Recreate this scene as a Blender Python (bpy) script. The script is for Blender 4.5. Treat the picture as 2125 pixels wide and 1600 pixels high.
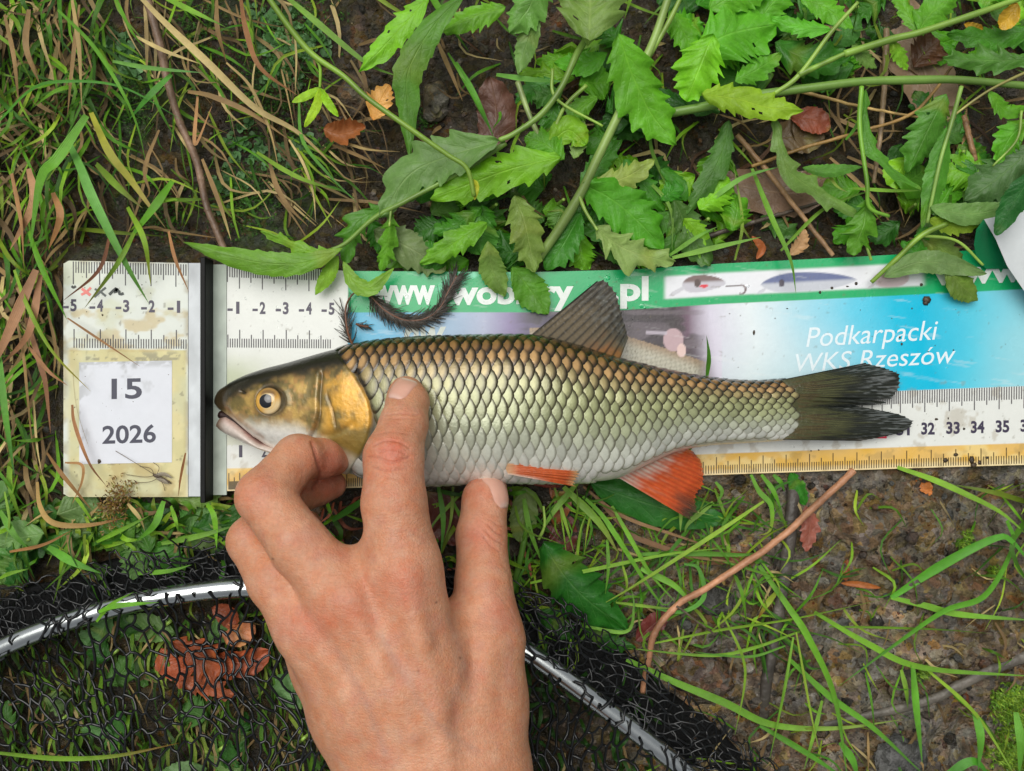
# River-bank close-up: a chub on a printed measuring mat, held down by a left hand, with weeds, mud and a landing net.
import bpy, math, random
import numpy as np

# ------------------------------------------------------------------ camera, world, sun, exposure
sc = bpy.context.scene
for o in list(bpy.data.objects):
    bpy.data.objects.remove(o)
CAMZ = 36.0            # camera height above the mat, in centimetres
FPX = 1836.0           # focal length in pixels of the 2125 px wide photograph
cam_d = bpy.data.cameras.new('camera')
cam_d.sensor_width = 36.0
cam_d.lens = 36.0 * FPX / 2125.0
cam_d.clip_start = 0.005
cam_d.clip_end = 500.0
cam = bpy.data.objects.new('camera', cam_d)
cam.location = (0, 0, CAMZ * 0.01)
sc.collection.objects.link(cam)
sc.camera = cam

SUN_EL, SUN_AZ = 68.0, 118.0     # elevation; azimuth measured from +X counter-clockwise (light arrives from there)
world = bpy.data.worlds.new('World')
sc.world = world
world.use_nodes = True
wn, wl = world.node_tree.nodes, world.node_tree.links
wn.clear()
sky = wn.new('ShaderNodeTexSky')
sky.sky_type = 'NISHITA'
sky.sun_disc = False
sky.sun_elevation = math.radians(SUN_EL)
sky.sun_rotation = math.radians(90.0 - SUN_AZ)
sky.dust_density = 4.0
sky.air_density = 1.0
hs = wn.new('ShaderNodeHueSaturation')
hs.inputs['Saturation'].default_value = 0.12      # overcast: the dome is grey-white
bg = wn.new('ShaderNodeBackground')
bg.inputs['Strength'].default_value = 0.05
wo = wn.new('ShaderNodeOutputWorld')
wl.new(sky.outputs[0], hs.inputs['Color'])
wl.new(hs.outputs[0], bg.inputs['Color'])
wl.new(bg.outputs[0], wo.inputs['Surface'])
sun_d = bpy.data.lights.new('sun', 'SUN')
sun_d.energy = 1.5
sun_d.angle = math.radians(56)
sun_d.color = (1.0, 0.97, 0.90)
sun = bpy.data.objects.new('sun', sun_d)
sun.location = (0, 0, 3)
sun.rotation_euler = (math.radians(90 - SUN_EL), 0, math.radians(SUN_AZ + 90))
sc.collection.objects.link(sun)

sc.render.engine = 'CYCLES'
sc.cycles.use_denoising = True
sc.cycles.max_bounces = 6
sc.cycles.diffuse_bounces = 3
sc.cycles.glossy_bounces = 3
sc.cycles.transmission_bounces = 4
sc.cycles.transparent_max_bounces = 8
sc.view_settings.view_transform = 'Standard'
sc.view_settings.look = 'None'
sc.view_settings.exposure = 0.54
sc.view_settings.gamma = 1.0

# ------------------------------------------------------------------ helpers
rng = np.random.default_rng(7)
random.seed(7)
CM = 0.01

def P(x, y, z=0.0):
    """photograph pixel at height z (cm) -> world point in cm"""
    x = np.asarray(x, float); y = np.asarray(y, float); z = np.asarray(z, float)
    k = (CAMZ - z) / FPX
    return np.stack(np.broadcast_arrays((x - 1062.5) * k, -(y - 800.0) * k, z), -1)

def lin(c):
    c = np.asarray(c, float) / 255.0
    return np.where(c <= 0.04045, c / 12.92, ((c + 0.055) / 1.055) ** 2.4)

def sstep(a, b, x):
    t = np.clip((x - a) / (b - a + 1e-12), 0, 1)
    return t * t * (3 - 2 * t)

def _hash(ix, iy, iz):
    h = (ix * 374761393 + iy * 668265263 + iz * 2147483647 + 1013904223) & 0xffffffff
    h = ((h ^ (h >> 13)) * 1274126177) & 0xffffffff
    h = ((h ^ (h >> 16)) * 2246822519) & 0xffffffff
    return ((h ^ (h >> 15)) & 0xffff) / 65535.0

def vnoise(x, y, z=0.0):
    x, y, z = np.broadcast_arrays(np.asarray(x, float), np.asarray(y, float), np.asarray(z, float))
    ix, iy, iz = np.floor(x).astype(np.int64), np.floor(y).astype(np.int64), np.floor(z).astype(np.int64)
    fx, fy, fz = x - ix, y - iy, z - iz
    fx, fy, fz = [f * f * (3 - 2 * f) for f in (fx, fy, fz)]
    r = 0
    for dx in (0, 1):
        for dy in (0, 1):
            for dz in (0, 1):
                w = (fx if dx else 1 - fx) * (fy if dy else 1 - fy) * (fz if dz else 1 - fz)
                r = r + w * _hash(ix + dx, iy + dy, iz + dz)
    return r * 2 - 1

def fbm(x, y, z=0.0, oct=4):
    r, a = 0, 1.0
    for i in range(oct):
        r = r + a * vnoise(x * 2 ** i + 17.3 * i, y * 2 ** i - 9.1 * i, np.asarray(z) * 2 ** i)
        a *= 0.5
    return r

class Geo:
    """vertices in cm (world), quads, tris, linear colours, uv per vertex"""
    def __init__(s):
        s.v, s.q, s.t, s.c, s.uv, s.n = [], [], [], [], [], 0
    def add(s, v, quads=None, tris=None, col=(0.5, 0.5, 0.5), uv=None):
        v = np.asarray(v, float).reshape(-1, 3)
        n = len(v)
        col = np.asarray(col, float)
        if col.ndim == 1:
            col = np.tile(col, (n, 1))
        s.v.append(v); s.c.append(col.reshape(-1, 3))
        s.uv.append(np.zeros((n, 2)) if uv is None else np.asarray(uv, float).reshape(-1, 2))
        if quads is not None and len(quads):
            s.q.append(np.asarray(quads, np.int64).reshape(-1, 4) + s.n)
        if tris is not None and len(tris):
            s.t.append(np.asarray(tris, np.int64).reshape(-1, 3) + s.n)
        s.n += n
        return s
    def arrays(s):
        v = np.concatenate(s.v); c = np.concatenate(s.c); uv = np.concatenate(s.uv)
        q = np.concatenate(s.q) if s.q else np.zeros((0, 4), np.int64)
        t = np.concatenate(s.t) if s.t else np.zeros((0, 3), np.int64)
        return v, q, t, c, uv

ORG = {}
def mesh_from(name, g, origin, smooth=True):
    v, q, t, c, uv = g.arrays()
    me = bpy.data.meshes.new(name)
    v = (v - np.asarray(origin)) * CM
    me.vertices.add(len(v)); me.vertices.foreach_set('co', v.astype(np.float32).ravel())
    nl = q.size + t.size
    idx = np.concatenate([q.ravel(), t.ravel()]).astype(np.int32)
    me.loops.add(nl); me.loops.foreach_set('vertex_index', idx)
    starts = np.concatenate([np.arange(len(q)) * 4, q.size + np.arange(len(t)) * 3]).astype(np.int32)
    me.polygons.add(len(starts)); me.polygons.foreach_set('loop_start', starts)
    me.polygons.foreach_set('use_smooth', np.full(len(starts), smooth))
    at = me.attributes.new('Col', 'FLOAT_COLOR', 'POINT')
    at.data.foreach_set('color', np.concatenate([c, np.ones((len(c), 1))], 1).astype(np.float32).ravel())
    ul = me.uv_layers.new(name='UVMap')
    ul.data.foreach_set('uv', uv[idx].astype(np.float32).ravel())
    me.update(calc_edges=True)
    me.validate()
    return me

def tag(o, label=None, cat=None, group=None, kind=None):
    if label: o['label'] = label
    if cat: o['category'] = cat
    if group: o['group'] = group
    if kind: o['kind'] = kind
    return o

def root(name, label, cat, origin, group=None):
    o = bpy.data.objects.new(name, None)
    o.empty_display_size = 0.01
    o.location = np.asarray(origin, float) * CM
    sc.collection.objects.link(o)
    ORG[o.name] = np.asarray(origin, float)
    return tag(o, label, cat, group)

def part(name, g, mat, parent, smooth=True, kind=None, label=None):
    org = ORG[parent.name]
    o = bpy.data.objects.new(name, mesh_from(name, g, org, smooth))
    o.data.materials.append(mat)
    o.parent = parent
    sc.collection.objects.link(o)
    ORG[o.name] = org
    return tag(o, label=label, kind=kind)

def single(name, g, mat, label=None, cat=None, group=None, kind=None, smooth=True):
    v = np.concatenate(g.v)
    org = np.array([(v[:, 0].min() + v[:, 0].max()) / 2, (v[:, 1].min() + v[:, 1].max()) / 2, v[:, 2].min()])
    o = bpy.data.objects.new(name, mesh_from(name, g, org, smooth))
    o.data.materials.append(mat)
    o.location = org * CM
    sc.collection.objects.link(o)
    ORG[o.name] = org
    return tag(o, label, cat, group, kind)

def spline(pts, n):
    p = np.asarray(pts, float)
    if len(p) == 2:
        t = np.linspace(0, 1, n)[:, None]
        return p[0] * (1 - t) + p[1] * t
    q = np.vstack([2 * p[0] - p[1], p, 2 * p[-1] - p[-2]])
    d = np.concatenate([[0], np.cumsum(np.linalg.norm(np.diff(p[:, :2], axis=0), axis=1) + 1e-6)])
    u = np.linspace(0, d[-1], n)
    i = np.clip(np.searchsorted(d, u, side='right') - 1, 0, len(p) - 2)
    t = ((u - d[i]) / (d[i + 1] - d[i]))[:, None]
    a, b, c, e = q[i], q[i + 1], q[i + 2], q[i + 3]
    return 0.5 * (2 * b + (c - a) * t + (2 * a - 5 * b + 4 * c - e) * t ** 2 + (3 * b - 3 * c + e - a) * t ** 3)

def path(pts, n, z=None):
    """pixel points (x, y[, z]) -> smooth world polyline in cm"""
    pp = [(p[0], p[1], (p[2] if len(p) > 2 else z)) for p in pts]
    s = spline(pp, n)
    return P(s[:, 0], s[:, 1], s[:, 2])

def frame(c):
    t = np.gradient(c, axis=0)
    t /= np.linalg.norm(t, axis=1, keepdims=True) + 1e-9
    up = np.array([0, 0, 1.0])
    s = np.cross(t, up)
    s /= np.linalg.norm(s, axis=1, keepdims=True) + 1e-6
    n = np.cross(s, t)
    return t, s, n

def grid_quads(nr, nc, closed=False):
    r = np.arange(nr - 1)[:, None]
    m = nc if closed else nc - 1
    c = np.arange(m)[None, :]
    c2 = (c + 1) % nc
    return np.stack(np.broadcast_arrays(r * nc + c, r * nc + c2, (r + 1) * nc + c2, (r + 1) * nc + c), -1).reshape(-1, 4)

def add_tube(g, c, r, col, ns=8, cap=True, flat=1.0):
    c = np.asarray(c, float); n = len(c)
    r = np.broadcast_to(np.asarray(r, float), (n,))
    t, s, m = frame(c)
    a = np.linspace(0, 2 * np.pi, ns, endpoint=False)
    v = c[:, None, :] + r[:, None, None] * (np.cos(a)[None, :, None] * s[:, None, :] + flat * np.sin(a)[None, :, None] * m[:, None, :])
    col = np.asarray(col, float)
    if col.ndim == 2:
        col = np.repeat(col, ns, axis=0)
    tr = None
    v = v.reshape(-1, 3)
    uv = np.stack([np.repeat(np.linspace(0, 1, n), ns), np.tile(np.arange(ns) / ns, n)], 1)
    q = grid_quads(n, ns, True)[:, ::-1]
    if cap:
        v = np.vstack([v, c[0], c[-1]])
        if col.ndim == 2: col = np.vstack([col, col[0], col[-1]])
        uv = np.vstack([uv, [0, 0], [1, 0]])
        k = np.arange(ns); k2 = (k + 1) % ns
        tr = np.vstack([np.stack([np.full(ns, n * ns), k, k2], 1), np.stack([np.full(ns, n * ns + 1), (n - 1) * ns + k2, (n - 1) * ns + k], 1)])
    g.add(v, q, tr, col, uv)

FOL = np.array([1.22, 1.20, 0.72])      # river-bank foliage leans to yellow-green

def add_blade(g, pts, wpx, c0, c1=None, n=None, fold=0.25, twist=0.0, base=0.55, z=0.4, peak=0.3, seed=0):
    """a grass blade: folded strip that tapers to a point"""
    if n is None:
        n = 8 + 5 * len(pts)
    c = path(pts, n, z)
    t = np.linspace(0, 1, n)
    w = wpx * 0.0194 * 0.5
    prof = np.where(t < peak, base + (1 - base) * (t / peak), np.clip(1 - ((t - peak) / (1 - peak)) ** 1.7, 0, 1)) * w + 0.004
    T, S, N = frame(c)
    ph = twist * t + 0.35 * math.sin(seed * 1.7)
    S2 = S * np.cos(ph)[:, None] + N * np.sin(ph)[:, None]
    N2 = -S * np.sin(ph)[:, None] + N * np.cos(ph)[:, None]
    V = np.stack([c - S2 * prof[:, None] + N2 * (fold * prof)[:, None], c, c + S2 * prof[:, None] + N2 * (fold * prof)[:, None]], 1)
    c0 = np.asarray(c0, float); c1 = c0 if c1 is None else np.asarray(c1, float)
    k = sstep(0.45, 1.0, t)[:, None]
    col = (lin(c0) * (FOL if c0[1] > c0[0] else 1)) * (1 - k) + lin(c1) * k
    col = col * (1 + 0.12 * np.sin(t * 9 + seed))[:, None]
    col = np.repeat(col, 3, axis=0)
    uv = np.stack([np.repeat(t, 3), np.tile([0.0, 0.5, 1.0], n)], 1)
    g.add(V.reshape(-1, 3), grid_quads(n, 3), None, col, uv)

def add_leaf(g, pts, wpx, colr, z=0.8, kind='tooth', seed=0, droop=0.18, rows=84, roll=0.0, cup=0.0):
    """a leaf blade along a pixel spine; toothed or lobed outline, quilted surface"""
    r = np.random.default_rng(1000 + seed)
    c = path(pts, rows, z)
    L = np.linalg.norm(np.diff(c, axis=0), axis=1).sum()
    t = np.linspace(0, 1, rows)
    w = wpx * 0.0192 * 0.5
    if kind == 'lance':
        base = np.sin(np.pi * np.clip(t, 0, 1) ** 0.8) ** 0.9; nt, dep = 9, 0.13
    elif kind == 'lobe':
        base = (t ** 0.62) * (1 - t) ** 0.75 * 2.0; nt, dep = 4, 0.55
    elif kind == 'plain':
        base = (t ** 0.6) * (1 - t) ** 0.8 * 2.05; nt, dep = 9, 0.09
    else:
        base = (t ** 0.58) * (1 - t) ** 0.86 * 2.08; nt, dep = 6, 0.29
    base = np.clip(base, 0, 1.15)
    T, S, N = frame(c)
    cols = np.linspace(-1, 1, 13)
    V = np.zeros((rows, 13, 3)); U = np.zeros((rows, 13, 2))
    hw = {}
    for sgn in (-1, 1):
        ph = r.uniform(0, 1)
        amp = r.uniform(0.55, 1.25, nt + 3)
        tw = np.clip(t + 0.045 * np.sin(t * 11 + 6.28 * ph) , 0, 1)
        x = tw ** 0.85 * nt + ph
        f = x - np.floor(x)
        tooth = np.where(f < 0.80, (f / 0.80) ** 1.5, ((1 - f) / 0.20))
        x2 = tw * nt * 2.6 + ph * 3
        f2 = x2 - np.floor(x2)
        tooth = tooth + 0.16 * np.where(f2 < 0.7, f2 / 0.7, (1 - f2) / 0.3) - 0.08
        hw[sgn] = w * 1.22 * base * (1 - dep + dep * tooth * amp[np.floor(x).astype(int)] * 1.15) + 0.006
    nz = r.uniform(0, 50)
    for j, u in enumerate(cols):
        sg = 1 if u >= 0 else -1
        k = abs(u) * hw[sg]
        sweep = 0.45 * abs(u) * hw[sg]
        vein = np.sin((t * 8 - abs(u) * 1.3) * 2 * np.pi)
        lift = -droop * w * u * u * base + cup * w * abs(u) * base + 0.016 * w * vein * abs(u) * (1 - abs(u)) * 4
        lift = lift + 0.17 * w * vnoise(t * 3.2 + nz, u * 1.4 + nz) + 0.07 * w * abs(u) ** 2 * np.sin(t * 26 + nz + 2 * sg)
        lift = lift + roll * w * u
        V[:, j] = c + S * (sg * k)[:, None] + T * sweep[:, None] + N * lift[:, None]
        U[:, j, 0] = t; U[:, j, 1] = u * 0.5 + 0.5
    hue = np.ones(3) if colr[0] >= colr[1] else FOL * np.array([1 + 0.22 * r.uniform(-0.5, 1), 1 + 0.10 * r.uniform(-1, 1), 1 + 0.3 * r.uniform(-0.6, 1)])
    col = lin(colr) * hue * r.uniform(0.82, 1.12) * np.ones((rows, 13, 1))
    col = col * (1 + 0.16 * vnoise(np.linspace(0, 6, rows)[:, None] + nz, np.linspace(0, 3, 13)[None, :] + nz))[..., None]
    yel = sstep(0.55, 1.0, vnoise(t * 3 + nz + 9, 0.3 + 0 * t))[:, None, None]
    col = col * (1 - 0.35 * yel) + 0.35 * yel * lin((170, 170, 60))
    q = grid_quads(rows, 13)
    if kind == 'tooth' and wpx > 60 and r.uniform() < 0.55:      # insect holes
        hole = np.zeros((rows - 1, 12), bool)
        for _ in range(r.integers(1, 3)):
            a, b = r.integers(16, rows - 14), r.choice([2, 3, 8, 9])
            hole[a:a + r.integers(2, 4), b:b + 1] = True
        q = q[~hole.ravel()]
    g.add(V.reshape(-1, 3), q, None, col.reshape(-1, 3), U.reshape(-1, 2))

# ------------------------------------------------------------------ materials
def nd(nt, typ, **kw):
    n = nt.nodes.new(typ)
    for k, v in kw.items():
        if k.startswith('_'):
            setattr(n, k[1:], v)
        else:
            n.inputs[k.replace('__', ' ')].default_value = v
    return n

def base_mat(name):
    m = bpy.data.materials.new(name)
    m.use_nodes = True
    nt = m.node_tree
    bs = nt.nodes['Principled BSDF']
    return m, nt, bs, nt.nodes['Material Output']

def math_n(nt, op, a, b=None, c=None):
    n = nt.nodes.new('ShaderNodeMath'); n.operation = op
    for i, x in enumerate((a, b, c)):
        if x is None: continue
        if isinstance(x, (int, float)): n.inputs[i].default_value = x
        else: nt.links.new(x, n.inputs[i])
    return n.outputs[0]

def col_mat(name, rough=0.5, spec=0.5, metallic=0.0, coat=0.0, var=0.25, vscale=300, bump=0.0, bscale=600, bdist=0.0003,
            sss=0.0, rvar=0.0, transl=0.0, sssr=(1, 0.35, 0.2), coat_rough=0.1, bdetail=4.0):
    """vertex colour with procedural variation, relief and gloss"""
    m, nt, bs, out = base_mat(name)
    L = nt.links.new
    at = nd(nt, 'ShaderNodeVertexColor', _layer_name='Col')
    tc = nt.nodes.new('ShaderNodeTexCoord')
    nz = nd(nt, 'ShaderNodeTexNoise', Scale=vscale, Detail=5.0, Roughness=0.6)
    L(tc.outputs['Object'], nz.inputs['Vector'])
    f = math_n(nt, 'MULTIPLY_ADD', nz.outputs['Fac'], var * 2, 1 - var)
    vm = nt.nodes.new('ShaderNodeVectorMath'); vm.operation = 'SCALE'
    L(at.outputs['Color'], vm.inputs[0]); L(f, vm.inputs['Scale'])
    L(vm.outputs[0], bs.inputs['Base Color'])
    bs.inputs['Roughness'].default_value = rough
    bs.inputs['Specular IOR Level'].default_value = spec
    bs.inputs['Metallic'].default_value = metallic
    bs.inputs['Coat Weight'].default_value = coat
    bs.inputs['Coat Roughness'].default_value = coat_rough
    if rvar:
        n2 = nd(nt, 'ShaderNodeTexNoise', Scale=vscale * 0.4, Detail=3.0)
        L(tc.outputs['Object'], n2.inputs['Vector'])
        r = math_n(nt, 'MULTIPLY_ADD', n2.outputs['Fac'], rvar * 2, rough - rvar)
        L(math_n(nt, 'MAXIMUM', r, 0.05), bs.inputs['Roughness'])
    if sss:
        bs.inputs['Subsurface Weight'].default_value = sss
        bs.inputs['Subsurface Radius'].default_value = sssr
        bs.inputs['Subsurface Scale'].default_value = 0.0035
    if bump:
        n3 = nd(nt, 'ShaderNodeTexNoise', Scale=bscale, Detail=bdetail)
        L(tc.outputs['Object'], n3.inputs['Vector'])
        bp = nd(nt, 'ShaderNodeBump', Strength=bump, Distance=bdist)
        L(n3.outputs['Fac'], bp.inputs['Height'])
        L(bp.outputs['Normal'], bs.inputs['Normal'])
        if coat: L(bp.outputs['Normal'], bs.inputs['Coat Normal'])
    if transl:
        tr = nt.nodes.new('ShaderNodeBsdfTranslucent')
        L(vm.outputs[0], tr.inputs['Color'])
        mx = nd(nt, 'ShaderNodeMixShader', Fac=transl)
        L(bs.outputs[0], mx.inputs[1]); L(tr.outputs[0], mx.inputs[2])
        L(mx.outputs[0], out.inputs['Surface'])
    return m

def leaf_mat(name, veins=7.0, pale=0.62, rough=0.42, spec=0.45, blade=False, transl=0.28):
    m, nt, bs, out = base_mat(name)
    L = nt.links.new
    at = nd(nt, 'ShaderNodeVertexColor', _layer_name='Col')
    tc = nt.nodes.new('ShaderNodeTexCoord')
    uv = nt.nodes.new('ShaderNodeUVMap'); uv.uv_map = 'UVMap'
    sp = nt.nodes.new('ShaderNodeSeparateXYZ'); L(uv.outputs[0], sp.inputs[0])
    u = math_n(nt, 'ABSOLUTE', math_n(nt, 'MULTIPLY_ADD', sp.outputs[1], 2.0, -1.0))
    nz = nd(nt, 'ShaderNodeTexNoise', Scale=220.0, Detail=5.0, Roughness=0.65)
    L(tc.outputs['Object'], nz.inputs['Vector'])
    if blade:
        ph = math_n(nt, 'MULTIPLY', sp.outputs[1], 6.0)
        d = math_n(nt, 'ABSOLUTE', math_n(nt, 'SUBTRACT', math_n(nt, 'FRACT', ph), 0.5))
        mask = math_n(nt, 'MULTIPLY', d, 0.7)
    else:
        mid = math_n(nt, 'SUBTRACT', 1.0, math_n(nt, 'SMOOTH_MIN', math_n(nt, 'MULTIPLY', u, 16.0), 1.0, 0.2))
        wob = math_n(nt, 'MULTIPLY', nz.outputs['Fac'], 0.35)
        ph = math_n(nt, 'ADD', math_n(nt, 'SUBTRACT', math_n(nt, 'MULTIPLY', sp.outputs[0], veins), math_n(nt, 'MULTIPLY', u, 1.5)), wob)
        d = math_n(nt, 'ABSOLUTE', math_n(nt, 'SUBTRACT', math_n(nt, 'FRACT', ph), 0.5))
        side = math_n(nt, 'MULTIPLY', math_n(nt, 'SUBTRACT', 1.0, math_n(nt, 'MINIMUM', math_n(nt, 'MULTIPLY', d, 13.0), 1.0)), math_n(nt, 'SUBTRACT', 0.75, math_n(nt, 'MULTIPLY', u, 0.5)))
        vo = nd(nt, 'ShaderNodeTexVoronoi', Scale=420.0, _feature='DISTANCE_TO_EDGE')
        L(tc.outputs['Object'], vo.inputs['Vector'])
        fine = math_n(nt, 'MULTIPLY', math_n(nt, 'SUBTRACT', 1.0, math_n(nt, 'MINIMUM', math_n(nt, 'MULTIPLY', vo.outputs['Distance'], 8.0), 1.0)), 0.25)
        mask = math_n(nt, 'MAXIMUM', math_n(nt, 'MAXIMUM', mid, side), fine)
    f = math_n(nt, 'MULTIPLY_ADD', nz.outputs['Fac'], 0.7, 0.65)
    vm = nt.nodes.new('ShaderNodeVectorMath'); vm.operation = 'SCALE'
    L(at.outputs['Color'], vm.inputs[0]); L(f, vm.inputs['Scale'])
    pl = nt.nodes.new('ShaderNodeVectorMath'); pl.operation = 'MULTIPLY_ADD'
    L(vm.outputs[0], pl.inputs[0]); pl.inputs[1].default_value = (1.45, 1.25, 1.5); pl.inputs[2].default_value = (0.06, 0.08, 0.035)
    mix = nt.nodes.new('ShaderNodeMix'); mix.data_type = 'RGBA'
    L(math_n(nt, 'MULTIPLY', mask, pale), mix.inputs['Factor'])
    L(vm.outputs[0], mix.inputs[6]); L(pl.outputs[0], mix.inputs[7])
    L(mix.outputs[2], bs.inputs['Base Color'])
    n2 = nd(nt, 'ShaderNodeTexNoise', Scale=130.0, Detail=3.0); L(tc.outputs['Object'], n2.inputs['Vector'])
    L(math_n(nt, 'MAXIMUM', math_n(nt, 'MULTIPLY_ADD', n2.outputs['Fac'], 0.6, rough - 0.28), 0.06), bs.inputs['Roughness'])
    bs.inputs['Specular IOR Level'].default_value = spec
    n3 = nd(nt, 'ShaderNodeTexNoise', Scale=330.0, Detail=3.0); L(tc.outputs['Object'], n3.inputs['Vector'])
    h = math_n(nt, 'SUBTRACT', n3.outputs['Fac'], math_n(nt, 'MULTIPLY', mask, 0.55))
    bp = nd(nt, 'ShaderNodeBump', Strength=0.55, Distance=0.0006)
    L(h, bp.inputs['Height']); L(bp.outputs[0], bs.inputs['Normal'])
    tr = nt.nodes.new('ShaderNodeBsdfTranslucent'); L(mix.outputs[2], tr.inputs['Color'])
    mx = nd(nt, 'ShaderNodeMixShader', Fac=transl)
    L(bs.outputs[0], mx.inputs[1]); L(tr.outputs[0], mx.inputs[2]); L(mx.outputs[0], out.inputs['Surface'])
    return m

M = {}
M['leaf'] = leaf_mat('wet_leaf')
M['blade'] = leaf_mat('grass_blade', blade=True, pale=0.35, rough=0.42)
M['dry'] = leaf_mat('dry_blade', blade=True, pale=0.3, rough=0.5, spec=0.4, transl=0.12)
M['stem'] = col_mat('stem', rough=0.35, var=0.2, vscale=250, bump=0.3, bscale=400, spec=0.5)
M['dead'] = leaf_mat('dead_leaf', pale=0.45, rough=0.42, spec=0.5, transl=0.08)
M['twig'] = col_mat('twig_bark', rough=0.45, var=0.45, vscale=260, bump=0.9, bscale=420, bdist=0.0008, rvar=0.2)
M['dark'] = col_mat('dark_weed', rough=0.3, var=0.3, spec=0.7)
# ------------------------------------------------------------------ ground
TOPX = [-400, 133, 470, 720, 1100, 1300, 1500, 1800, 2030, 2125, 2600]
TOPY = [541, 541, 549, 562, 565, 560, 546, 531, 519, 514, 490]
BOTX = [-400, 133, 470, 740, 1100, 1500, 1900, 2125, 2600]
BOTY = [1031, 1031, 1019, 1012, 1000, 985, 972, 965, 950]
def mtop(x): return np.interp(x, TOPX, TOPY)
def mbot(x): return np.interp(x, BOTX, BOTY)

def mat_z(x, v):
    x = np.asarray(x, float)
    return (0.10 * np.sin((x - 500) / 260.0) * sstep(1150, 1500, x) + 0.05 * np.sin(x / 140.0 + 3 * v) * sstep(560, 800, x)
            + 0.35 * sstep(1950, 2300, x) * (1 - v) ** 2)

def ground_z(X, Y):
    """ground height in cm at world cm"""
    px = X * FPX / (CAMZ + 1.0) + 1062.5
    py = 800 - Y * FPX / (CAMZ + 1.0)
    h = -1.25 + 0.55 * fbm(X / 5.0, Y / 5.0, 3.0, 5) + 0.10 * fbm(X / 0.7, Y / 0.7, 8.0, 3)
    rid = 1 - np.abs(fbm(X / 2.2 + 5, Y / 2.2, 1.0, 3))
    lumpy = sstep(1050, 1250, px) * sstep(900, 1000, py)
    h = h + lumpy * (0.45 + 0.30 * rid + 0.10 * np.abs(fbm(X / 0.35, Y / 0.35, 2.0, 3)))
    h = h - 0.7 * sstep(700, 300, px) * sstep(560, 300, py)          # hollow bank at upper left
    h = h - 0.5 * sstep(1100, 1250, py) * sstep(1500, 1200, px)      # hollow under the net
    h = h + 0.35 * sstep(500, 0, py)*sstep(700, 1000, px) * 0.5
    inn = sstep(60, 200, px) * sstep(mtop(px) - 70, mtop(px) + 35, py) * sstep(mbot(px) + 60, mbot(px) - 35, py)
    flat = -0.17 + 0.02 * vnoise(X, Y) + mat_z(px, np.clip((py - mtop(px)) / (mbot(px) - mtop(px)), 0, 1)) * sstep(470, 520, px)
    far = sstep(40, 200, np.hypot(X, Y))
    return (h * (1 - inn) + flat * inn) * (1 - far) + far * (-1.5 + 6 * fbm(X / 90, Y / 90, 0.0, 3))

_LX = np.linspace(-34, 34, 681); _LY = np.linspace(-34, 30, 641)
_LZ = None
def gz_at(X, Y):
    global _LZ
    if _LZ is None:
        A, B = np.meshgrid(_LX, _LY, indexing='ij'); _LZ = ground_z(A, B)
    u = np.clip((np.asarray(X) - _LX[0]) / 0.1, 0, 679.999); v = np.clip((np.asarray(Y) - _LY[0]) / 0.1, 0, 639.999)
    i, j = u.astype(int), v.astype(int); a, b = u - i, v - j
    return (_LZ[i, j] * (1 - a) + _LZ[i + 1, j] * a) * (1 - b) + (_LZ[i, j + 1] * (1 - a) + _LZ[i + 1, j + 1] * a) * b

def soil_mat(name, stone=1.0):
    m, nt, bs, out = base_mat(name)
    L = nt.links.new
    at = nd(nt, 'ShaderNodeVertexColor', _layer_name='Col')
    geo = nt.nodes.new('ShaderNodeNewGeometry')
    def noise(s, d=6.0, r=0.62):
        n = nd(nt, 'ShaderNodeTexNoise', Scale=s, Detail=d, Roughness=r); L(geo.outputs['Position'], n.inputs['Vector']); return n.outputs['Fac']
    n1, n2, n3 = noise(150.0), noise(520.0), noise(60.0, 4.0)
    vo = nd(nt, 'ShaderNodeTexVoronoi', Scale=330.0, Randomness=1.0); 
    wv = nt.nodes.new('ShaderNodeVectorMath'); wv.operation = 'MULTIPLY_ADD'
    nc = nd(nt, 'ShaderNodeTexNoise', Scale=240.0, Detail=3.0); L(geo.outputs['Position'], nc.inputs['Vector'])
    L(nc.outputs['Color'], wv.inputs[0]); wv.inputs[1].default_value = (0.006, 0.006, 0.006); L(geo.outputs['Position'], wv.inputs[2])
    L(wv.outputs[0], vo.inputs['Vector'])
    f = math_n(nt, 'MULTIPLY', math_n(nt, 'MULTIPLY_ADD', n1, 2.2, -0.25), math_n(nt, 'MULTIPLY_ADD', n2, 1.5, 0.25))
    vm = nt.nodes.new('ShaderNodeVectorMath'); vm.operation = 'SCALE'
    L(at.outputs['Color'], vm.inputs[0]); L(math_n(nt, 'MAXIMUM', f, 0.12), vm.inputs['Scale'])
    sx = nt.nodes.new('ShaderNodeSeparateColor'); L(vo.outputs['Color'], sx.inputs[0])
    hue = nt.nodes.new('ShaderNodeHueSaturation')
    L(math_n(nt, 'MULTIPLY_ADD', sx.outputs[0], 0.05, 0.475), hue.inputs['Hue']); L(math_n(nt, 'MULTIPLY_ADD', sx.outputs[1], 0.9, 0.45), hue.inputs['Saturation']); L(math_n(nt, 'MULTIPLY_ADD', sx.outputs[2], 0.8, 0.65), hue.inputs['Value'])
    L(vm.outputs[0], hue.inputs['Color']); L(hue.outputs[0], bs.inputs['Base Color'])
    L(math_n(nt, 'MAXIMUM', math_n(nt, 'MULTIPLY_ADD', n3, 1.5, -0.40), 0.10), bs.inputs['Roughness'])
    bs.inputs['Specular IOR Level'].default_value = 0.55
    hgt = math_n(nt, 'ADD', math_n(nt, 'MULTIPLY', n1, 1.6), math_n(nt, 'ADD', math_n(nt, 'MULTIPLY', n2, 0.9), math_n(nt, 'MULTIPLY', vo.outputs['Distance'], -0.5 * stone)))
    bp = nd(nt, 'ShaderNodeBump', Strength=1.0, Distance=0.0028); L(hgt, bp.inputs['Height']); L(bp.outputs[0], bs.inputs['Normal'])
    return m
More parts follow.
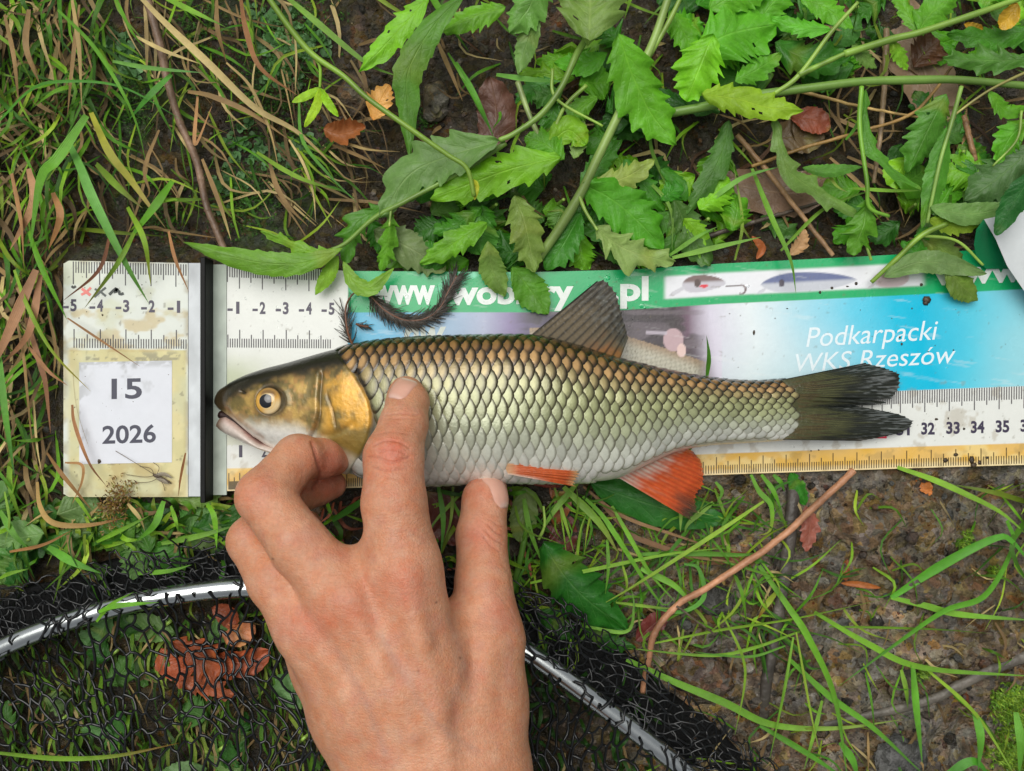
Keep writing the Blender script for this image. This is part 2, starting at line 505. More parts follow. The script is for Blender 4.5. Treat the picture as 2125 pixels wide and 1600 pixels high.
M['soil'] = soil_mat('wet_soil')

def make_ground():
    d = np.linspace(-29, 29, 380)
    e = 29 * 1.16 ** np.arange(1, 36)
    gx = np.concatenate([-e[::-1], d, e])
    gy = np.concatenate([-e[::-1], d * 0.85, e])
    gy[:len(e)] = -29 * 0.85 * 1.16 ** np.arange(35, 0, -1); gy[-len(e):] = 29 * 0.85 * 1.16 ** np.arange(1, 36)
    X, Y = np.meshgrid(gx, gy)
    Z = ground_z(X, Y)
    g = Geo()
    px = X * FPX / 37 + 1062.5; py = 800 - Y * FPX / 37
    base = lin((72, 62, 44)) * np.ones(X.shape + (1,))
    mud = lin((166, 142, 106))
    k = (sstep(1150, 1350, px) * sstep(930, 1020, py) * (0.4 + 0.6 * sstep(-0.2, 0.5, fbm(X / 2.5, Y / 2.5, 4.0, 4))))[..., None]
    base = base * (1 - k) + mud * k
    gr = (0.7 * sstep(0.1, 0.7, fbm(X / 1.3, Y / 1.3, 7.0, 4)) * sstep(900, 1000, py) * sstep(1100, 1300, px))[..., None]
    base = base * (1 - gr) + lin((134, 130, 120)) * gr
    rd = (0.55 * sstep(0.35, 0.8, fbm(X / 0.9, Y / 0.9, 17.0, 3)))[..., None]
    base = base * (1 - rd) + lin((104, 76, 48)) * rd
    ms = (0.7 * sstep(0.1, 0.6, fbm(X / 2.0, Y / 2.0, 27.0, 4)) * sstep(760, 600, px) * sstep(560, 500, py))[..., None]
    base = base * (1 - ms) + lin((56, 80, 34)) * ms
    far = sstep(45, 120, np.hypot(X, Y))[..., None]
    base = base * (1 - far) + lin((62, 84, 38)) * far
    g.add(np.stack([X, Y, Z], -1), grid_quads(len(gy), len(gx)), None, base.reshape(-1, 3))
    m = M['soil']
    o = single('ground', g, m, kind='structure')
    o.location = (0, 0, 0)
    o.data.transform(__import__('mathutils').Matrix.Translation(ORG[o.name] * CM))
    ORG[o.name] = np.zeros(3)
make_ground()

ICO_V = None
def ico():
    t = (1 + 5 ** 0.5) / 2
    v = np.array([(-1, t, 0), (1, t, 0), (-1, -t, 0), (1, -t, 0), (0, -1, t), (0, 1, t), (0, -1, -t), (0, 1, -t), (t, 0, -1), (t, 0, 1), (-t, 0, -1), (-t, 0, 1)], float)
    v /= np.linalg.norm(v[0])
    f = np.array([(0, 11, 5), (0, 5, 1), (0, 1, 7), (0, 7, 10), (0, 10, 11), (1, 5, 9), (5, 11, 4), (11, 10, 2), (10, 7, 6), (7, 1, 8), (3, 9, 4), (3, 4, 2), (3, 2, 6), (3, 6, 8), (3, 8, 9), (4, 9, 5), (2, 4, 11), (6, 2, 10), (8, 6, 7), (9, 8, 1)])
    return v, f
ICO_V, ICO_F = ico()

def in_mat(x, y, m=0):
    return (x > 125 - m) & (y > mtop(x) - m) & (y < mbot(x) + m)

def crumbs():
    g = Geo()
    r = np.random.default_rng(11)
    pal = [lin(c) for c in ((116, 98, 76), (80, 68, 54), (136, 118, 94), (98, 98, 94), (104, 74, 52), (60, 54, 46), (150, 138, 118))]
    n = 0
    while n < 9000:
        x, y = r.uniform(-150, 2280), r.uniform(-120, 1750)
        if in_mat(x, y, 6): continue
        low = (x > 1100 and y > 960)
        if not low and r.uniform() < 0.72: continue
        w = P(x, y, -1.0)
        s = 0.030 * (1 + r.pareto(2.0)); s = min(s, 0.30 if low else 0.18)
        z = float(gz_at(w[0], w[1]))
        v = ICO_V * s * r.uniform(0.6, 1.25, 3) * (1 + r.uniform(-0.22, 0.22, (12, 1)))
        a = r.uniform(0, 6.28); ca, sa = math.cos(a), math.sin(a)
        v = v @ np.array([[ca, -sa, 0], [sa, ca, 0], [0, 0, 0.7]])
        g.add(v + np.array([w[0], w[1], z + 0.25 * s]), None, ICO_F, pal[r.integers(len(pal))] * r.uniform(0.6, 1.2))
        n += 1
    m = soil_mat('soil_crumb', 0.3)
    single('soil_crumbs', g, m, 'crumbs of wet brown soil and grit lying on the ground', 'soil', kind='stuff')
crumbs()
# ------------------------------------------------------------------ measuring mat
def MM(x, y, dz=0.0):
    """pixel position on the mat plane -> world cm, following the sheet's gentle waves"""
    x = np.asarray(x, float); y = np.asarray(y, float)
    v = np.clip((y - mtop(x)) / (mbot(x) - mtop(x)), 0, 1)
    p = P(x, y, 0.0)
    p[..., 2] = np.where(x > 470, mat_z(x, v) * sstep(470, 520, x), 0.0) + dz
    return p

def print_colour(X, Y):
    V = (Y - mtop(X)) / (mbot(X) - mtop(X))
    W = lin((226, 229, 224))
    C = np.ones(X.shape + (3,)) * W
    def over(col, a):
        nonlocal C
        a = np.clip(a, 0, 1)[..., None]
        C = C * (1 - a) + np.asarray(col) * a
    # left end of the sheet: blotchy stain, then shade painted beside the stop
    over(lin((196, 200, 160)), 0.75 * (X < 724) * sstep(0.30, 0.75, V) * (0.5 + 0.5 * fbm(X / 60, Y / 60, 2.0)) * (V < 0.8))
    over(lin((150, 165, 95)), 0.6 * sstep(600, 470, X) * sstep(0.35, 0.5, V) * sstep(0.8, 0.6, V))  # greenish shadow and reflection right of the stop, put into the sheet colour
    # picture band
    band = (X >= 722) * (V > 0.19) * (V < 0.635)
    xs = [722, 830, 900, 1000, 1060, 1100, 1200, 1400, 1445, 1490, 1560, 1660, 1780, 1860, 1930, 2010, 2125, 2400]
    cs = lin(np.array([(70, 178, 214), (96, 176, 214), (140, 178, 206), (172, 180, 206), (140, 128, 170), (104, 96, 126), (74, 68, 78), (66, 58, 64), (112, 88, 106), (214, 210, 226),
                       (226, 236, 240), (176, 220, 234), (96, 206, 234), (20, 192, 226), (8, 188, 224), (90, 204, 228), (150, 214, 226), (170, 214, 226)], float))
    pic = np.stack([np.interp(X + 20 * vnoise(X / 80, Y / 80, 4.0), xs, cs[:, k]) for k in range(3)], -1)
    # pale lower-left of the blue area
    pl = (0.55 * sstep(0.22, 0.6, V) * sstep(1900, 1650, X) * (X > 1500))[..., None]
    pic = pic * (1 - pl) + lin((206, 226, 230)) * pl
    C = np.where(band[..., None] > 0, pic, C)
    ph = band * sstep(1050, 1120, X) * sstep(1480, 1430, X)
    over(lin((64, 58, 60)), 0.75 * ph * sstep(0.0, 0.5, fbm(X / 50, Y / 22, 6.0, 3)))
    over(lin((120, 110, 118)), 0.5 * ph * sstep(0.25, 0.5, vnoise(X / 60, Y / 12, 9.0)))
    # the printed fish flank and finger in the photo on the mat
    ytop = np.interp(X, [1150, 1300, 1380, 1480], [680, 697, 722, 756])
    fl = band * (Y > ytop) * sstep(1482, 1440, X) * (X > 1100)
    sc_ = 0.5 + 0.5 * np.sin(X * 0.9 + (np.floor(Y / 7) % 2) * np.pi) * np.sin(Y * 0.9)
    over(lin((190, 186, 168)), fl)
    over(lin((150, 112, 74)), 0.7 * fl * sstep(26, 0, Y - ytop))
    over(lin((96, 92, 78)), 0.55 * fl * sstep(0.55, 0.8, sc_))
    fg = ((X - 1398) / 21.0) ** 2 + ((Y - 705) / 24.0) ** 2
    over(lin((192, 164, 170)), band * sstep(1.1, 0.9, fg))
    over(lin((226, 196, 190)), band * sstep(1.0, 0.8, ((X - 1415) / 10.0) ** 2 + ((Y - 727) / 15.0) ** 2))
    over(lin((196, 186, 200)), 0.8 * band * sstep(5, 2, np.abs(Y - 690 - (X - 1350) * 0.03)) * (X > 1340) * (X < 1385))
    # green strip
    gb = (X >= 722) * (V < 0.19)
    over(lin((20, 172, 104)), gb)
    over(lin((130, 226, 190)), 0.8 * gb * sstep(0.05, 0.55, fbm(X / 45, Y / 30, 12.0)) * sstep(780, 860, X) * sstep(1120, 1040, X) * sstep(0.16, 0.02, V))
    # white panel with lures
    pan = sstep(1374, 1386, X) * sstep(1926, 1908, X) * sstep(0.036, 0.052, V) * sstep(0.158, 0.145, V)
    over(lin((232, 234, 240)), pan)
    tilt = lambda x0, y0: (X - x0, Y - (y0 - 0.05 * (X - x0)))
    # lure one
    dx, dy = tilt(1462, 590)
    body = sstep(1.05, 0.9, (dx / 46) ** 2 + (dy / np.where(dy < 0, 20 - 0.10 * dx, 15 - 0.16 * dx)) ** 2)
    over(lin((200, 198, 208)), body * pan)
    over(lin((112, 86, 78)), 0.9 * body * sstep(-2, -10, dy) * pan)
    over(lin((92, 76, 74)), pan * sstep(1.2, 0.7, ((dx + 14) / 7) ** 2 + ((dy + 4) / 9) ** 2))
    over(lin((222, 60, 72)), pan * sstep(1.2, 0.8, (dx / 9) ** 2 + ((dy - 3) / 3.5) ** 2))
    over(lin((206, 206, 214)), pan * sstep(1.1, 0.8, ((dx + 57) / 17) ** 2 + ((dy - 12 + 0.45 * (dx + 57)) / 5) ** 2))
    over(lin((90, 76, 76)), pan * (sstep(2.2, 1.2, np.abs(dy - 6)) * (dx > 46) * (dx < 78)))
    over(lin((110, 92, 92)), pan * sstep(2.4, 1.2, np.abs(np.hypot(dx - 78, (dy - 14)) - 9)) * (dx > 74))
    # lure two
    dx, dy = tilt(1682, 585)
    hh = 22 * np.clip(1 - ((dx + 30) / np.where(dx < -30, 72.0, 128.0)) ** 2, 0, 1) ** 0.75
    body = sstep(1.5, -2.0, np.abs(dy) - hh) * (dx > -101) * (dx < 98)
    over(lin((196, 200, 210)), body * pan)
    over(lin((92, 104, 150)), 0.95 * body * sstep(2, -6, dy) * pan)
    over(lin((84, 78, 92)), pan * sstep(1.2, 0.8, ((dx + 58) / 6) ** 2 + ((dy + 1) / 8) ** 2))
    over(lin((204, 206, 214)), pan * sstep(1.1, 0.8, ((dx + 108) / 20) ** 2 + ((dy - 20 + 0.7 * (dx + 108)) / 5) ** 2))
    # lure three
    dx, dy = tilt(1850, 578)
    over(lin((206, 186, 190)), pan * sstep(1.1, 0.85, (dx / 38) ** 2 + (dy / 19) ** 2))
    over(lin((150, 120, 118)), 0.8 * pan * sstep(1.1, 0.7, ((dx + 2) / 20) ** 2 + ((dy + 8) / 9) ** 2))
    over(lin((206, 204, 210)), pan * sstep(1.1, 0.8, ((dx + 46) / 18) ** 2 + ((dy - 18 + 0.7 * (dx + 46)) / 4) ** 2))
    # yellow strip
    ys = (V > 0.90)
    over(lin((226, 178, 70)), ys * (0.92 + 0.08 * vnoise(X / 30, Y / 30)))
    over(lin((236, 214, 150)), ys * 0.7 * sstep(0.15, 0.6, fbm(X / 70, Y / 60, 31.0)))
    over(lin((240, 224, 180)), ys * 0.75 * sstep(0.965, 0.99, V))
    # water films, grime, scuffs
    over(lin((232, 236, 236)), 0.22 * sstep(0.7, 1.1, fbm(X / 90 + Y / 40, Y / 9 - X / 60, 61.0, 3)) * (X > 722) * (V < 0.64))
    over(lin((150, 130, 90)), 0.35 * sstep(0.35, 0.8, fbm(X / 22, Y / 22, 41.0)) * (V > 0.6))
    over(lin((110, 100, 76)), 0.35 * sstep(1.0, 1.25, fbm(X / 9, Y / 9, 44.0)))
    C *= (1 + 0.03 * np.sin(X * 1.3) * np.sin(Y * 1.3))[..., None]
    return C

mat_root = root('measuring_mat', 'long printed fish measuring mat with white end plate and black upright stop', 'measuring mat', P(133, 1030, -0.15))
M['sheet'] = col_mat('laminated_print', rough=0.24, var=0.06, vscale=300, bump=0.25, bscale=900, bdist=0.0002, rvar=0.12, spec=0.5)
M['plate'] = col_mat('white_plastic', rough=0.4, var=0.10, vscale=160, bump=0.2, bscale=600, bdist=0.0002, rvar=0.12)
M['ink'] = col_mat('printed_ink', rough=0.35, var=0.15, vscale=900)
M['blackbar'] = col_mat('black_plastic', rough=0.55, spec=0.25, var=0.5, vscale=500, bump=0.4, bscale=700, bdist=0.0003)

def slab(g, xs, ys_fn, thick, colfn, dz=0.0, nv=60):
    """a sheet with thickness following the mat; ys_fn(x) -> (top, bottom) pixel rows"""
    xs = np.asarray(xs, float)
    t, b = ys_fn(xs)
    v = np.linspace(0, 1, nv)
    X = np.repeat(xs[None, :], nv, 0); Y = t[None, :] * (1 - v[:, None]) + b[None, :] * v[:, None]
    top = MM(X, Y, dz)
    C = colfn(X, Y)
    nr, nc = X.shape
    q = grid_quads(nr, nc)[:, ::-1]
    g.add(top.reshape(-1, 3), q, None, C.reshape(-1, 3))
    ring = np.concatenate([np.arange(nc), (np.arange(1, nr)) * nc + nc - 1, ((nr - 1) * nc + np.arange(nc - 2, -1, -1)), np.arange(nr - 2, 0, -1) * nc])
    tv = top.reshape(-1, 3)[ring]; bv = tv.copy(); bv[:, 2] -= thick
    n = len(ring); k = np.arange(n); k2 = (k + 1) % n
    g.add(np.vstack([tv, bv]), np.stack([k, k2, n + k2, n + k], 1)[:, ::-1], None, np.vstack([C.reshape(-1, 3)[ring]] * 2) * 0.8)

g = Geo()
slab(g, np.arange(471, 2331, 2.6), lambda x: (mtop(x), mbot(x)), 0.10, print_colour, 0.0, 176)
sheet = part('printed_sheet', g, M['sheet'], mat_root)

def plate_col(X, Y):
    C = np.ones(X.shape + (3,)) * lin((218, 224, 216))
    def over(col, a):
        nonlocal C
        a = np.clip(a, 0, 1)[..., None]; C = C * (1 - a) + lin(col) * a
    over((206, 196, 128), 0.85 * (Y > 726) * (X > 138) * (X < 392) * sstep(392, 384, X) * sstep(138, 150, X))
    over((226, 214, 160), 0.6 * (Y > 726) * sstep(0.0, 0.5, fbm(X / 50, Y / 50, 3.0)))
    over((196, 176, 120), 0.7 * sstep(0.1, 0.7, fbm(X / 40, Y / 26, 5.0)) * (Y > 640) * (Y < 730))
    over((176, 150, 90), 0.5 * sstep(0.2, 0.7, fbm(X / 35, Y / 35, 15.0)) * (Y > 960))
    over((200, 204, 170), 0.5 * sstep(0.0, 0.6, fbm(X / 80, Y / 80, 25.0)))
    ed = np.minimum(np.minimum(X - 133, 392 - X), np.minimum(Y - 541, 1030 - Y))
    over((150, 134, 90), 0.5 * sstep(14, 2, ed) * sstep(-0.3, 0.5, fbm(X / 30, Y / 30, 35.0)))
    over((100, 92, 74), 0.5 * sstep(0.95, 1.2, fbm(X / 9, Y / 9, 45.0)))
    over((110, 108, 96), 0.6 * sstep(0.2, 0.6, fbm(X / 16, Y / 12, 47.0)) * sstep(18, 5, np.abs(Y - 742)) * (X > 180))
    return C
g = Geo()
slab(g, np.linspace(133, 391, 110), lambda x: (541 + 6 * sstep(145, 133, x) + 0 * x + 0.02 * (x - 133), 1031 - 6 * sstep(145, 133, x) + 0 * x), 0.16, plate_col, 0.05, 190)
end_plate = part('end_plate', g, M['plate'], mat_root)
g = Geo()
grey = lambda c: (lambda X, Y: lin(c) * (1 + 0.12 * fbm(X / 20, Y / 30, 3.0))[..., None])
slab(g, np.linspace(391.6, 416, 8), lambda x: (546 + 0 * x, 1030 + 0 * x), 0.13, grey((206, 212, 216)), 0.022, 90)
part('hinge_strip', g, M['plate'], mat_root)
g = Geo()
slab(g, np.linspace(441, 470.4, 8), lambda x: (549 + 0 * x, 1027 + 0 * x), 0.13, grey((186, 198, 186)), 0.022, 90)
part('hinge_strip', g, M['plate'], mat_root)

# black upright stop: a thin plate standing on edge
def box(g, lo, hi, col, bev=0.03):
    lo, hi = np.asarray(lo, float), np.asarray(hi, float)
    vs, fs = [], []
    c = []
    for sx in (0, 1):
        for sy in (0, 1):
            for sz in (0, 1):
                base = np.array([hi[0] if sx else lo[0], hi[1] if sy else lo[1], hi[2] if sz else lo[2]])
                d = np.array([-1 if sx else 1, -1 if sy else 1, -1 if sz else 1]) * bev
                c.append([base + d * np.array(m) for m in ((0, 1, 1), (1, 0, 1), (1, 1, 0))])
    V = np.array(c).reshape(-1, 3)
    idx = lambda sx, sy, sz, a: ((sx * 2 + sy) * 2 + sz) * 3 + a
    q = []
    for a in range(3):
        for s in (0, 1):
            cs = []
            for (p_, r_) in ((0, 0), (1, 0), (1, 1), (0, 1)):
                k = [0, 0, 0]; k[a] = s; k[(a + 1) % 3] = p_; k[(a + 2) % 3] = r_
                cs.append(idx(*k, a))
            q.append(cs if s else cs[::-1])
    for a in range(3):
        b_, c_ = (a + 1) % 3, (a + 2) % 3
        for sb in (0, 1):
            for sc_ in (0, 1):
                k0 = [0, 0, 0]; k0[b_] = sb; k0[c_] = sc_; k1 = list(k0); k1[a] = 1
                f = [idx(*k0, b_), idx(*k1, b_), idx(*k1, c_), idx(*k0, c_)]
                q.append(f if (sb ^ sc_) else f[::-1])
    t = []
    for sx in (0, 1):
        for sy in (0, 1):
            for sz in (0, 1):
                f = [idx(sx, sy, sz, 0), idx(sx, sy, sz, 1), idx(sx, sy, sz, 2)]
                t.append(f if (sx + sy + sz) % 2 else f[::-1])
    g.add(V, q, t, lin(col))
g = Geo()
a0, a1 = P(415, 533, 0.95), P(429, 1044, 0.95)
box(g, (a0[0], a1[1], -0.02), (P(443, 800, 0)[0], a0[1], 0.95), (7, 9, 9), 0.03)
stop_bar = part('stop_bar', g, M['blackbar'], mat_root, smooth=False)

# paper label
def paper_col(X, Y):
    C = np.ones(X.shape + (3,)) * lin((222, 226, 234))
    a = (0.5 * sstep(0.15, 0.7, fbm(X / 26, Y / 40, 2.0)) * sstep(110, 0, Y - 752) * sstep(80, 0, np.abs(X - 230) - 90) + 0.5 * sstep(0.1, 0.6, fbm(X / 18, Y / 30, 6.0)) * sstep(40, 0, X - 165))
    a = np.clip(a + 0.45 * sstep(14, 2, Y - 752) * sstep(-0.2, 0.5, fbm(X / 14, Y / 8, 9.0)), 0, 1)[..., None]
    return C * (1 - a) + lin((150, 152, 150)) * a
g = Geo()
slab(g, np.linspace(166, 358, 80), lambda x: (752 - 0.02 * (x - 166), 963 - 0.02 * (x - 166)), 0.012, paper_col, 0.066, 90)
M['paper'] = col_mat('damp_paper', rough=0.55, var=0.05, vscale=300, bump=0.3, bscale=120, bdist=0.0005)
label = part('paper_label', g, M['paper'], end_plate)

# --- printed lettering (text curves turned into thin meshes on the sheet)
TXT = {}
def text2d(s, bold=0.0, shear=0.0):
    key = (s, bold, shear)
    if key in TXT: return TXT[key]
    cu = bpy.data.curves.new('lettering', 'FONT')
    cu.body = s; cu.size = 1.0; cu.shear = shear; cu.offset = bold
    cu.resolution_u = 4
    ob = bpy.data.objects.new('lettering', cu)
    sc.collection.objects.link(ob)
    dg = bpy.context.evaluated_depsgraph_get(); dg.update()
    me = ob.evaluated_get(dg).to_mesh()
    me.calc_loop_triangles()
    v = np.zeros(len(me.vertices) * 3); me.vertices.foreach_get('co', v); v = v.reshape(-1, 3)[:, :2].copy()
    f = np.zeros(len(me.loop_triangles) * 3, np.int32); me.loop_triangles.foreach_get('vertices', f)
    ob.evaluated_get(dg).to_mesh_clear()
    bpy.data.objects.remove(ob); bpy.data.curves.remove(cu)
    TXT[key] = (v, f.reshape(-1, 3))
    return TXT[key]

def lay_text(g, s, x0, x1, ybase, ytop, col, bold=0.0, shear=0.0, slope=0.0, dz=0.012, capref='H'):
    """letters fitted so that they span x0..x1 and capitals reach from ybase to ytop"""
    v, f = text2d(s, bold, shear)
    ch = text2d(capref, bold)[0][:, 1].max()
    u = (v[:, 0] - v[:, 0].min()) / (v[:, 0].max() - v[:, 0].min())
    X = x0 + u * (x1 - x0)
    Y = ybase + slope * (X - x0) - v[:, 1] / ch * (ybase - ytop)
    tri = f
    p = MM(X, Y, dz)
    a, b, c = p[tri[0]][:3] if len(tri) else (0, 0, 0)
    if np.cross(b - a, c - a)[2] < 0: tri = tri[:, ::-1]
    g.add(p, None, tri, lin(col))

def ticks(g, xs, y_from, lens, wpx, col, dz, slope=None):
    for x, yf, ln in zip(xs, y_from, lens):
        w = wpx / 2
        p = MM(np.array([x - w, x + w, x + w, x - w]), np.array([yf, yf, yf + ln, yf + ln]), dz)
        g.add(p, [(0, 3, 2, 1)] if ln > 0 else [(0, 1, 2, 3)], None, lin(col))

INK = (62, 56, 78)
# end plate rulers: cm marks at these pixels
def plate_ruler(xcm, y0, y1, down, dz, par, ink=(58, 56, 62)):
    g = Geo()
    xs, ys, ln = [], [], []
    for i in range(len(xcm) - 1):
        n_ = 10 if xcm[i + 1] - xcm[i] > 34 else 5
        for k in range(n_):
            x = xcm[i] + (xcm[i + 1] - xcm[i]) * k / n_
            if n_ == 5 and i == 0: k += 5
            L = {0: 1.0, 5: 0.72}.get(k, 0.5)
            xs.append(x); ys.append(y0 + (y1 - y0) * (x - xcm[0]) / (xcm[-1] - xcm[0])); ln.append(down * L)
    ticks(g, xs, ys, ln, 2.2, ink, dz)
    return part('ruler_marks', g, M['ink'], par, smooth=False)
plate_ruler([153.5, 208, 261.5, 314.5, 366, 392], 543, 549, 47, 0.055, end_plate)
plate_ruler([155, 209.5, 262.5, 315, 367, 392], 722, 724, -39, 0.055, end_plate)
plate_ruler([472, 497, 544.5, 593, 641, 689], 552, 560, 46, 0.006, sheet)
plate_ruler([473, 497.5, 546, 594, 642, 690], 721, 723, -37, 0.006, sheet)
def word(parent, *a, name='numeral', **k):
    g = Geo(); lay_text(g, *a, **k)
    return part(name, g, M['ink'], parent, smooth=False)
for s, x in (('5', 154), ('4', 209), ('3', 263), ('2', 316), ('1', 371)):
    y0 = (x - 150) * 0.015
    word(end_plate, s, x - (6.5 if s != '1' else 3), x + (6.5 if s != '1' else 4), 645 + y0, 621 + y0, INK, bold=0.035, dz=0.056)
    word(end_plate, '-', x - 22, x - 10, 645 + y0, 621 + y0, INK, bold=0.03, dz=0.056, name='minus_sign')
for s, x in (('1', 493), ('2', 545), ('3', 593), ('4', 641), ('5', 688)):
    y0 = (x - 490) * 0.01
    word(sheet, s, x - (6 if s != '1' else 3), x + (6 if s != '1' else 4), 650 + y0, 626 + y0, INK, bold=0.035, dz=0.008)
    word(sheet, '-', x - 21, x - 10, 650 + y0, 626 + y0, INK, bold=0.03, dz=0.008, name='minus_sign')
for s, x in (('1', 499), ('2', 549), ('3', 598)):
    word(sheet, s, x - (6 if s != '1' else 3), x + (5 if s != '1' else 4), 948, 924, INK, bold=0.03, dz=0.008)
for s, x in (('30', 1822), ('31', 1876), ('32', 1928), ('33', 1980), ('34', 2031), ('35', 2082), ('36', 2133), ('37', 2184)):
    word(sheet, s, x - 14, x + 14, 901 - (x - 1928) * 0.03, 877 - (x - 1928) * 0.03, INK if s != '30' else (226, 40, 70), bold=0.035, dz=0.008)
g = Geo()
g.add(MM(np.array([1812, 1842, 1842, 1812]), np.array([905, 905, 910, 910]), 0.008), [(0, 3, 2, 1)], None, lin((228, 44, 76)))
part('red_mark', g, M['ink'], sheet, smooth=False)
# lower rulers on the sheet
g = Geo()
cmx = np.concatenate([[475, 499, 549], 549 + 45.5 * np.arange(1, 25), [1692, 1740, 1790, 1832, 1870, 1921, 1972, 2024, 2075, 2126, 2177, 2228, 2279, 2329]])
xs, ys, ln = [], [], []
for i in range(len(cmx) - 1):
    for k in range(10):
        x = cmx[i] + (cmx[i + 1] - cmx[i]) * k / 10
        if x < 1500: continue
        xs.append(x); ys.append(mtop(x) + 0.637 * (mbot(x) - mtop(x))); ln.append({0: 46, 5: 36}.get(k, 27))
ticks(g, xs, ys, ln, 2.2, (92, 90, 92), 0.006)
yx = np.concatenate([[475, 497.5], 497.5 + 44.5 * np.arange(1, 22), [1487, 1535, 1584, 1632, 1681, 1730, 1780, 1831, 1884, 1935, 1986, 2038, 2090, 2142, 2194, 2246, 2298]])
for i in range(len(yx) - 1):
    for k in range(10):
        x = yx[i] + (yx[i + 1] - yx[i]) * k / 10
        b = mbot(x) - 3
        ticks(g, [x], [b], [-{0: 34, 5: 25}.get(k, 17)], 2.0, (90, 74, 40), 0.006)
part('ruler_marks', g, M['ink'], sheet, smooth=False)
# words
WH = (232, 240, 236)
word(sheet, 'www', 772, 903, 629, 592, WH, bold=0.035, dz=0.009, capref='x', name='lettering')
word(sheet, '.', 915, 923, 629, 592, WH, bold=0.04, dz=0.009, capref='x', name='lettering')
word(sheet, 'woblery', 930, 1190, 631, 598, WH, bold=0.035, dz=0.009, slope=-0.015, capref='x', name='lettering')
word(sheet, '.pl', 1267, 1346, 623, 590, WH, bold=0.035, dz=0.009, slope=-0.02, capref='x', name='lettering')
word(sheet, 'www', 1936, 2120, 590, 558, WH, bold=0.035, dz=0.009, slope=-0.04, capref='x', name='lettering')
word(sheet, 'Podkarpacki', 1674, 1947, 720, 680, (226, 240, 246), bold=0.0, shear=0.2, slope=-0.058, dz=0.009, name='lettering')
word(sheet, 'WKS Rzeszów', 1652, 1984, 772, 735, (226, 240, 246), bold=0.0, shear=0.2, slope=-0.058, dz=0.009, name='lettering')
word(sheet, 'nw', 834, 926, 722, 678, (206, 216, 206), bold=0.03, shear=0.25, dz=0.009, capref='x', name='lettering')
word(label, '15', 233, 296, 827, 786, (52, 54, 74), bold=0.02, slope=-0.02, dz=0.072, name='lettering')
word(label, '2026', 214, 325, 920, 884, (52, 54, 74), bold=0.02, slope=-0.03, dz=0.072, name='lettering')
# marker scribbles
def stroke(g, pts, w, col, dz=0.06):
    s = spline(pts, 14)
    c = MM(s[:, 0], s[:, 1], dz)
    t, sd, n = frame(c)
    k = w * 0.0098
    g.add(np.stack([c - sd * k, c + sd * k], 1).reshape(-1, 3), grid_quads(14, 2), None, lin(col))
g = Geo()
stroke(g, [(171, 599), (180, 606), (189, 613)], 6, (232, 128, 120)); stroke(g, [(190, 597), (181, 606), (170, 612)], 5, (232, 128, 120), 0.061)
stroke(g, [(198, 600), (210, 606), (221, 615)], 4.5, (74, 84, 80)); stroke(g, [(221, 597), (211, 605), (197, 617)], 4.5, (74, 84, 80), 0.061)
stroke(g, [(228, 612), (236, 604), (244, 598), (240, 608), (247, 602), (250, 611), (258, 609)], 6, (40, 52, 48))
stroke(g, [(150, 594), (154, 597), (159, 594)], 5, (60, 62, 58))
part('marker_scribble', g, M['ink'], end_plate, smooth=False)

# curled end of the sheet at the right: rises, turns over and shows its white back
g = Geo()
u = np.linspace(0, 1, 40)[:, None]; w = np.linspace(0, 1, 30)[None, :]
# green front part bending up
X = np.interp(u, [0, 0.2, 0.5, 0.8, 1.0], [2040, 2026, 2021, 2027, 2046]) * (1 - w) + w * (2068 + 70 * u); Y = 456 + 102 * u + 0 * w
Z = 0.30 + 1.15 * (1 - u) + 0.25 * np.sin(np.pi * w) * (1 - u) - 0.25 * w
C = lin((12, 128, 76)) * np.ones(X.shape + (1,))
g.add(P(X, Y, Z).reshape(-1, 3), grid_quads(40, 30)[:, ::-1], None, (C * np.ones(X.shape + (3,))).reshape(-1, 3))
part('curled_edge', g, M['sheet'], mat_root)
g = Geo()
X = np.interp(u, [0, 0.3, 0.6, 1], [2042, 2066, 2090, 2150]) * (1 - w) + w * 2290
Y = np.interp(u, [0, 0.3, 0.6, 1], [455, 496, 552, 640]) * (1 - w) + w * (np.interp(u, [0, 1], [400, 690]))
Z = 1.75 - 0.95 * u + 0.30 * np.sin(np.pi * np.clip(w * 1.6, 0, 1)) * (1 - 0.5 * u) - 0.5 * w
C = lin((218, 224, 226)) * np.ones(X.shape + (1,)) * (1 + 0.04 * fbm(X / 30, Y / 60, 2.0))[..., None]
g.add(P(X, Y, Z).reshape(-1, 3), grid_quads(40, 30)[:, ::-1], None, C.reshape(-1, 3))
part('curled_flap', g, M['plate'], mat_root, label='white underside of the curled-over end of the mat')
# ------------------------------------------------------------------ fish
FTX = [446, 452, 470, 500, 540, 600, 680, 760, 850, 950, 1050, 1100, 1180, 1270, 1350, 1430, 1500, 1570, 1640, 1690]
FTY = [826, 815, 800, 783, 768, 752, 729, 711, 702, 698, 696, 697, 713, 741, 761, 778, 788, 792, 789, 800]
FBX = [446, 455, 470, 490, 520, 560, 600, 660, 740, 800, 890, 960, 1050, 1130, 1200, 1285, 1340, 1400, 1450, 1550, 1640, 1690]
FBY = [838, 848, 858, 872, 897, 926, 944, 964, 986, 998, 1006, 1003, 1000, 1001, 1000, 990, 965, 938, 927, 919, 912, 902]
FHX = [446, 452, 465, 490, 520, 600, 700, 800, 950, 1100, 1250, 1400, 1550, 1650, 1690]
FHB = [0.10, 0.28, 0.50, 0.78, 1.00, 1.32, 1.58, 1.76, 1.88, 1.84, 1.58, 1.22, 0.82, 0.55, 0.30]

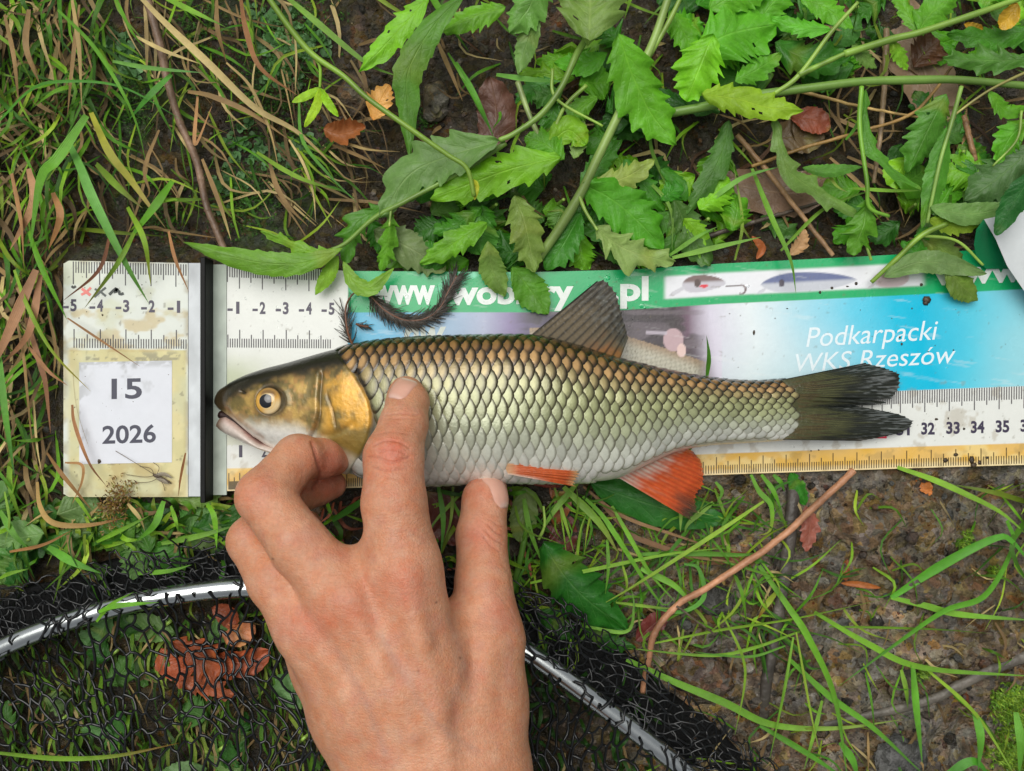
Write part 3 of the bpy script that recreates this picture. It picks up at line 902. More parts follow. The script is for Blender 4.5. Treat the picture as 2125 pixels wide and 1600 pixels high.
def smooth_interp(x, X, Y):
    X = np.asarray(X, float); Y = np.asarray(Y, float)
    m = np.gradient(Y, X)
    i = np.clip(np.searchsorted(X, x, side='right') - 1, 0, len(X) - 2)
    h = X[i + 1] - X[i]; t = np.clip((x - X[i]) / h, 0, 1)
    return ((1 + 2 * t) * (1 - t) ** 2 * Y[i] + t * (1 - t) ** 2 * h * m[i] + t * t * (3 - 2 * t) * Y[i + 1] + t * t * (t - 1) * h * m[i + 1])

def fsec(x):
    yt, yb = smooth_interp(x, FTX, FTY), smooth_interp(x, FBX, FBY)
    b = smooth_interp(x, FHX, FHB)
    zc = b + 0.06
    k = (CAMZ - zc) / FPX
    return (x - 1062.5) * k, -(yt - 800) * k, -(yb - 800) * k, b, zc

def fpoint(x, th):
    """body surface: th=0 back edge, pi/2 upper flank, pi belly edge"""
    X, Yt, Yb, b, zc = fsec(x)
    yc, a = (Yt + Yb) / 2, (Yt - Yb) / 2
    c, s = np.cos(th), np.sin(th)
    e = 0.86
    y = yc + a * np.sign(c) * np.abs(c) ** e
    z = zc + b * np.sign(s) * np.abs(s) ** e
    return np.stack(np.broadcast_arrays(X, y, z), -1)

def fnormal(x, th):
    du = fpoint(x + 1.0, th) - fpoint(x - 1.0, th)
    dv = fpoint(x, th + 0.02) - fpoint(x, th - 0.02)
    n = np.cross(du, dv)
    n /= np.linalg.norm(n, axis=-1, keepdims=True) + 1e-9
    X, Yt, Yb, b, zc = fsec(x)
    p = fpoint(x, th)
    cen = np.stack(np.broadcast_arrays(X, (Yt + Yb) / 2, zc), -1)
    sg = np.sign((n * (p - cen)).sum(-1, keepdims=True))
    return n * sg

TH = np.linspace(0, np.pi, 400)
def arc_theta(x, q):
    """fraction q of the upper arc at station x -> section angle"""
    out = np.zeros_like(q)
    p = fpoint(np.full(400, float(x)), TH)
    d = np.concatenate([[0], np.cumsum(np.linalg.norm(np.diff(p, axis=0), axis=1))])
    return np.interp(q * d[-1], d, TH), d[-1]

GILLY = [700, 728, 750, 775, 800, 830, 860, 885, 915, 945, 975, 1010]
GILLX = [690, 694, 716, 738, 754, 769, 775, 774, 766, 751, 730, 715]
def gill_x(y): return np.interp(y, GILLY, GILLX)
def to_px(p):
    k = FPX / (CAMZ - p[..., 2])
    return p[..., 0] * k + 1062.5, 800 - p[..., 1] * k

fish = root('fish', 'olive and silver chub with orange-red fins lying on its side on the mat', 'fish', P(1060, 1000, 0))
M['skin_fish'] = col_mat('fish_skin', rough=0.38, var=0.34, vscale=420, metallic=0.26, coat=0.5, bump=0.5, bscale=700, bdist=0.0003, coat_rough=0.12)
M['scale'] = col_mat('fish_scale', rough=0.24, var=0.22, vscale=500, metallic=0.2, coat=0.6, bump=0.35, bscale=1300, bdist=0.0003, coat_rough=0.09)
M['fin'] = col_mat('fin_membrane', rough=0.28, var=0.3, vscale=380, coat=0.5, bump=0.5, bscale=800, bdist=0.0004, transl=0.25)
def fin_fade(m):
    nt = m.node_tree; out = nt.nodes['Material Output']; L = nt.links.new
    src = out.inputs['Surface'].links[0].from_socket
    uv = nt.nodes.new('ShaderNodeUVMap'); uv.uv_map = 'UVMap'
    sp = nt.nodes.new('ShaderNodeSeparateXYZ'); L(uv.outputs[0], sp.inputs[0])
    nz = nd(nt, 'ShaderNodeTexNoise', Scale=70.0, Detail=2.0); mp = nd(nt, 'ShaderNodeMapping'); mp.inputs['Scale'].default_value = (0.08, 1.0, 1.0)
    L(uv.outputs[0], mp.inputs['Vector']); L(mp.outputs[0], nz.inputs['Vector'])
    a = math_n(nt, 'MULTIPLY_ADD', sp.outputs[0], 2.6, -1.95)
    a = math_n(nt, 'MULTIPLY', math_n(nt, 'MAXIMUM', a, 0.0), math_n(nt, 'MULTIPLY_ADD', nz.outputs['Fac'], 2.6, -0.5))
    a = math_n(nt, 'MINIMUM', math_n(nt, 'MAXIMUM', a, 0.0), 0.92)
    tr = nt.nodes.new('ShaderNodeBsdfTransparent'); mx = nt.nodes.new('ShaderNodeMixShader')
    L(a, mx.inputs[0]); L(src, mx.inputs[1]); L(tr.outputs[0], mx.inputs[2]); L(mx.outputs[0], out.inputs['Surface'])
M['tail'] = col_mat('tail_membrane', rough=0.3, var=0.3, vscale=380, coat=0.5, bump=0.6, bscale=700, bdist=0.0004, transl=0.12)
fin_fade(M['fin'])
M['eye'] = col_mat('eye_surface', rough=0.12, var=0.1, coat=1.0, coat_rough=0.03, vscale=900)

def lineseg_d(x, y, pts):
    d = np.full(np.shape(x), 1e9)
    for (x0, y0), (x1, y1) in zip(pts[:-1], pts[1:]):
        vx, vy = x1 - x0, y1 - y0
        t = np.clip(((x - x0) * vx + (y - y0) * vy) / (vx * vx + vy * vy), 0, 1)
        d = np.minimum(d, np.hypot(x - x0 - t * vx, y - y0 - t * vy))
    return d

EYE = (563, 832)
def head_relief(px, py):
    """height offset (cm) of the head surface at pixel positions"""
    h = np.zeros_like(px)
    gx = gill_x(py)
    on = sstep(0, -5, px - gx) * sstep(712, 735, py) * sstep(690, 640, -(px - 1300) * 0 + 600)
    inside = sstep(3, -8, px - gx) * sstep(705, 730, py)
    h += 0.09 * inside * sstep(655, 720, px) * sstep(720, 760, py)          # gill cover stands proud
    h -= 0.22 * np.exp(-((px - gx - 5) / 7.0) ** 2) * sstep(735, 765, py)  # gill opening
    pre = [(668, 775), (664, 820), (664, 860), (655, 890), (640, 915)]
    h -= 0.09 * np.exp(-(lineseg_d(px, py, pre) / 4.0) ** 2)
    h += 0.05 * np.exp(-(lineseg_d(px, py, [(x - 9, y) for x, y in pre]) / 7.0) ** 2)
    h -= 0.05 * np.exp(-(lineseg_d(px, py, [(680, 822), (692, 850), (698, 885)]) / 2.5) ** 2)
    h -= 0.07 * np.exp(-(lineseg_d(px, py, [(672, 905), (705, 898), (735, 880)]) / 5.0) ** 2)
    re = np.hypot(px - EYE[0], py - EYE[1])
    h += 0.05 * np.exp(-((re - 34) / 6.0) ** 2) - 0.10 * sstep(32, 22, re)
    h -= 0.10 * np.exp(-(lineseg_d(px, py, [(500, 812), (508, 816)]) / 4.0) ** 2)   # nostril
    h += 0.06 * np.exp(-(lineseg_d(px, py, [(478, 850), (500, 872), (530, 900)]) / 7.0) ** 2)   # upper lip
    return h

def head_colour(px, py, v):
    n1 = fbm(px / 26, py / 26, 3.0, 4); n2 = fbm(px / 9, py / 9, 8.0, 3)
    C = np.ones(px.shape + (3,)) * lin((128, 112, 62))
    def over(col, a):
        nonlocal C
        a = np.clip(a, 0, 1)[..., None]; C = C * (1 - a) + lin(col) * a
    over((196, 162, 88), sstep(-0.2, 0.6, n1))
    over((96, 82, 46), 0.6 * sstep(0.2, 0.7, fbm(px / 14, py / 14, 19.0, 3)) * (px > 575))
    over((226, 170, 62), 0.9 * sstep(660, 690, px) * sstep(768, 800, py) * sstep(905, 880, py) * sstep(-0.7, 0.3, n1))
    over((146, 122, 56), 0.8 * sstep(660, 690, px) * sstep(880, 905, py))
    over((206, 150, 70), 0.7 * sstep(0.15, 0.6, n2) * sstep(750, 775, py) * sstep(830, 790, py) * (px > 580))
    # white cheek and jaw
    wl = np.interp(px, [440, 480, 520, 560, 620, 660, 700, 760], [862, 862, 872, 874, 880, 905, 930, 960])
    over((226, 218, 196), sstep(-16, 14, py - wl))
    over((238, 236, 228), sstep(0, 26, py - wl) * sstep(680, 640, px))
    over((176, 138, 82), 0.7 * sstep(0.0, 0.5, n2) * sstep(20, -12, py - wl) * (px < 660))
    # dark crown
    cr = np.interp(px, [440, 480, 540, 600, 660, 720, 800], [848, 828, 806, 790, 778, 768, 752])
    over((44, 40, 26), sstep(10, -16, py - cr + 6 * n1))
    over((34, 32, 22), sstep(-10, -34, py - cr))
    over((70, 58, 38), 0.9 * sstep(478, 462, px) * sstep(858, 846, py))
    over((170, 118, 84), 0.5 * np.exp(-(lineseg_d(px, py, [(470, 846), (490, 862), (520, 886), (546, 908)]) / 4.0) ** 2))
    re = np.hypot(px - EYE[0], py - EYE[1])
    over((60, 54, 40), 0.8 * sstep(40, 30, re))
    gx = gill_x(py)
    over((54, 50, 40), 0.9 * np.exp(-((px - gx - 8) / 6.0) ** 2) * sstep(735, 765, py))
    over((186, 190, 186), 0.8 * np.exp(-((px - gx - 0.5) / 3.0) ** 2) * sstep(760, 785, py))
    over((70, 52, 24), 0.55 * np.exp(-(lineseg_d(px, py, [(668, 775), (664, 820), (664, 860), (655, 890), (640, 915)]) / 3.0) ** 2))
    over((92, 60, 20), 0.6 * np.exp(-(lineseg_d(px, py, [(680, 822), (692, 850), (698, 885)]) / 2.0) ** 2))
    over((40, 34, 24), 0.9 * sstep(5, 3, np.hypot(px - 504, py - 814)))
    return C

def body_skin(px, py, v):
    """colour of the skin between the scales, back (v=0) to belly (v=1)"""
    vs = [0, 0.06, 0.16, 0.30, 0.5, 0.68, 0.82, 1.0]
    cs = lin(np.array([(30, 34, 24), (36, 36, 24), (58, 50, 30), (82, 74, 46), (112, 108, 76), (150, 150, 124), (206, 204, 190), (226, 222, 214)], float))
    C = np.stack([np.interp(v, vs, cs[:, k]) for k in range(3)], -1)
    k = (0.85 * sstep(1615, 1650, px))[..., None]
    return C * (1 - k) + lin((78, 80, 46)) * k

def make_body():
    xs = np.concatenate([np.linspace(446.5, 520, 50), np.linspace(521.5, 800, 170), np.linspace(804, 1664, 190)])
    nth = 150
    th = np.linspace(0, 2 * np.pi, nth, endpoint=False)
    X, T = np.meshgrid(xs, th, indexing='ij')
    p = fpoint(X, T); n = fnormal(X, T)
    px, py = to_px(p)
    up = sstep(0.0, 0.35, np.sin(T))
    p = p + n * (head_relief(px, py) * up * sstep(470, 490, px))[..., None]
    v = (py - smooth_interp(X, FTX, FTY)) / (smooth_interp(X, FBX, FBY) - smooth_interp(X, FTX, FTY))
    C = body_skin(px, py, np.clip(v, 0, 1))
    hm = (sstep(9, -3, px - gill_x(py)) * (X < 800))[..., None]
    C = C * (1 - hm) + head_colour(px, py, v) * hm
    g = Geo()
    g.add(p.reshape(-1, 3), grid_quads(len(xs), nth, True), None, C.reshape(-1, 3))
    for row, flip in ((0, False), (len(xs) - 1, True)):
        cen = p[row].mean(0); base = g.n
        ring = p[row]
        k = np.arange(nth); k2 = (k + 1) % nth
        tri = np.stack([np.full(nth, nth), k, k2], 1)
        g.add(np.vstack([ring, cen]), None, tri if flip else tri[:, ::-1], np.vstack([C[row], C[row][:1]]))
    return part('body', g, M['skin_fish'], fish)
fish_body = make_body()

# lower jaw: short scoop tucked under the head, mouth slightly open
def make_jaw():
    xs = np.linspace(449, 640, 70)
    yt = np.interp(xs, [449, 456, 470, 490, 520, 548, 580, 640], [880, 868, 864, 874, 896, 917, 925, 935])
    yb = np.interp(xs, [449, 456, 470, 490, 530, 575, 640], [885, 892, 901, 911, 927, 941, 962])
    b = np.interp(xs, [449, 456, 480, 520, 580, 640], [0.05, 0.22, 0.45, 0.8, 1.1, 1.25])
    zc = np.interp(xs, [449, 480, 640], [0.68, 0.78, 1.25])
    th = np.linspace(0, 2 * np.pi, 64, endpoint=False)
    k = (CAMZ - zc) / FPX
    Y0, Y1 = -(yt - 800) * k, -(yb - 800) * k
    yc, a = (Y0 + Y1) / 2, (Y0 - Y1) / 2
    V = np.stack([np.repeat(((xs - 1062.5) * k)[:, None], 64, 1), yc[:, None] + a[:, None] * np.cos(th), zc[:, None] + b[:, None] * np.sin(th)], -1)
    px, py = to_px(V)
    C = np.ones(px.shape + (3,)) * lin((226, 212, 202))
    def over(col, al):
        nonlocal C
        al = np.clip(al, 0, 1)[..., None]; C = C * (1 - al) + lin(col) * al
    v = (py - yt[:, None]) / (yb - yt)[:, None]
    over((196, 132, 122), 0.85 * sstep(0.5, 0.0, v) * sstep(495, 515, px))
    over((214, 186, 176), sstep(0.55, 0.1, v) * sstep(515, 480, px))
    over((112, 86, 58), 0.85 * sstep(470, 452, px))
    over((178, 96, 92), np.exp(-(lineseg_d(px, py, [(500, 884), (530, 905), (548, 914)]) / 3.5) ** 2))
    g = Geo(); g.add(V.reshape(-1, 3), grid_quads(70, 64, True), None, C.reshape(-1, 3))
    cen = V[0].mean(0); kk = np.arange(64)
    g.add(np.vstack([V[0], cen]), None, np.stack([np.full(64, 64), (kk + 1) % 64, kk], 1), np.vstack([C[0], C[0][:1]]))
    part('lower_jaw', g, M['skin_fish'], fish)
    # dark inside of the mouth
    g = Geo()
    pts = [(457, 860, 0.6), (475, 866, 0.75), (500, 882, 1.0), (535, 908, 1.25)]
    add_tube(g, path(pts, 16), np.linspace(0.16, 0.10, 16), lin((46, 26, 22)), 10)
    part('mouth', g, M['skin_fish'], fish)
make_jaw()

# scales: shingled shields in staggered rows, built on the flank surface
def scale_geo(x0, q0, pitch_q, dxl, seed):
    r = np.random.default_rng(seed)
    nr_, na = 5, 14
    rho = np.array([0.0, 0.35, 0.62, 0.84, 1.0])
    a = np.linspace(0, 2 * np.pi, na, endpoint=False)
    R, A = np.meshgrid(rho, a, indexing='ij')
    cx, sy = np.cos(A) * R, np.sin(A) * R
    sx = np.sign(cx) * np.abs(cx) ** 1.0
    dx = dxl * (sx * 1.02 - 0.10)
    dq = pitch_q * sy * 1.16 * (1 - 0.18 * (cx ** 2)) * r.uniform(0.96, 1.05)
    dx = dx * r.uniform(0.96, 1.05) + 0.035 * dxl * r.normal() * sy
    xx = x0 + dx; qq = np.clip(q0 + dq, 0.002, 0.998)
    th, L = arc_theta(x0, qq)
    p = fpoint(xx, th); n = fnormal(xx, th)
    lift = 0.018 + 0.042 * (cx + 0.3) + 0.030 * (1 - R ** 2) - 0.035 * (R > 0.95)
    lift = lift + 0.007 * r.normal() * cx + 0.007 * r.normal() * sy + 0.003 * r.normal()
    lift = np.where(cx < -0.2, lift - 0.05 * (-cx - 0.2), lift)
    p = p + n * lift[..., None]
    return p, cx, sy, R

SV = [0.0, 0.06, 0.13, 0.22, 0.34, 0.48, 0.62, 0.76, 0.88, 1.0]
SC = lin(np.array([(48, 40, 26), (150, 112, 68), (198, 156, 102), (172, 152, 104), (158, 158, 114), (166, 170, 130), (180, 186, 158), (196, 200, 184), (216, 218, 208), (228, 226, 220)], float))
SR = lin(np.array([(16, 18, 13), (20, 19, 13), (26, 22, 14), (38, 32, 20), (52, 46, 28), (70, 64, 44), (94, 92, 72), (126, 126, 108), (172, 170, 156), (200, 198, 190)], float))

def make_scales():
    items = []
    DX, NR = 21.2, 15
    k = 0
    for j in range(NR):
        q0 = (j + 0.5) / NR
        x = 690 + (DX / 2 if j % 2 else 0)
        while x < 1655:
            th, L = arc_theta(x, np.array([q0]))
            p0 = fpoint(np.array([x]), th)
            px, py = to_px(p0)
            v = float((py[0] - smooth_interp(x, FTX, FTY)) / (smooth_interp(x, FBX, FBY) - smooth_interp(x, FTX, FTY)))
            tail = np.interp(py[0], [785, 820, 850, 880, 915], [1625, 1650, 1640, 1655, 1640])
            if px[0] > gill_x(py[0]) + 11 and px[0] < tail and not (v > 0.93 and x > 1230):
                items.append((x + rng.uniform(-0.8, 0.8), q0 + rng.uniform(-0.002, 0.002), v, k, px[0], py[0], L / NR))
            k += 1
            x += DX * (1.0 if x < 1450 else 1.0 - 0.12 * (x - 1450) / 200)
    built = []
    for (x, q0, v, k, px, py, pitch) in items:
        p, cx, sy, R = scale_geo(x, q0, 1.0 / NR, DX * 0.86, k)
        jit = rng.uniform(0.80, 1.16) * (0.88 if abs(v - 0.56) < 0.035 else 1.0)
        cen = np.array([np.interp(v, SV, SC[:, c]) for c in range(3)]) * jit
        g_ = sstep(900, 1250, px) * sstep(0.15, 0.4, v) * sstep(0.8, 0.5, v) * 0.35
        cen = cen * (1 - g_) + lin((168, 178, 118)) * g_ * jit
        rim = np.array([np.interp(v, SV, SR[:, c]) for c in range(3)])
        lo_ = np.interp(v, [0, 0.25, 0.5, 1.0], [0.36, 0.42, 0.52, 0.62])
        e = np.clip(sstep(lo_, lo_ + 0.34, R) * sstep(-0.65, -0.1, cx) + sstep(0.10, -0.45, cx) * 0.85 * sstep(0.2, 0.6, R), 0, 1)
        C = cen * (1 - e[..., None]) + rim * e[..., None]
        g = Geo(); na = 14
        q = grid_quads(5, na, True)[na:]      # first ring collapses to a fan
        tri = np.stack([np.zeros(na, int), na + (np.arange(na) + 1) % na, na + np.arange(na)], 1)
        qq = [(a, b, c, d) for a, b, c, d in q]
        vis = 1 if not (700 < px < 900 and py > 790) else 0
        area = pitch * (1.3 - abs(v - 0.45)) * (1 if vis else 0.3)
        built.append((area, p.reshape(-1, 3), np.array(qq)[:, ::-1], tri[:, ::-1], C.reshape(-1, 3)))
    # outward orientation check on the first scale
    def orient(b):
        a, p, q, t, c = b
        n = np.cross(p[q[0][1]] - p[q[0][0]], p[q[0][2]] - p[q[0][0]])
        if n[2] < 0: q = q[:, ::-1]; t = t[:, ::-1]
        return p, q, t, c
    built.sort(key=lambda b: -b[0])
    for b in built[:300]:
        p, q, t, c = orient(b)
        g = Geo(); g.add(p, q, t, c)
        part('scale', g, M['scale'], fish_body)
    g = Geo()
    for b in built[300:]:
        p, q, t, c = orient(b)
        g.add(p, q, t, c)
    part('small_scales', g, M['scale'], fish_body, kind='stuff')
make_scales()

# eye
def fish_top(px, py):
    """highest body surface point under a pixel (cm), by search over section angle"""
    th = np.linspace(0.02, np.pi - 0.02, 160)
    best = None
    for dx in np.linspace(-12, 12, 25):
        p = fpoint(np.full(160, px + dx), th)
        x, y = to_px(p)
        d = np.hypot(x - px, y - py)
        i = d.argmin()
        if best is None or d[i] < best[0]: best = (d[i], p[i], fnormal(np.array([px + dx]), th[i:i + 1])[0])
    return best[1], best[2]

def dome(center, nrm, rad, hgt, rings, na, colf, g, asp=1.0):
    nrm = nrm / np.linalg.norm(nrm)
    ux = np.cross([0, 1, 0], nrm); ux /= np.linalg.norm(ux); uy = np.cross(nrm, ux)
    rho = np.linspace(0, 1, rings); a = np.linspace(0, 2 * np.pi, na, endpoint=False)
    R, A = np.meshgrid(rho, a, indexing='ij')
    V = center + rad * (R * np.cos(A))[..., None] * ux + asp * rad * (R * np.sin(A))[..., None] * uy + (hgt * (1 - R ** 2))[..., None] * nrm
    g.add(V.reshape(-1, 3), grid_quads(rings, na, True), None, colf(R, A).reshape(-1, 3))
ec, en = fish_top(*EYE)
en = en * 0.4 + np.array([0, 0, 0.6])
def iris_col(R, A):
    C = np.ones(R.shape + (3,)) * lin((224, 172, 78))
    def over(col, a):
        nonlocal C
        a = np.clip(a, 0, 1)[..., None]; C = C * (1 - a) + lin(col) * a
    over((236, 214, 160), sstep(0.42, 0.5, R) * sstep(0.62, 0.52, R))
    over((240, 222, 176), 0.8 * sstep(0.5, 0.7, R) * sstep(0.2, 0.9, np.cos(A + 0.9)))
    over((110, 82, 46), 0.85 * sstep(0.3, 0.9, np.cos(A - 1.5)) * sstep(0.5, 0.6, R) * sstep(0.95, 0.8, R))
    over((66, 52, 34), sstep(0.88, 0.97, R))
    return C
g = Geo(); dome(ec + en * 0.0, en, 0.52, 0.20, 14, 40, iris_col, g)
eye = part('eye', g, M['eye'], fish)
g = Geo(); dome(ec + en * 0.155 + np.array([-0.03, 0.0, 0]), en, 0.265, 0.055, 6, 28, lambda R, A: np.ones(R.shape + (3,)) * lin((14, 18, 26)), g)
part('pupil', g, M['eye'], eye)

# fins
def fin(name, base, tips, zb, zt, colf, nray=26,  m=26, ragged=0.05, ripple=0.03, seed=0, bulge=0.0, cut=None, label=None, zexp=0.8, mat='fin'):
    r = np.random.default_rng(seed)
    nc = nray * 4 + 1
    s = np.linspace(0, 1, nc)
    B = spline([(p[0], p[1], 0) for p in base], nc)[:, :2]
    Tp = spline([(p[0], p[1], 0) for p in tips], nc)[:, :2] if len(tips) > 2 else spline([(p[0], p[1], 0) for p in tips], nc)[:, :2]
    rg = np.interp(s * nray, np.arange(nray + 1), 1 - ragged * r.uniform(0, 1, nray + 1)) - ragged * 0.8 * np.abs(np.sin(np.pi * s * nray)) ** 0.6
    if cut is not None:
        rg = rg * cut(s)
    t = np.linspace(0, 1, m)
    X = B[None, :, 0] + (Tp - B)[None, :, 0] * t[:, None] * rg
    Y = B[None, :, 1] + (Tp - B)[None, :, 1] * t[:, None] * rg
    Z = zb + (zt - zb) * t[:, None] ** zexp + ripple * np.cos(2 * np.pi * s * nray)[None, :] * (0.3 + 0.7 * t[:, None]) + 0.08 * np.sin(s * 9 + seed)[None, :] * t[:, None] + bulge * np.sin(np.pi * t)[:, None]
    ray = (0.5 + 0.5 * np.cos(2 * np.pi * s * nray))[None, :] * np.ones((m, 1))
    C = colf(np.repeat(t[:, None], nc, 1), np.repeat(s[None, :], m, 0), ray)
    g = Geo()
    V = P(X, Y, Z)
    UV = np.stack([np.repeat(t[:, None], nc, 1), np.repeat(s[None, :], m, 0)], -1).reshape(-1, 2)
    g.add(V.reshape(-1, 3), grid_quads(m, nc), None, C.reshape(-1, 3), UV)
    lo = V.copy(); lo[..., 2] -= 0.05 * (1 - 0.7 * t[:, None])
    g.add(lo.reshape(-1, 3), grid_quads(m, nc)[:, ::-1], None, C.reshape(-1, 3), UV)
    return part(name, g, M[mat], fish, label=label)

def mixc(*layers):
    C = None
    for col, a in layers:
        col = lin(col)
        if C is None: C = np.ones(np.shape(a) + (3,)) * col
        else:
            a = np.clip(a, 0, 1)[..., None]; C = C * (1 - a) + col * a
    return C
def dorsal_c(t, s, ray):
    n = fbm(s * 14, t * 4, 5.0, 3)
    return mixc(((108, 96, 74), t), ((150, 100, 56), 0.8 * sstep(0.45, 0.8, s) * sstep(0.55, 0.15, t + 0.2 * n)), ((64, 64, 58), 0.7 * sstep(0.4, 0.9, t + 0.15 * n)), ((30, 28, 24), 0.85 * sstep(0.5, 1.0, ray)), ((36, 34, 28), sstep(0.06, 0.0, s)),
                ((120, 124, 120), 0.35 * sstep(0.2, 0.5, fbm(s * 30, t * 16, 9.0, 2)) * sstep(0.4, 0.7, t)))
fin('dorsal_fin', [(1096, 700), (1150, 712), (1210, 730), (1285, 750)], [(1240, 582), (1262, 580), (1280, 606), (1292, 650), (1304, 700)], 2.1, 1.0, dorsal_c, 11, 30, 0.03, 0.03, 3, mat='tail')
def caud_c(t, s, ray):
    n = fbm(s * 20, t * 5, 2.0, 3)
    return mixc(((92, 94, 56), t), ((104, 80, 42), 0.6 * sstep(0.0, 0.5, n) * sstep(0.6, 0.3, t)), ((34, 40, 38), 0.95 * sstep(0.22, 0.7, t + 0.2 * n)), ((36, 38, 24), 0.75 * (1 - ray)), ((26, 30, 28), 0.9 * sstep(0.05, 0.0, np.minimum(s, 1 - s))),
                ((150, 156, 156), 0.45 * sstep(0.25, 0.55, fbm(s * 60, t * 14, 4.0, 2)) * sstep(0.55, 0.8, t)))
split = lambda c: (lambda s: 1 - 0.20 * np.exp(-((s - c) / 0.012) ** 2) - 0.18 * np.exp(-((s - c - 0.1) / 0.012) ** 2))
fin('caudal_fin', [(1622, 788), (1640, 812), (1636, 850)], [(1800, 752), (1866, 775), (1868, 805), (1842, 836), (1768, 842)], 1.22, 0.30, caud_c, 24, 40, 0.02, 0.018, 5, 0.0, split(0.62), 'upper lobe of the dark olive tail fin', 1.5, 'tail')
fin('caudal_fin', [(1636, 846), (1655, 880), (1625, 913)], [(1772, 841), (1862, 858), (1899, 877), (1872, 898), (1790, 915)], 1.22, 0.26, caud_c, 24, 40, 0.02, 0.018, 6, 0.0, None, 'lower lobe of the dark olive tail fin', 1.5, 'tail')
def anal_c(t, s, ray):
    n = fbm(s * 12, t * 4, 3.0, 3)
    return mixc(((226, 104, 46), t), ((230, 212, 194), sstep(0.34, 0.0, t + 0.12 * n)), ((206, 72, 34), 0.6 * (1 - ray)), ((104, 66, 50), 0.85 * sstep(0.6, 0.95, t + 0.2 * n) * sstep(0.5, 0.1, s)), ((70, 62, 56), 0.8 * sstep(0.75, 1.0, t) * sstep(0.35, 0.1, s)), ((226, 190, 160), 0.25 * sstep(0.3, 0.7, fbm(s * 40, t * 5, 7.0, 2)) * sstep(0.7, 0.3, t)))
fin('anal_fin', [(1283, 991), (1330, 972), (1380, 948), (1425, 930)], [(1438, 1082), (1452, 1062), (1448, 1030), (1462, 1005), (1458, 962), (1440, 938)], 1.35, 0.45, anal_c, 15, 30, 0.04, 0.02, 8)
def pelv_c(t, s, ray):
    return mixc(((212, 104, 46), t), ((226, 196, 150), sstep(0.22, 0.0, t)), ((190, 72, 34), 0.6 * (1 - ray)), ((226, 190, 130), 0.7 * sstep(0.86, 1.0, t)), ((224, 206, 190), 0.8 * sstep(0.8, 1.0, s) * sstep(0.7, 0.3, t)))
fin('pelvic_fin', [(1054, 962), (1050, 972), (1054, 984)], [(1190, 962), (1210, 984), (1196, 1010)], 3.5, 3.0, pelv_c, 8, 26, 0.05, 0.02, 9, 0.10)
def pelv2_c(t, s, ray):
    return mixc(((150, 70, 56), t), ((206, 180, 170), sstep(0.4, 0.1, t)), ((110, 46, 40), 0.5 * (1 - ray)))
fin('pelvic_fin', [(1050, 982), (1056, 992), (1066, 998)], [(1175, 1000), (1170, 1012), (1140, 1014)], 2.3, 1.5, pelv2_c, 7, 20, 0.06, 0.02, 10, 0.1)
def pect_c(t, s, ray):
    return mixc(((112, 88, 46), t), ((70, 56, 30), 0.8 * (1 - ray)), ((150, 128, 86), sstep(0.75, 0.95, s)))
fin('pectoral_fin', [(790, 938), (794, 946), (798, 956)], [(990, 1006), (970, 1003), (930, 995)], 3.75, 2.55, pect_c, 7, 24, 0.04, 0.02, 11, 0.25)
# ------------------------------------------------------------------ hand (one continuous surface grown from a distance field)
def cone_sdf(G, a, b, ra, rb, flat=None):
    """distance to a round cone between a and b"""
    ba = b - a; l2 = float(ba @ ba)
    pa = G - a
    h = np.clip((pa @ ba) / l2, 0, 1)
    d = pa - h[..., None] * ba
    return np.sqrt((d * d).sum(-1)) - (ra + (rb - ra) * h)

def smin(a, b, k):
    h = np.clip(0.5 + 0.5 * (b - a) / k, 0, 1)
    return b + (a - b) * h - k * h * (1 - h)

def pp(x, y, z): return P(x, y, z)

FING = {
 'index':  [((843, 818, 4.25), 0.66), ((846, 835, 4.55), 0.74), ((838, 880, 5.15), 0.82), ((817, 948, 5.9), 1.00), ((818, 1045, 6.45), 1.07), ((838, 1180, 6.55), 1.18)],
 'middle': [((692, 955, 2.95), 0.60), ((668, 952, 3.55), 0.72), ((618, 950, 4.55), 0.82), ((548, 1030, 5.75), 0.94), ((620, 1130, 6.2), 0.98), ((720, 1240, 6.4), 1.15)],
 'ring':   [((690, 1006, 1.55), 0.55), ((662, 1012, 2.0), 0.64), ((600, 1035, 3.2), 0.74), ((522, 1122, 4.85), 0.83), ((570, 1205, 5.6), 0.90), ((640, 1300, 5.9), 1.08)],
 'pinky':  [((640, 1085, 1.0), 0.50), ((600, 1110, 2.0), 0.60), ((572, 1200, 3.6), 0.68), ((610, 1290, 4.6), 0.80), ((672, 1392, 5.0), 0.98)],
 'thumb':  [((1012, 1016, 2.35), 0.74), ((1007, 1036, 2.75), 0.84), ((999, 1110, 3.5), 0.91), ((1003, 1210, 4.35), 1.00), ((1012, 1330, 4.9), 1.30), ((990, 1460, 5.2), 1.70)],
}
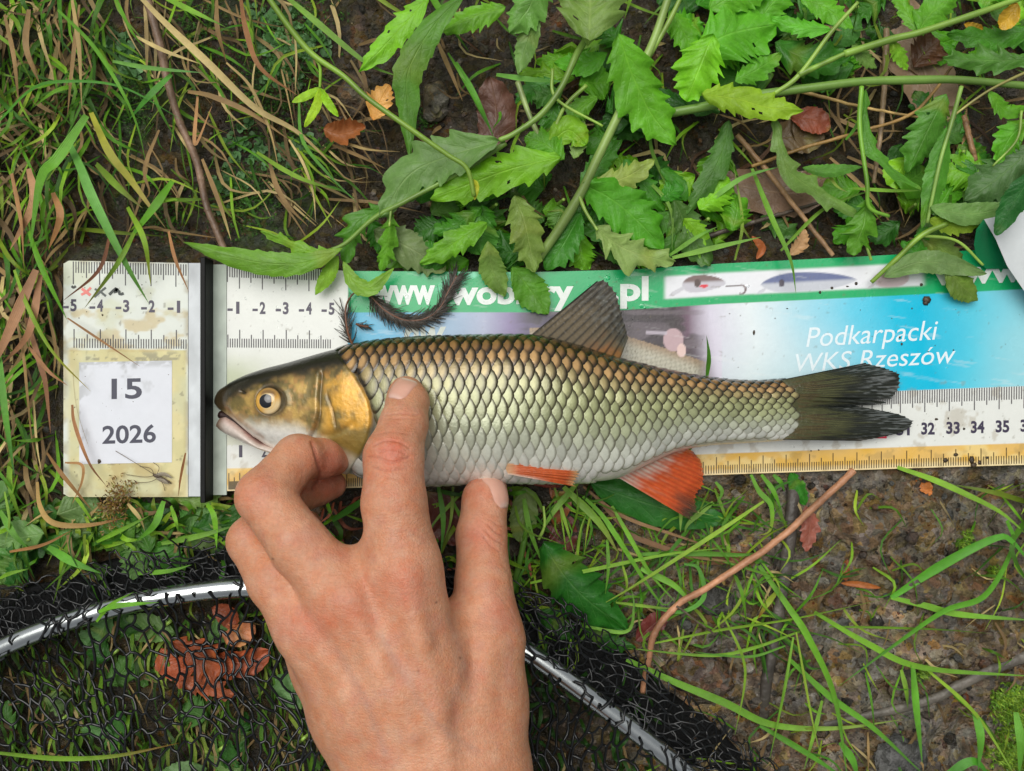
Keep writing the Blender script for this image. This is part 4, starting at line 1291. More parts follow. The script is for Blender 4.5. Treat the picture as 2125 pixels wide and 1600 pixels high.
PALM = [
 ((838, 1180, 6.55), 1.18, (880, 1400, 6.3), 1.45), ((880, 1400, 6.3), 1.45, (930, 1620, 6.0), 1.75),
 ((720, 1240, 6.4), 1.15, (810, 1430, 6.35), 1.45), ((810, 1430, 6.35), 1.45, (880, 1620, 6.1), 1.8),
 ((640, 1300, 5.9), 1.08, (750, 1470, 6.0), 1.35), ((750, 1470, 6.0), 1.35, (830, 1620, 5.9), 1.75),
 ((672, 1392, 5.0), 0.98, (725, 1480, 5.3), 1.20), ((725, 1480, 5.3), 1.20, (812, 1620, 5.6), 1.55),
 ((990, 1460, 5.2), 1.70, (985, 1620, 5.7), 1.85), ((1006, 1300, 4.6), 0.95, (900, 1330, 5.4), 0.9), ((795, 1135, 6.1), 0.62, (742, 1190, 6.0), 0.75),
 ((930, 1330, 5.2), 1.2, (900, 1500, 5.3), 1.6),
 ((985, 1620, 5.7), 1.85, (1000, 1800, 6.4), 1.95), ((930, 1620, 6.0), 1.75, (930, 1800, 6.6), 2.0), ((830, 1620, 5.9), 1.75, (850, 1800, 6.6), 1.95),
 ((1000, 1800, 6.4), 1.95, (1040, 2300, 8.6), 2.7), ((930, 1800, 6.6), 2.0, (960, 2300, 8.8), 2.8), ((850, 1800, 6.6), 1.95, (860, 2300, 8.6), 2.7),
]
TENDON = [[(840, 1190, 7.66), (868, 1330, 7.70), (905, 1480, 7.72), (930, 1600, 7.70)], [(722, 1250, 7.50), (790, 1390, 7.74), (860, 1520, 7.80)],
          [(642, 1310, 6.92), (722, 1430, 7.22), (800, 1560, 7.55)], [(1010, 1240, 5.30), (1012, 1340, 6.05), (1000, 1450, 6.75)],
          [(668, 1420, 6.05), (752, 1545, 6.75)]]

def build_hand():
    h = 0.085
    allp = []
    for f in FING.values(): allp += [np.append(pp(*c), r) for c, r in f]
    for a, ra, b, rb in PALM: allp += [np.append(pp(*a), ra), np.append(pp(*b), rb)]
    A = np.array(allp)
    lo = (A[:, :3] - A[:, 3:]).min(0) - 0.4; hi = (A[:, :3] + A[:, 3:]).max(0) + 0.4
    dims = np.ceil((hi - lo) / h).astype(int) + 1
    ax = [lo[i] + h * np.arange(dims[i]) for i in range(3)]
    BIG = 3.0
    def region(pts, rs, mg):
        l = np.min([p - r for p, r in zip(pts, rs)], 0) - mg; u = np.max([p + r for p, r in zip(pts, rs)], 0) + mg
        sl = tuple(slice(max(0, int((l[i] - lo[i]) / h)), min(dims[i], int((u[i] - lo[i]) / h) + 2)) for i in range(3))
        return sl
    def gridpts(sl):
        return np.stack(np.meshgrid(*[ax[i][sl[i]] for i in range(3)], indexing='ij'), -1)
    def chain(D, segs, k):
        for a, ra, b, rb in segs:
            sl = region([a, b], [ra, rb], 1.3)
            d = cone_sdf(gridpts(sl), a, b, ra, rb)
            D[sl] = smin(D[sl], d, k)
    D = np.full(dims, BIG)
    for name, f in FING.items():
        F = np.full(dims, BIG)
        segs = [(pp(*f[i][0]), f[i][1], pp(*f[i + 1][0]), f[i + 1][1]) for i in range(len(f) - 1)]
        chain(F, segs, 0.22)
        D = smin(D, F, 0.10)
    Pm = np.full(dims, BIG)
    chain(Pm, [(pp(*a), ra, pp(*b), rb) for a, ra, b, rb in PALM], 0.75)
    for t in TENDON:
        c = [pp(*q) for q in t]
        chain(Pm, [(c[i] - np.array([0, 0, 0.07]), 0.17, c[i + 1] - np.array([0, 0, 0.07]), 0.19) for i in range(len(c) - 1)], 0.55)
    D = smin(D, Pm, 0.55)
    # --- surface nets
    ins = D < 0
    cnt = np.zeros(np.array(dims) - 1, np.int8)
    for dx in (0, 1):
        for dy in (0, 1):
            for dz in (0, 1):
                cnt += ins[dx:dims[0] - 1 + dx, dy:dims[1] - 1 + dy, dz:dims[2] - 1 + dz]
    act = np.argwhere((cnt > 0) & (cnt < 8))
    vid = np.full(cnt.shape, -1, np.int64); vid[tuple(act.T)] = np.arange(len(act))
    acc = np.zeros((len(act), 3)); num = np.zeros(len(act))
    corners = [(0, 0, 0), (1, 0, 0), (0, 1, 0), (1, 1, 0), (0, 0, 1), (1, 0, 1), (0, 1, 1), (1, 1, 1)]
    val = [D[act[:, 0] + c[0], act[:, 1] + c[1], act[:, 2] + c[2]] for c in corners]
    for i in range(8):
        for j in range(i + 1, 8):
            df = [abs(corners[i][k] - corners[j][k]) for k in range(3)]
            if sum(df) != 1: continue
            m = (val[i] < 0) != (val[j] < 0)
            t = val[i] / (val[i] - val[j] + 1e-12)
            p = np.array(corners[i])[None] + t[:, None] * (np.array(corners[j]) - np.array(corners[i]))[None]
            acc[m] += p[m]; num[m] += 1
    V = lo + h * (act + acc / num[:, None])
    Q = []
    for a in range(3):
        b, c = (a + 1) % 3, (a + 2) % 3
        sl0 = [slice(None)] * 3; sl1 = [slice(None)] * 3
        sl0[a] = slice(0, dims[a] - 1); sl1[a] = slice(1, dims[a])
        chg = ins[tuple(sl0)] != ins[tuple(sl1)]
        e = np.argwhere(chg)
        e = e[(e[:, b] > 0) & (e[:, c] > 0) & (e[:, b] < dims[b] - 1) & (e[:, c] < dims[c] - 1)]
        def cell(ob, oc):
            k = e.copy(); k[:, b] += ob; k[:, c] += oc
            return vid[tuple(k.T)]
        q = np.stack([cell(-1, -1), cell(0, -1), cell(0, 0), cell(-1, 0)], 1)
        fl = ins[tuple(e.T)]
        q[~fl] = q[~fl][:, ::-1]
        Q.append(q)
    Q = np.concatenate(Q)
    # light smoothing
    E = np.concatenate([Q[:, [0, 1]], Q[:, [1, 2]], Q[:, [2, 3]], Q[:, [3, 0]]])
    for it in range(3):
        s = np.zeros_like(V); n = np.zeros(len(V))
        np.add.at(s, E[:, 0], V[E[:, 1]]); np.add.at(n, E[:, 0], 1)
        np.add.at(s, E[:, 1], V[E[:, 0]]); np.add.at(n, E[:, 1], 1)
        V = V * 0.5 + 0.5 * s / n[:, None]
    return V, Q

def sub_quads(V, Q):
    """one step of linear subdivision with smoothing"""
    E = np.concatenate([Q[:, [0, 1]], Q[:, [1, 2]], Q[:, [2, 3]], Q[:, [3, 0]]])
    key = np.sort(E, 1)
    u, inv = np.unique(key, axis=0, return_inverse=True)
    inv = inv.ravel()
    n, m = len(V), len(Q)
    fp = V[Q].mean(1); ep = V[u].mean(1)
    e0, e1, e2, e3 = [n + inv[i * m:(i + 1) * m] for i in range(4)]
    f = n + len(u) + np.arange(m)
    NV = np.vstack([V, ep, fp])
    NQ = np.concatenate([np.stack([Q[:, 0], e0, f, e3], 1), np.stack([e0, Q[:, 1], e1, f], 1), np.stack([f, e1, Q[:, 2], e2], 1), np.stack([e3, f, e2, Q[:, 3]], 1)])
    E = np.concatenate([NQ[:, [0, 1]], NQ[:, [1, 2]], NQ[:, [2, 3]], NQ[:, [3, 0]]])
    for _ in range(2):
        s = np.zeros_like(NV); c = np.zeros(len(NV))
        np.add.at(s, E[:, 0], NV[E[:, 1]]); np.add.at(c, E[:, 0], 1)
        np.add.at(s, E[:, 1], NV[E[:, 0]]); np.add.at(c, E[:, 1], 1)
        NV = NV * 0.5 + 0.5 * s / c[:, None]
    return NV, NQ

def vnormals(V, Q):
    n = np.cross(V[Q[:, 2]] - V[Q[:, 0]], V[Q[:, 3]] - V[Q[:, 1]])
    N = np.zeros_like(V)
    for i in range(4): np.add.at(N, Q[:, i], n)
    return N / (np.linalg.norm(N, axis=1, keepdims=True) + 1e-12)

HV, HQ = sub_quads(*build_hand())
HN = vnormals(HV, HQ)
hx, hy = to_px(HV)
topf = sstep(0.05, 0.4, HN[:, 2])
def crease(pts, w, d):
    s = spline([(a, b, 0) for a, b in pts], 24)[:, :2]
    return -d * np.exp(-(lineseg_d(hx, hy, [tuple(p) for p in s]) / w) ** 2) * topf
disp = np.zeros(len(HV))
for pts, w, d in [  # index finger knuckle folds
    ([(765, 948), (790, 952), (815, 960), (850, 948)], 2.6, 0.045), ([(775, 925), (800, 915), (830, 918), (850, 930)], 2.6, 0.04), ([(788, 940), (808, 932), (830, 936), (842, 944)], 2.4, 0.035),
    ([(770, 968), (800, 976), (845, 972)], 2.4, 0.03), ([(768, 905), (810, 896), (850, 902)], 2.6, 0.02), ([(800, 862), (830, 858), (868, 862)], 2.6, 0.022), ([(800, 870), (835, 868), (866, 872)], 2.4, 0.018),
    ([(800, 990), (830, 994), (860, 990)], 2.2, 0.012),
    # middle finger inner fold and knuckle
    ([(648, 918), (656, 945), (664, 985), (650, 1012)], 4.0, 0.06), ([(520, 1000), (545, 985), (575, 990)], 3.0, 0.012), ([(520, 1035), (540, 1020), (560, 1018)], 3.0, 0.012),
    # thumb joint wrinkles
    ([(1012, 1088), (1030, 1105), (1044, 1112)], 2.4, 0.028), ([(1006, 1100), (1024, 1118), (1042, 1128)], 2.4, 0.028), ([(1004, 1114), (1018, 1132), (1036, 1144)], 2.4, 0.024), ([(1015, 1078), (1034, 1090), (1046, 1094)], 2.2, 0.018),
    ([(1040, 1170), (1056, 1190), (1062, 1220)], 2.4, 0.015), ([(1030, 1230), (1055, 1262), (1070, 1290)], 2.4, 0.012)]:
    disp += crease(pts, w, d)
kn = lambda x, y, r: np.exp(-(((hx - x) ** 2 + (hy - y) ** 2) / r ** 2)) * topf
disp += 0.05 * kn(812, 940, 26) + 0.05 * kn(655, 1290, 30) + 0.06 * kn(735, 1235, 34) + 0.06 * kn(842, 1200, 36) + 0.04 * kn(1040, 1255, 26)
disp += topf * 0.012 * vnoise(HV[:, 0] * 2.2, HV[:, 1] * 2.2, HV[:, 2] * 2.2) + 0.004 * vnoise(HV[:, 0] * 9, HV[:, 1] * 9, HV[:, 2] * 9)
HV2 = HV + HN * disp[:, None]
skin = np.ones((len(HV), 3)) * lin((202, 140, 106))
def hov(col, a):
    global skin
    a = np.clip(a, 0, 1)[:, None]; skin = skin * (1 - a) + lin(col) * a
nz = fbm(HV[:, 0] * 0.9, HV[:, 1] * 0.9, HV[:, 2] * 0.9, 4)
hov((216, 158, 126), 0.6 * sstep(-0.1, 0.7, nz))
hov((196, 132, 108), 0.55 * sstep(0.0, 0.8, fbm(HV[:, 0] * 1.6 + 9, HV[:, 1] * 1.6, HV[:, 2] * 1.6, 4)))
for x, y, r, a in ((812, 938, 40, 0.75), (850, 1010, 90, 0.15), (735, 1260, 55, 0.35), (650, 1300, 45, 0.45), (845, 1215, 55, 0.45), (1010, 1115, 45, 0.4), (1050, 1270, 40, 0.3), (520, 1030, 40, 0.3), (690, 955, 45, 0.6), (1000, 1020, 50, 0.3), (690, 1010, 40, 0.6)):
    hov((202, 112, 88), 1.25 * a * np.exp(-(((hx - x) ** 2 + (hy - y) ** 2) / r ** 2)))
for pts in ([(790, 1320), (850, 1420), (905, 1500), (990, 1560)], [(700, 1350), (760, 1460), (800, 1560)], [(930, 1280), (960, 1370), (940, 1460)]):
    hov((168, 132, 120), 0.30 * np.exp(-(lineseg_d(hx, hy, [tuple(p) for p in spline([(a, b, 0) for a, b in pts], 20)[:, :2]]) / 9.0) ** 2) * topf)
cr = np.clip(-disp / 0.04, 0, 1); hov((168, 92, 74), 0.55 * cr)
for x, y in ((868, 1393), (566, 1160), (955, 1365), (905, 1250)):
    hov((120, 74, 54), 0.8 * np.exp(-(((hx - x) ** 2 + (hy - y) ** 2) / 2.8 ** 2)) * topf)

m, nt, bs, out = base_mat('skin')
at = nd(nt, 'ShaderNodeVertexColor', _layer_name='Col')
tc = nt.nodes.new('ShaderNodeTexCoord')
n1 = nd(nt, 'ShaderNodeTexNoise', Scale=900.0, Detail=4.0); nt.links.new(tc.outputs['Object'], n1.inputs['Vector'])
f = math_n(nt, 'MULTIPLY_ADD', n1.outputs['Fac'], 0.36, 0.82)
vm = nt.nodes.new('ShaderNodeVectorMath'); vm.operation = 'SCALE'
nt.links.new(at.outputs['Color'], vm.inputs[0]); nt.links.new(f, vm.inputs['Scale']); nb = nd(nt, 'ShaderNodeTexNoise', Scale=260.0, Detail=4.0); nt.links.new(tc.outputs['Object'], nb.inputs['Vector'])
hu = nt.nodes.new('ShaderNodeHueSaturation'); nt.links.new(vm.outputs[0], hu.inputs['Color'])
nt.links.new(math_n(nt, 'MULTIPLY_ADD', nb.outputs['Fac'], 0.016, 0.494), hu.inputs['Hue']); nt.links.new(math_n(nt, 'MULTIPLY_ADD', nb.outputs['Fac'], -0.35, 1.14), hu.inputs['Saturation'])
nt.links.new(hu.outputs[0], bs.inputs['Base Color'])
bs.inputs['Roughness'].default_value = 0.48
bs.inputs['Specular IOR Level'].default_value = 0.4
bs.inputs['Subsurface Weight'].default_value = 0.25
bs.inputs['Subsurface Radius'].default_value = (1.0, 0.35, 0.18)
bs.inputs['Subsurface Scale'].default_value = 0.003
vo = nd(nt, 'ShaderNodeTexVoronoi', Scale=950.0, _feature='DISTANCE_TO_EDGE'); nt.links.new(tc.outputs['Object'], vo.inputs['Vector'])
mp = nd(nt, 'ShaderNodeMapping'); nt.links.new(tc.outputs['Object'], mp.inputs['Vector']); mp.inputs['Scale'].default_value = (1.0, 3.2, 1.0); mp.inputs['Rotation'].default_value = (0, 0, 0.25)
n2 = nd(nt, 'ShaderNodeTexNoise', Scale=420.0, Detail=5.0); nt.links.new(mp.outputs[0], n2.inputs['Vector'])
hgt = math_n(nt, 'ADD', math_n(nt, 'MULTIPLY', math_n(nt, 'MINIMUM', vo.outputs['Distance'], 0.25), 1.4), math_n(nt, 'MULTIPLY', n2.outputs['Fac'], 0.9))
bp = nd(nt, 'ShaderNodeBump', Strength=0.45, Distance=0.0005); nt.links.new(hgt, bp.inputs['Height']); nt.links.new(bp.outputs[0], bs.inputs['Normal'])
M['skin'] = m
g = Geo(); g.add(HV2, HQ, None, skin)
hand = single('hand', g, M['skin'], 'bare left hand holding the fish down with index finger and thumb', 'hand')

# finger nails laid on the skin
M['nail'] = col_mat('finger_nail', rough=0.28, var=0.08, vscale=400, spec=0.5, sss=0.1)
def nail(cx, cy, dirpx, half_l, half_w, tilt):
    """nail plate: rounded patch projected on the hand from the direction 'tilt'"""
    d = np.array(tilt, float); d /= np.linalg.norm(d)
    k = np.hypot(hx - cx, hy - cy); sel = np.where((k < 70) & (HN @ d > 0.05))[0]
    c0 = HV2[sel[k[sel].argmin()]] if len(sel) else HV2[k.argmin()]
    along = np.array([dirpx[0], -dirpx[1], 0.0]); along -= d * (along @ d); along /= np.linalg.norm(along)
    side = np.cross(d, along)
    near = sel[np.linalg.norm(HV2[sel] - c0, axis=1) < 1.3]
    pts = HV2[near]; la = (pts - c0) @ along; ls = (pts - c0) @ side; lh = (pts - c0) @ d
    U, W = np.meshgrid(np.linspace(-1, 1, 26), np.linspace(-1, 1, 22), indexing='ij')
    wid = half_w * (1 - 0.12 * (U < -0.4) * (-U - 0.4)) * np.clip(1.02 - np.abs(U) ** 5, 0.25, 1) ** 0.5
    a = U * half_l; s = W * wid
    H = np.zeros_like(a)
    for i in np.ndindex(a.shape):
        dd = (la - a[i]) ** 2 + (ls - s[i]) ** 2
        j = np.argpartition(dd, 7)[:7]; w = 1 / (dd[j] + 1e-4)
        H[i] = (lh[j] * w).sum() / w.sum()
    edge = np.maximum(np.abs(U) ** 6, np.abs(W) ** 6)
    H = H + 0.045 - 0.06 * edge
    V = c0 + a[..., None] * along + s[..., None] * side + H[..., None] * d
    C = np.ones(U.shape + (3,)) * lin((216, 166, 146))
    ft = sstep(0.72, 0.86, U)[..., None]; C = C * (1 - ft) + lin((230, 210, 194)) * ft
    lu = (sstep(-0.45, -0.8, U + 0.3 * W ** 2) * 0.5)[..., None]; C = C * (1 - lu) + lin((232, 204, 194)) * lu
    eg = (0.9 * sstep(0.45, 0.8, edge) * sstep(0.9, 0.6, U))[..., None]; C = C * (1 - eg) + lin((164, 92, 74)) * eg
    g = Geo(); g.add(V.reshape(-1, 3), grid_quads(26, 22)[:, ::-1], None, C.reshape(-1, 3))
    part('finger_nail', g, M['nail'], hand)
nail(830, 803, (0.25, -0.97), 0.50, 0.46, (-0.28, 0.35, 0.9))
nail(1042, 1020, (0.12, -0.97), 0.66, 0.48, (0.80, 0.12, 0.58))
# ------------------------------------------------------------------ landing net
net = root('landing_net', 'landing net with glossy metal hoop and black knotless mesh lying under the hand', 'landing net', P(700, 1500, -1.2))
HOOP = [(-420, 1620), (-200, 1452), (0, 1346), (130, 1293), (270, 1252), (400, 1229), (520, 1219), (700, 1224), (880, 1258), (1000, 1302), (1095, 1353), (1180, 1412), (1265, 1476), (1350, 1542), (1430, 1606), (1600, 1760), (1760, 2000), (1780, 2400), (1500, 2800), (900, 2950), (200, 2900), (-400, 2600), (-640, 2100)]
HZ = 0.15
hp = np.array([(x, y, HZ) for x, y in HOOP] + [(HOOP[0][0], HOOP[0][1], HZ)], float)
hs_ = spline(hp, 260)
hc = P(hs_[:, 0], hs_[:, 1], hs_[:, 2])
g = Geo(); add_tube(g, hc, 0.41, lin((216, 222, 222)), 24, cap=False)
M['hoop'] = col_mat('polished_alloy', rough=0.2, var=0.1, metallic=1.0, vscale=300, bump=0.1, bscale=500, bdist=0.0002)
part('hoop', g, M['hoop'], net)
hpx = hs_[:, :2]
def hoop_side(x, y):
    """signed distance in pixels: positive outside (above) the hoop in view"""
    d = np.hypot(hpx[None, :, 0] - np.ravel(x)[:, None], hpx[None, :, 1] - np.ravel(y)[:, None])
    i = np.clip(d.argmin(1), 1, len(hpx) - 2)
    t = hpx[i + 1] - hpx[i - 1]
    cr = t[:, 0] * (np.ravel(y) - hpx[i, 1]) - t[:, 1] * (np.ravel(x) - hpx[i, 0])
    return (-np.sign(cr) * d.min(1)).reshape(np.shape(x))
def net_layer(g, cell, lo, hi, zoff, seed, jit=0.2, over=True, r=0.036, xr=(-330, 1620), yr=(1090, 1830), stretch=1.0, rot=0.0, col=(16, 18, 20), hoopskip=0.5):
    r_ = np.random.default_rng(seed)
    a = cell; hgt = a * 0.87 * stretch
    nx = int((xr[1] - xr[0]) / (a * 1.5)) + 2; ny = int((yr[1] - yr[0]) / hgt) + 2
    nodes, edges, idx = [], [], {}
    def node(i, j):
        if (i, j) in idx: return idx[(i, j)]
        x = xr[0] + i * a * 0.5; y = yr[0] + j * hgt * 0.5
        x += a * 1.3 * fbm(x / 140 + seed, y / 140, 1.0, 3) + r_.normal(0, jit * a * 0.5)
        y += a * 1.3 * fbm(x / 140 - seed, y / 140 + 40, 2.0, 3) + r_.normal(0, jit * a * 0.5)
        if rot:
            cx, cy = (xr[0] + xr[1]) / 2, (yr[0] + yr[1]) / 2
            c_, s_ = math.cos(rot), math.sin(rot)
            x, y = cx + c_ * (x - cx) - s_ * (y - cy), cy + s_ * (x - cx) + c_ * (y - cy)
        idx[(i, j)] = len(nodes); nodes.append((x, y)); return idx[(i, j)]
    for ci in range(nx):
        for cj in range(ny):
            i0 = ci * 3; j0 = cj * 2 + (ci % 2)
            hexn = [(i0, j0 + 1), (i0 + 1, j0), (i0 + 3, j0), (i0 + 4, j0 + 1), (i0 + 3, j0 + 2), (i0 + 1, j0 + 2)]
            ids = [node(*h) for h in hexn]
            for k in range(6):
                e = tuple(sorted((ids[k], ids[(k + 1) % 6])))
                edges.append(e)
    edges = sorted(set(edges))
    N = np.array(nodes)
    sd = hoop_side(N[:, 0], N[:, 1])
    W = P(N[:, 0], N[:, 1], -0.5)
    gz = gz_at(W[:, 0], W[:, 1])
    tube_top = HZ + 0.44
    near = np.exp(-(np.abs(sd) / 42.0) ** 2)
    Z = np.maximum(gz + 0.5, -1.2) + zoff + 0.22 * fbm(N[:, 0] / 60, N[:, 1] / 60, 5.0 + seed, 3)
    if over:
        Z = Z * (1 - near) + (tube_top + 0.06) * near
        Z = np.where(np.abs(sd) < 24, tube_top + 0.06, Z)
    hi_ = hi * (1 + (0.35 * sstep(1020, 1160, N[:, 0]) if lo > 0 else 0))
    ok = (sd > lo) & (sd < hi_) & ~in_mat(N[:, 0], N[:, 1], 15)
    ee = [e for e in edges if ok[e[0]] and ok[e[1]] and not (over and abs(sd[e[0]] + sd[e[1]]) < 56 and r_.uniform() < hoopskip)]
    ee = np.array(ee)
    p0 = np.concatenate([N[ee[:, 0]], Z[ee[:, 0], None]], 1); p1 = np.concatenate([N[ee[:, 1]], Z[ee[:, 1], None]], 1)
    keep = np.hypot(*(p0 - p1)[:, :2].T) < cell * 2.2
    p0, p1 = p0[keep], p1[keep]; m_ = len(p0)
    t = np.linspace(0, 1, 4)[None, :, None]
    q = p0[:, None] * (1 - t) + p1[:, None] * t
    dv = (p1 - p0)[:, :2]; pn = np.stack([-dv[:, 1], dv[:, 0]], 1)
    q[:, :, :2] += np.sin(np.pi * t) * pn[:, None] * r_.normal(0, 0.10, (m_, 1, 1)); q[:, 1:3, 2] += r_.normal(0, 0.03, (m_, 1))
    C = P(q[..., 0], q[..., 1], q[..., 2])
    T = np.gradient(C, axis=1); T /= np.linalg.norm(T, axis=-1, keepdims=True) + 1e-9
    S = np.cross(T, [0, 0, 1.0]); S /= np.linalg.norm(S, axis=-1, keepdims=True) + 1e-6
    B = np.cross(S, T)
    an = np.linspace(0, 2 * np.pi, 5, endpoint=False)
    rr = r * r_.uniform(0.8, 1.2, (m_, 1, 1, 1))
    V = C[:, :, None] + rr * (np.cos(an)[None, None, :, None] * S[:, :, None] + np.sin(an)[None, None, :, None] * B[:, :, None])
    q0 = grid_quads(4, 5, True)[:, ::-1]
    Q = (q0[None] + (np.arange(m_) * 20)[:, None, None]).reshape(-1, 4)
    g.add(V.reshape(-1, 3), Q, None, np.repeat(lin(col) * r_.uniform(0.7, 1.6, (m_, 1)), 20, 0))
M['mesh'] = col_mat('black_netting', rough=0.3, var=0.3, vscale=900, spec=0.6)
g = Geo()
net_layer(g, 28, -480, 30, 0.72, 1, 0.20, True, 0.058, xr=(160, 1130), yr=(400, 2520), rot=1.42)
part('netting', g, M['mesh'], net, kind='stuff')
g = Geo()
net_layer(g, 27, 0, 118, 1.02, 3, 0.24, False, 0.040, rot=0.25)
net_layer(g, 23, 6, 100, 0.88, 4, 0.28, False, 0.034, stretch=0.8, rot=1.2, xr=(160, 1130), yr=(400, 2520))
part('gathered_netting', g, M['mesh'], net, kind='stuff')
# bunched cloth lip of the net along the outer side of the hoop
g = Geo()
sel = (hs_[:, 0] > -350) & (hs_[:, 1] < 1760)
cx = hs_[sel]
tt = np.gradient(cx[:, :2], axis=0); tt /= np.linalg.norm(tt, axis=1, keepdims=True)
nn = np.stack([tt[:, 1], -tt[:, 0]], 1)
cols_ = np.linspace(4, 92, 12)
wide = (1 + 0.25 * sstep(1020, 1160, cx[:, 0]))
fold = np.stack([cx[:, :2] + nn * (c_ * wide + 7 * np.sin(np.arange(len(cx)) * 0.9 + c_ * 0.1))[:, None] for c_ in cols_], 1)
zz = -0.75 + 0.16 * fbm(fold[..., 0] / 16, fold[..., 1] / 16, 3.0, 3) + 0.25 * np.exp(-((cols_ - 8) / 14.0) ** 2)[None, :]
zz[:, -1] -= 0.5
fold[..., 1] = np.maximum(fold[..., 1], np.where((fold[..., 0] > 100), mbot(fold[..., 0]) + 20, -1e9))
g.add(P(fold[..., 0], fold[..., 1], zz).reshape(-1, 3), grid_quads(len(cx), 12), None, lin((9, 10, 11)))
part('edge_cloth', g, col_mat('black_cloth', rough=0.75, var=0.5, vscale=700, bump=1.0, bscale=900, bdist=0.001, spec=0.3), net)
# ------------------------------------------------------------------ leafy weeds
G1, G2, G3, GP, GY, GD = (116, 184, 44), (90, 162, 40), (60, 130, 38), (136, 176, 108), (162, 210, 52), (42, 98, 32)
STEM = (150, 186, 80)
SEED = [0]
def weed(label, base, stems, leaves, group=None, name='leafy_weed', cat='plant'):
    x, y, z = base
    o = root(name, label, cat, P(x, y, z), group)
    for st in stems:
        pts, w = st[0], st[1]; col = st[2] if len(st) > 2 else STEM
        g = Geo(); n = 10 * len(pts)
        c = path(pts, n, 1.0)
        t = np.linspace(0, 1, n)
        r = w * 0.0095 * (1 - 0.25 * t) * (1 + 0.10 * np.abs(np.sin(t * 7)) ** 8)
        cc = lin(col) * (0.85 + 0.3 * vnoise(t * 6, 0 * t + w))[:, None]
        add_tube(g, c, r, cc, 10)
        part('stem', g, M['stem'], o)
    for lf in leaves:
        pts, w, col, z = lf[:4]
        kind = lf[4] if len(lf) > 4 else 'tooth'
        extra = lf[5] if len(lf) > 5 else {}
        SEED[0] += 1
        if isinstance(z, tuple):
            zz = np.linspace(z[0], z[1], len(pts)); pts = [(p[0], p[1], a) for p, a in zip(pts, zz)]; z = None
        g = Geo(); add_leaf(g, pts, w, col, z, kind, SEED[0], **extra)
        part('leaf', g, M['leaf'], o)
    return o

weed('slender pale vine hanging over the mud with a small three-part leaf', (560, -20, 1.5),
     [([(540, -30, 2.2), (600, 56, 2.6), (649, 113, 2.9), (713, 158, 3.1), (762, 203, 3.2), (841, 260, 3.2), (927, 320, 3.0), (969, 350, 2.9), (984, 407, 2.7)], 12, (138, 178, 64)),
      ([(649, 113, 2.9), (664, 140, 2.8), (664, 182, 2.6)], 7, (138, 184, 60))],
     [([(664, 182), (640, 196), (606, 212)], 19, GY, (2.6, 2.3), 'plain'), ([(664, 182), (656, 220), (632, 264)], 21, GY, (2.6, 2.2), 'plain'), ([(664, 182), (680, 212), (702, 242)], 18, GY, (2.6, 2.3), 'plain'),
      ([(978, 372), (988, 384), (985, 415)], 12, (176, 190, 50), (2.8, 2.6), 'plain')])

weed('leafy weed with a thick upright pale stem touching the green strip', (1097, 560, 0.0),
     [([(1097, 562, 0.2), (1150, 490, 0.6), (1202, 407, 1.1), (1240, 328, 1.5), (1289, 226, 1.8), (1330, 140, 2.0), (1358, 80, 2.0), (1392, -20, 2.0)], 21, (146, 176, 92)),
      ([(1202, 407, 1.2), (1216, 440, 1.4), (1240, 478, 1.6)], 8), ([(1325, 150, 1.9), (1380, 60, 2.0), (1420, -20, 2.2)], 12)],
     [([(1208, 380), (1265, 410), (1320, 455), (1378, 515)], 120, G2, (1.3, 0.7)),
      ([(1236, 470), (1280, 505), (1330, 530), (1400, 543)], 92, GP, (1.6, 0.7), 'lobe'),
      ([(1282, 70), (1310, 150), (1350, 230), (1404, 300)], 120, G2, (2.6, 1.6)),
      ([(1222, 90), (1225, 20), (1230, -90)], 165, (108, 150, 84), (2.9, 2.6), 'tooth'),
      ([(1205, 440), (1170, 505), (1132, 560)], 84, G3, (0.6, 0.2)),
      ([(1230, 380), (1290, 372), (1358, 332)], 60, GP, (1.0, 0.9)),
      ([(1205, 410), (1250, 330), (1290, 290)], 60, G3, (0.6, 0.4)),
      ([(1295, 330), (1340, 390), (1380, 440)], 62, G3, (0.3, 0.1)),
      ([(1390, 20), (1420, 70), (1450, 130)], 60, G2, (1.2, 1.0)),
      ([(1480, 70), (1455, 130), (1424, 210)], 110, G1, (2.0, 1.5)),
      ([(1452, 105), (1520, 70), (1612, 50)], 150, G2, (1.6, 1.4))])

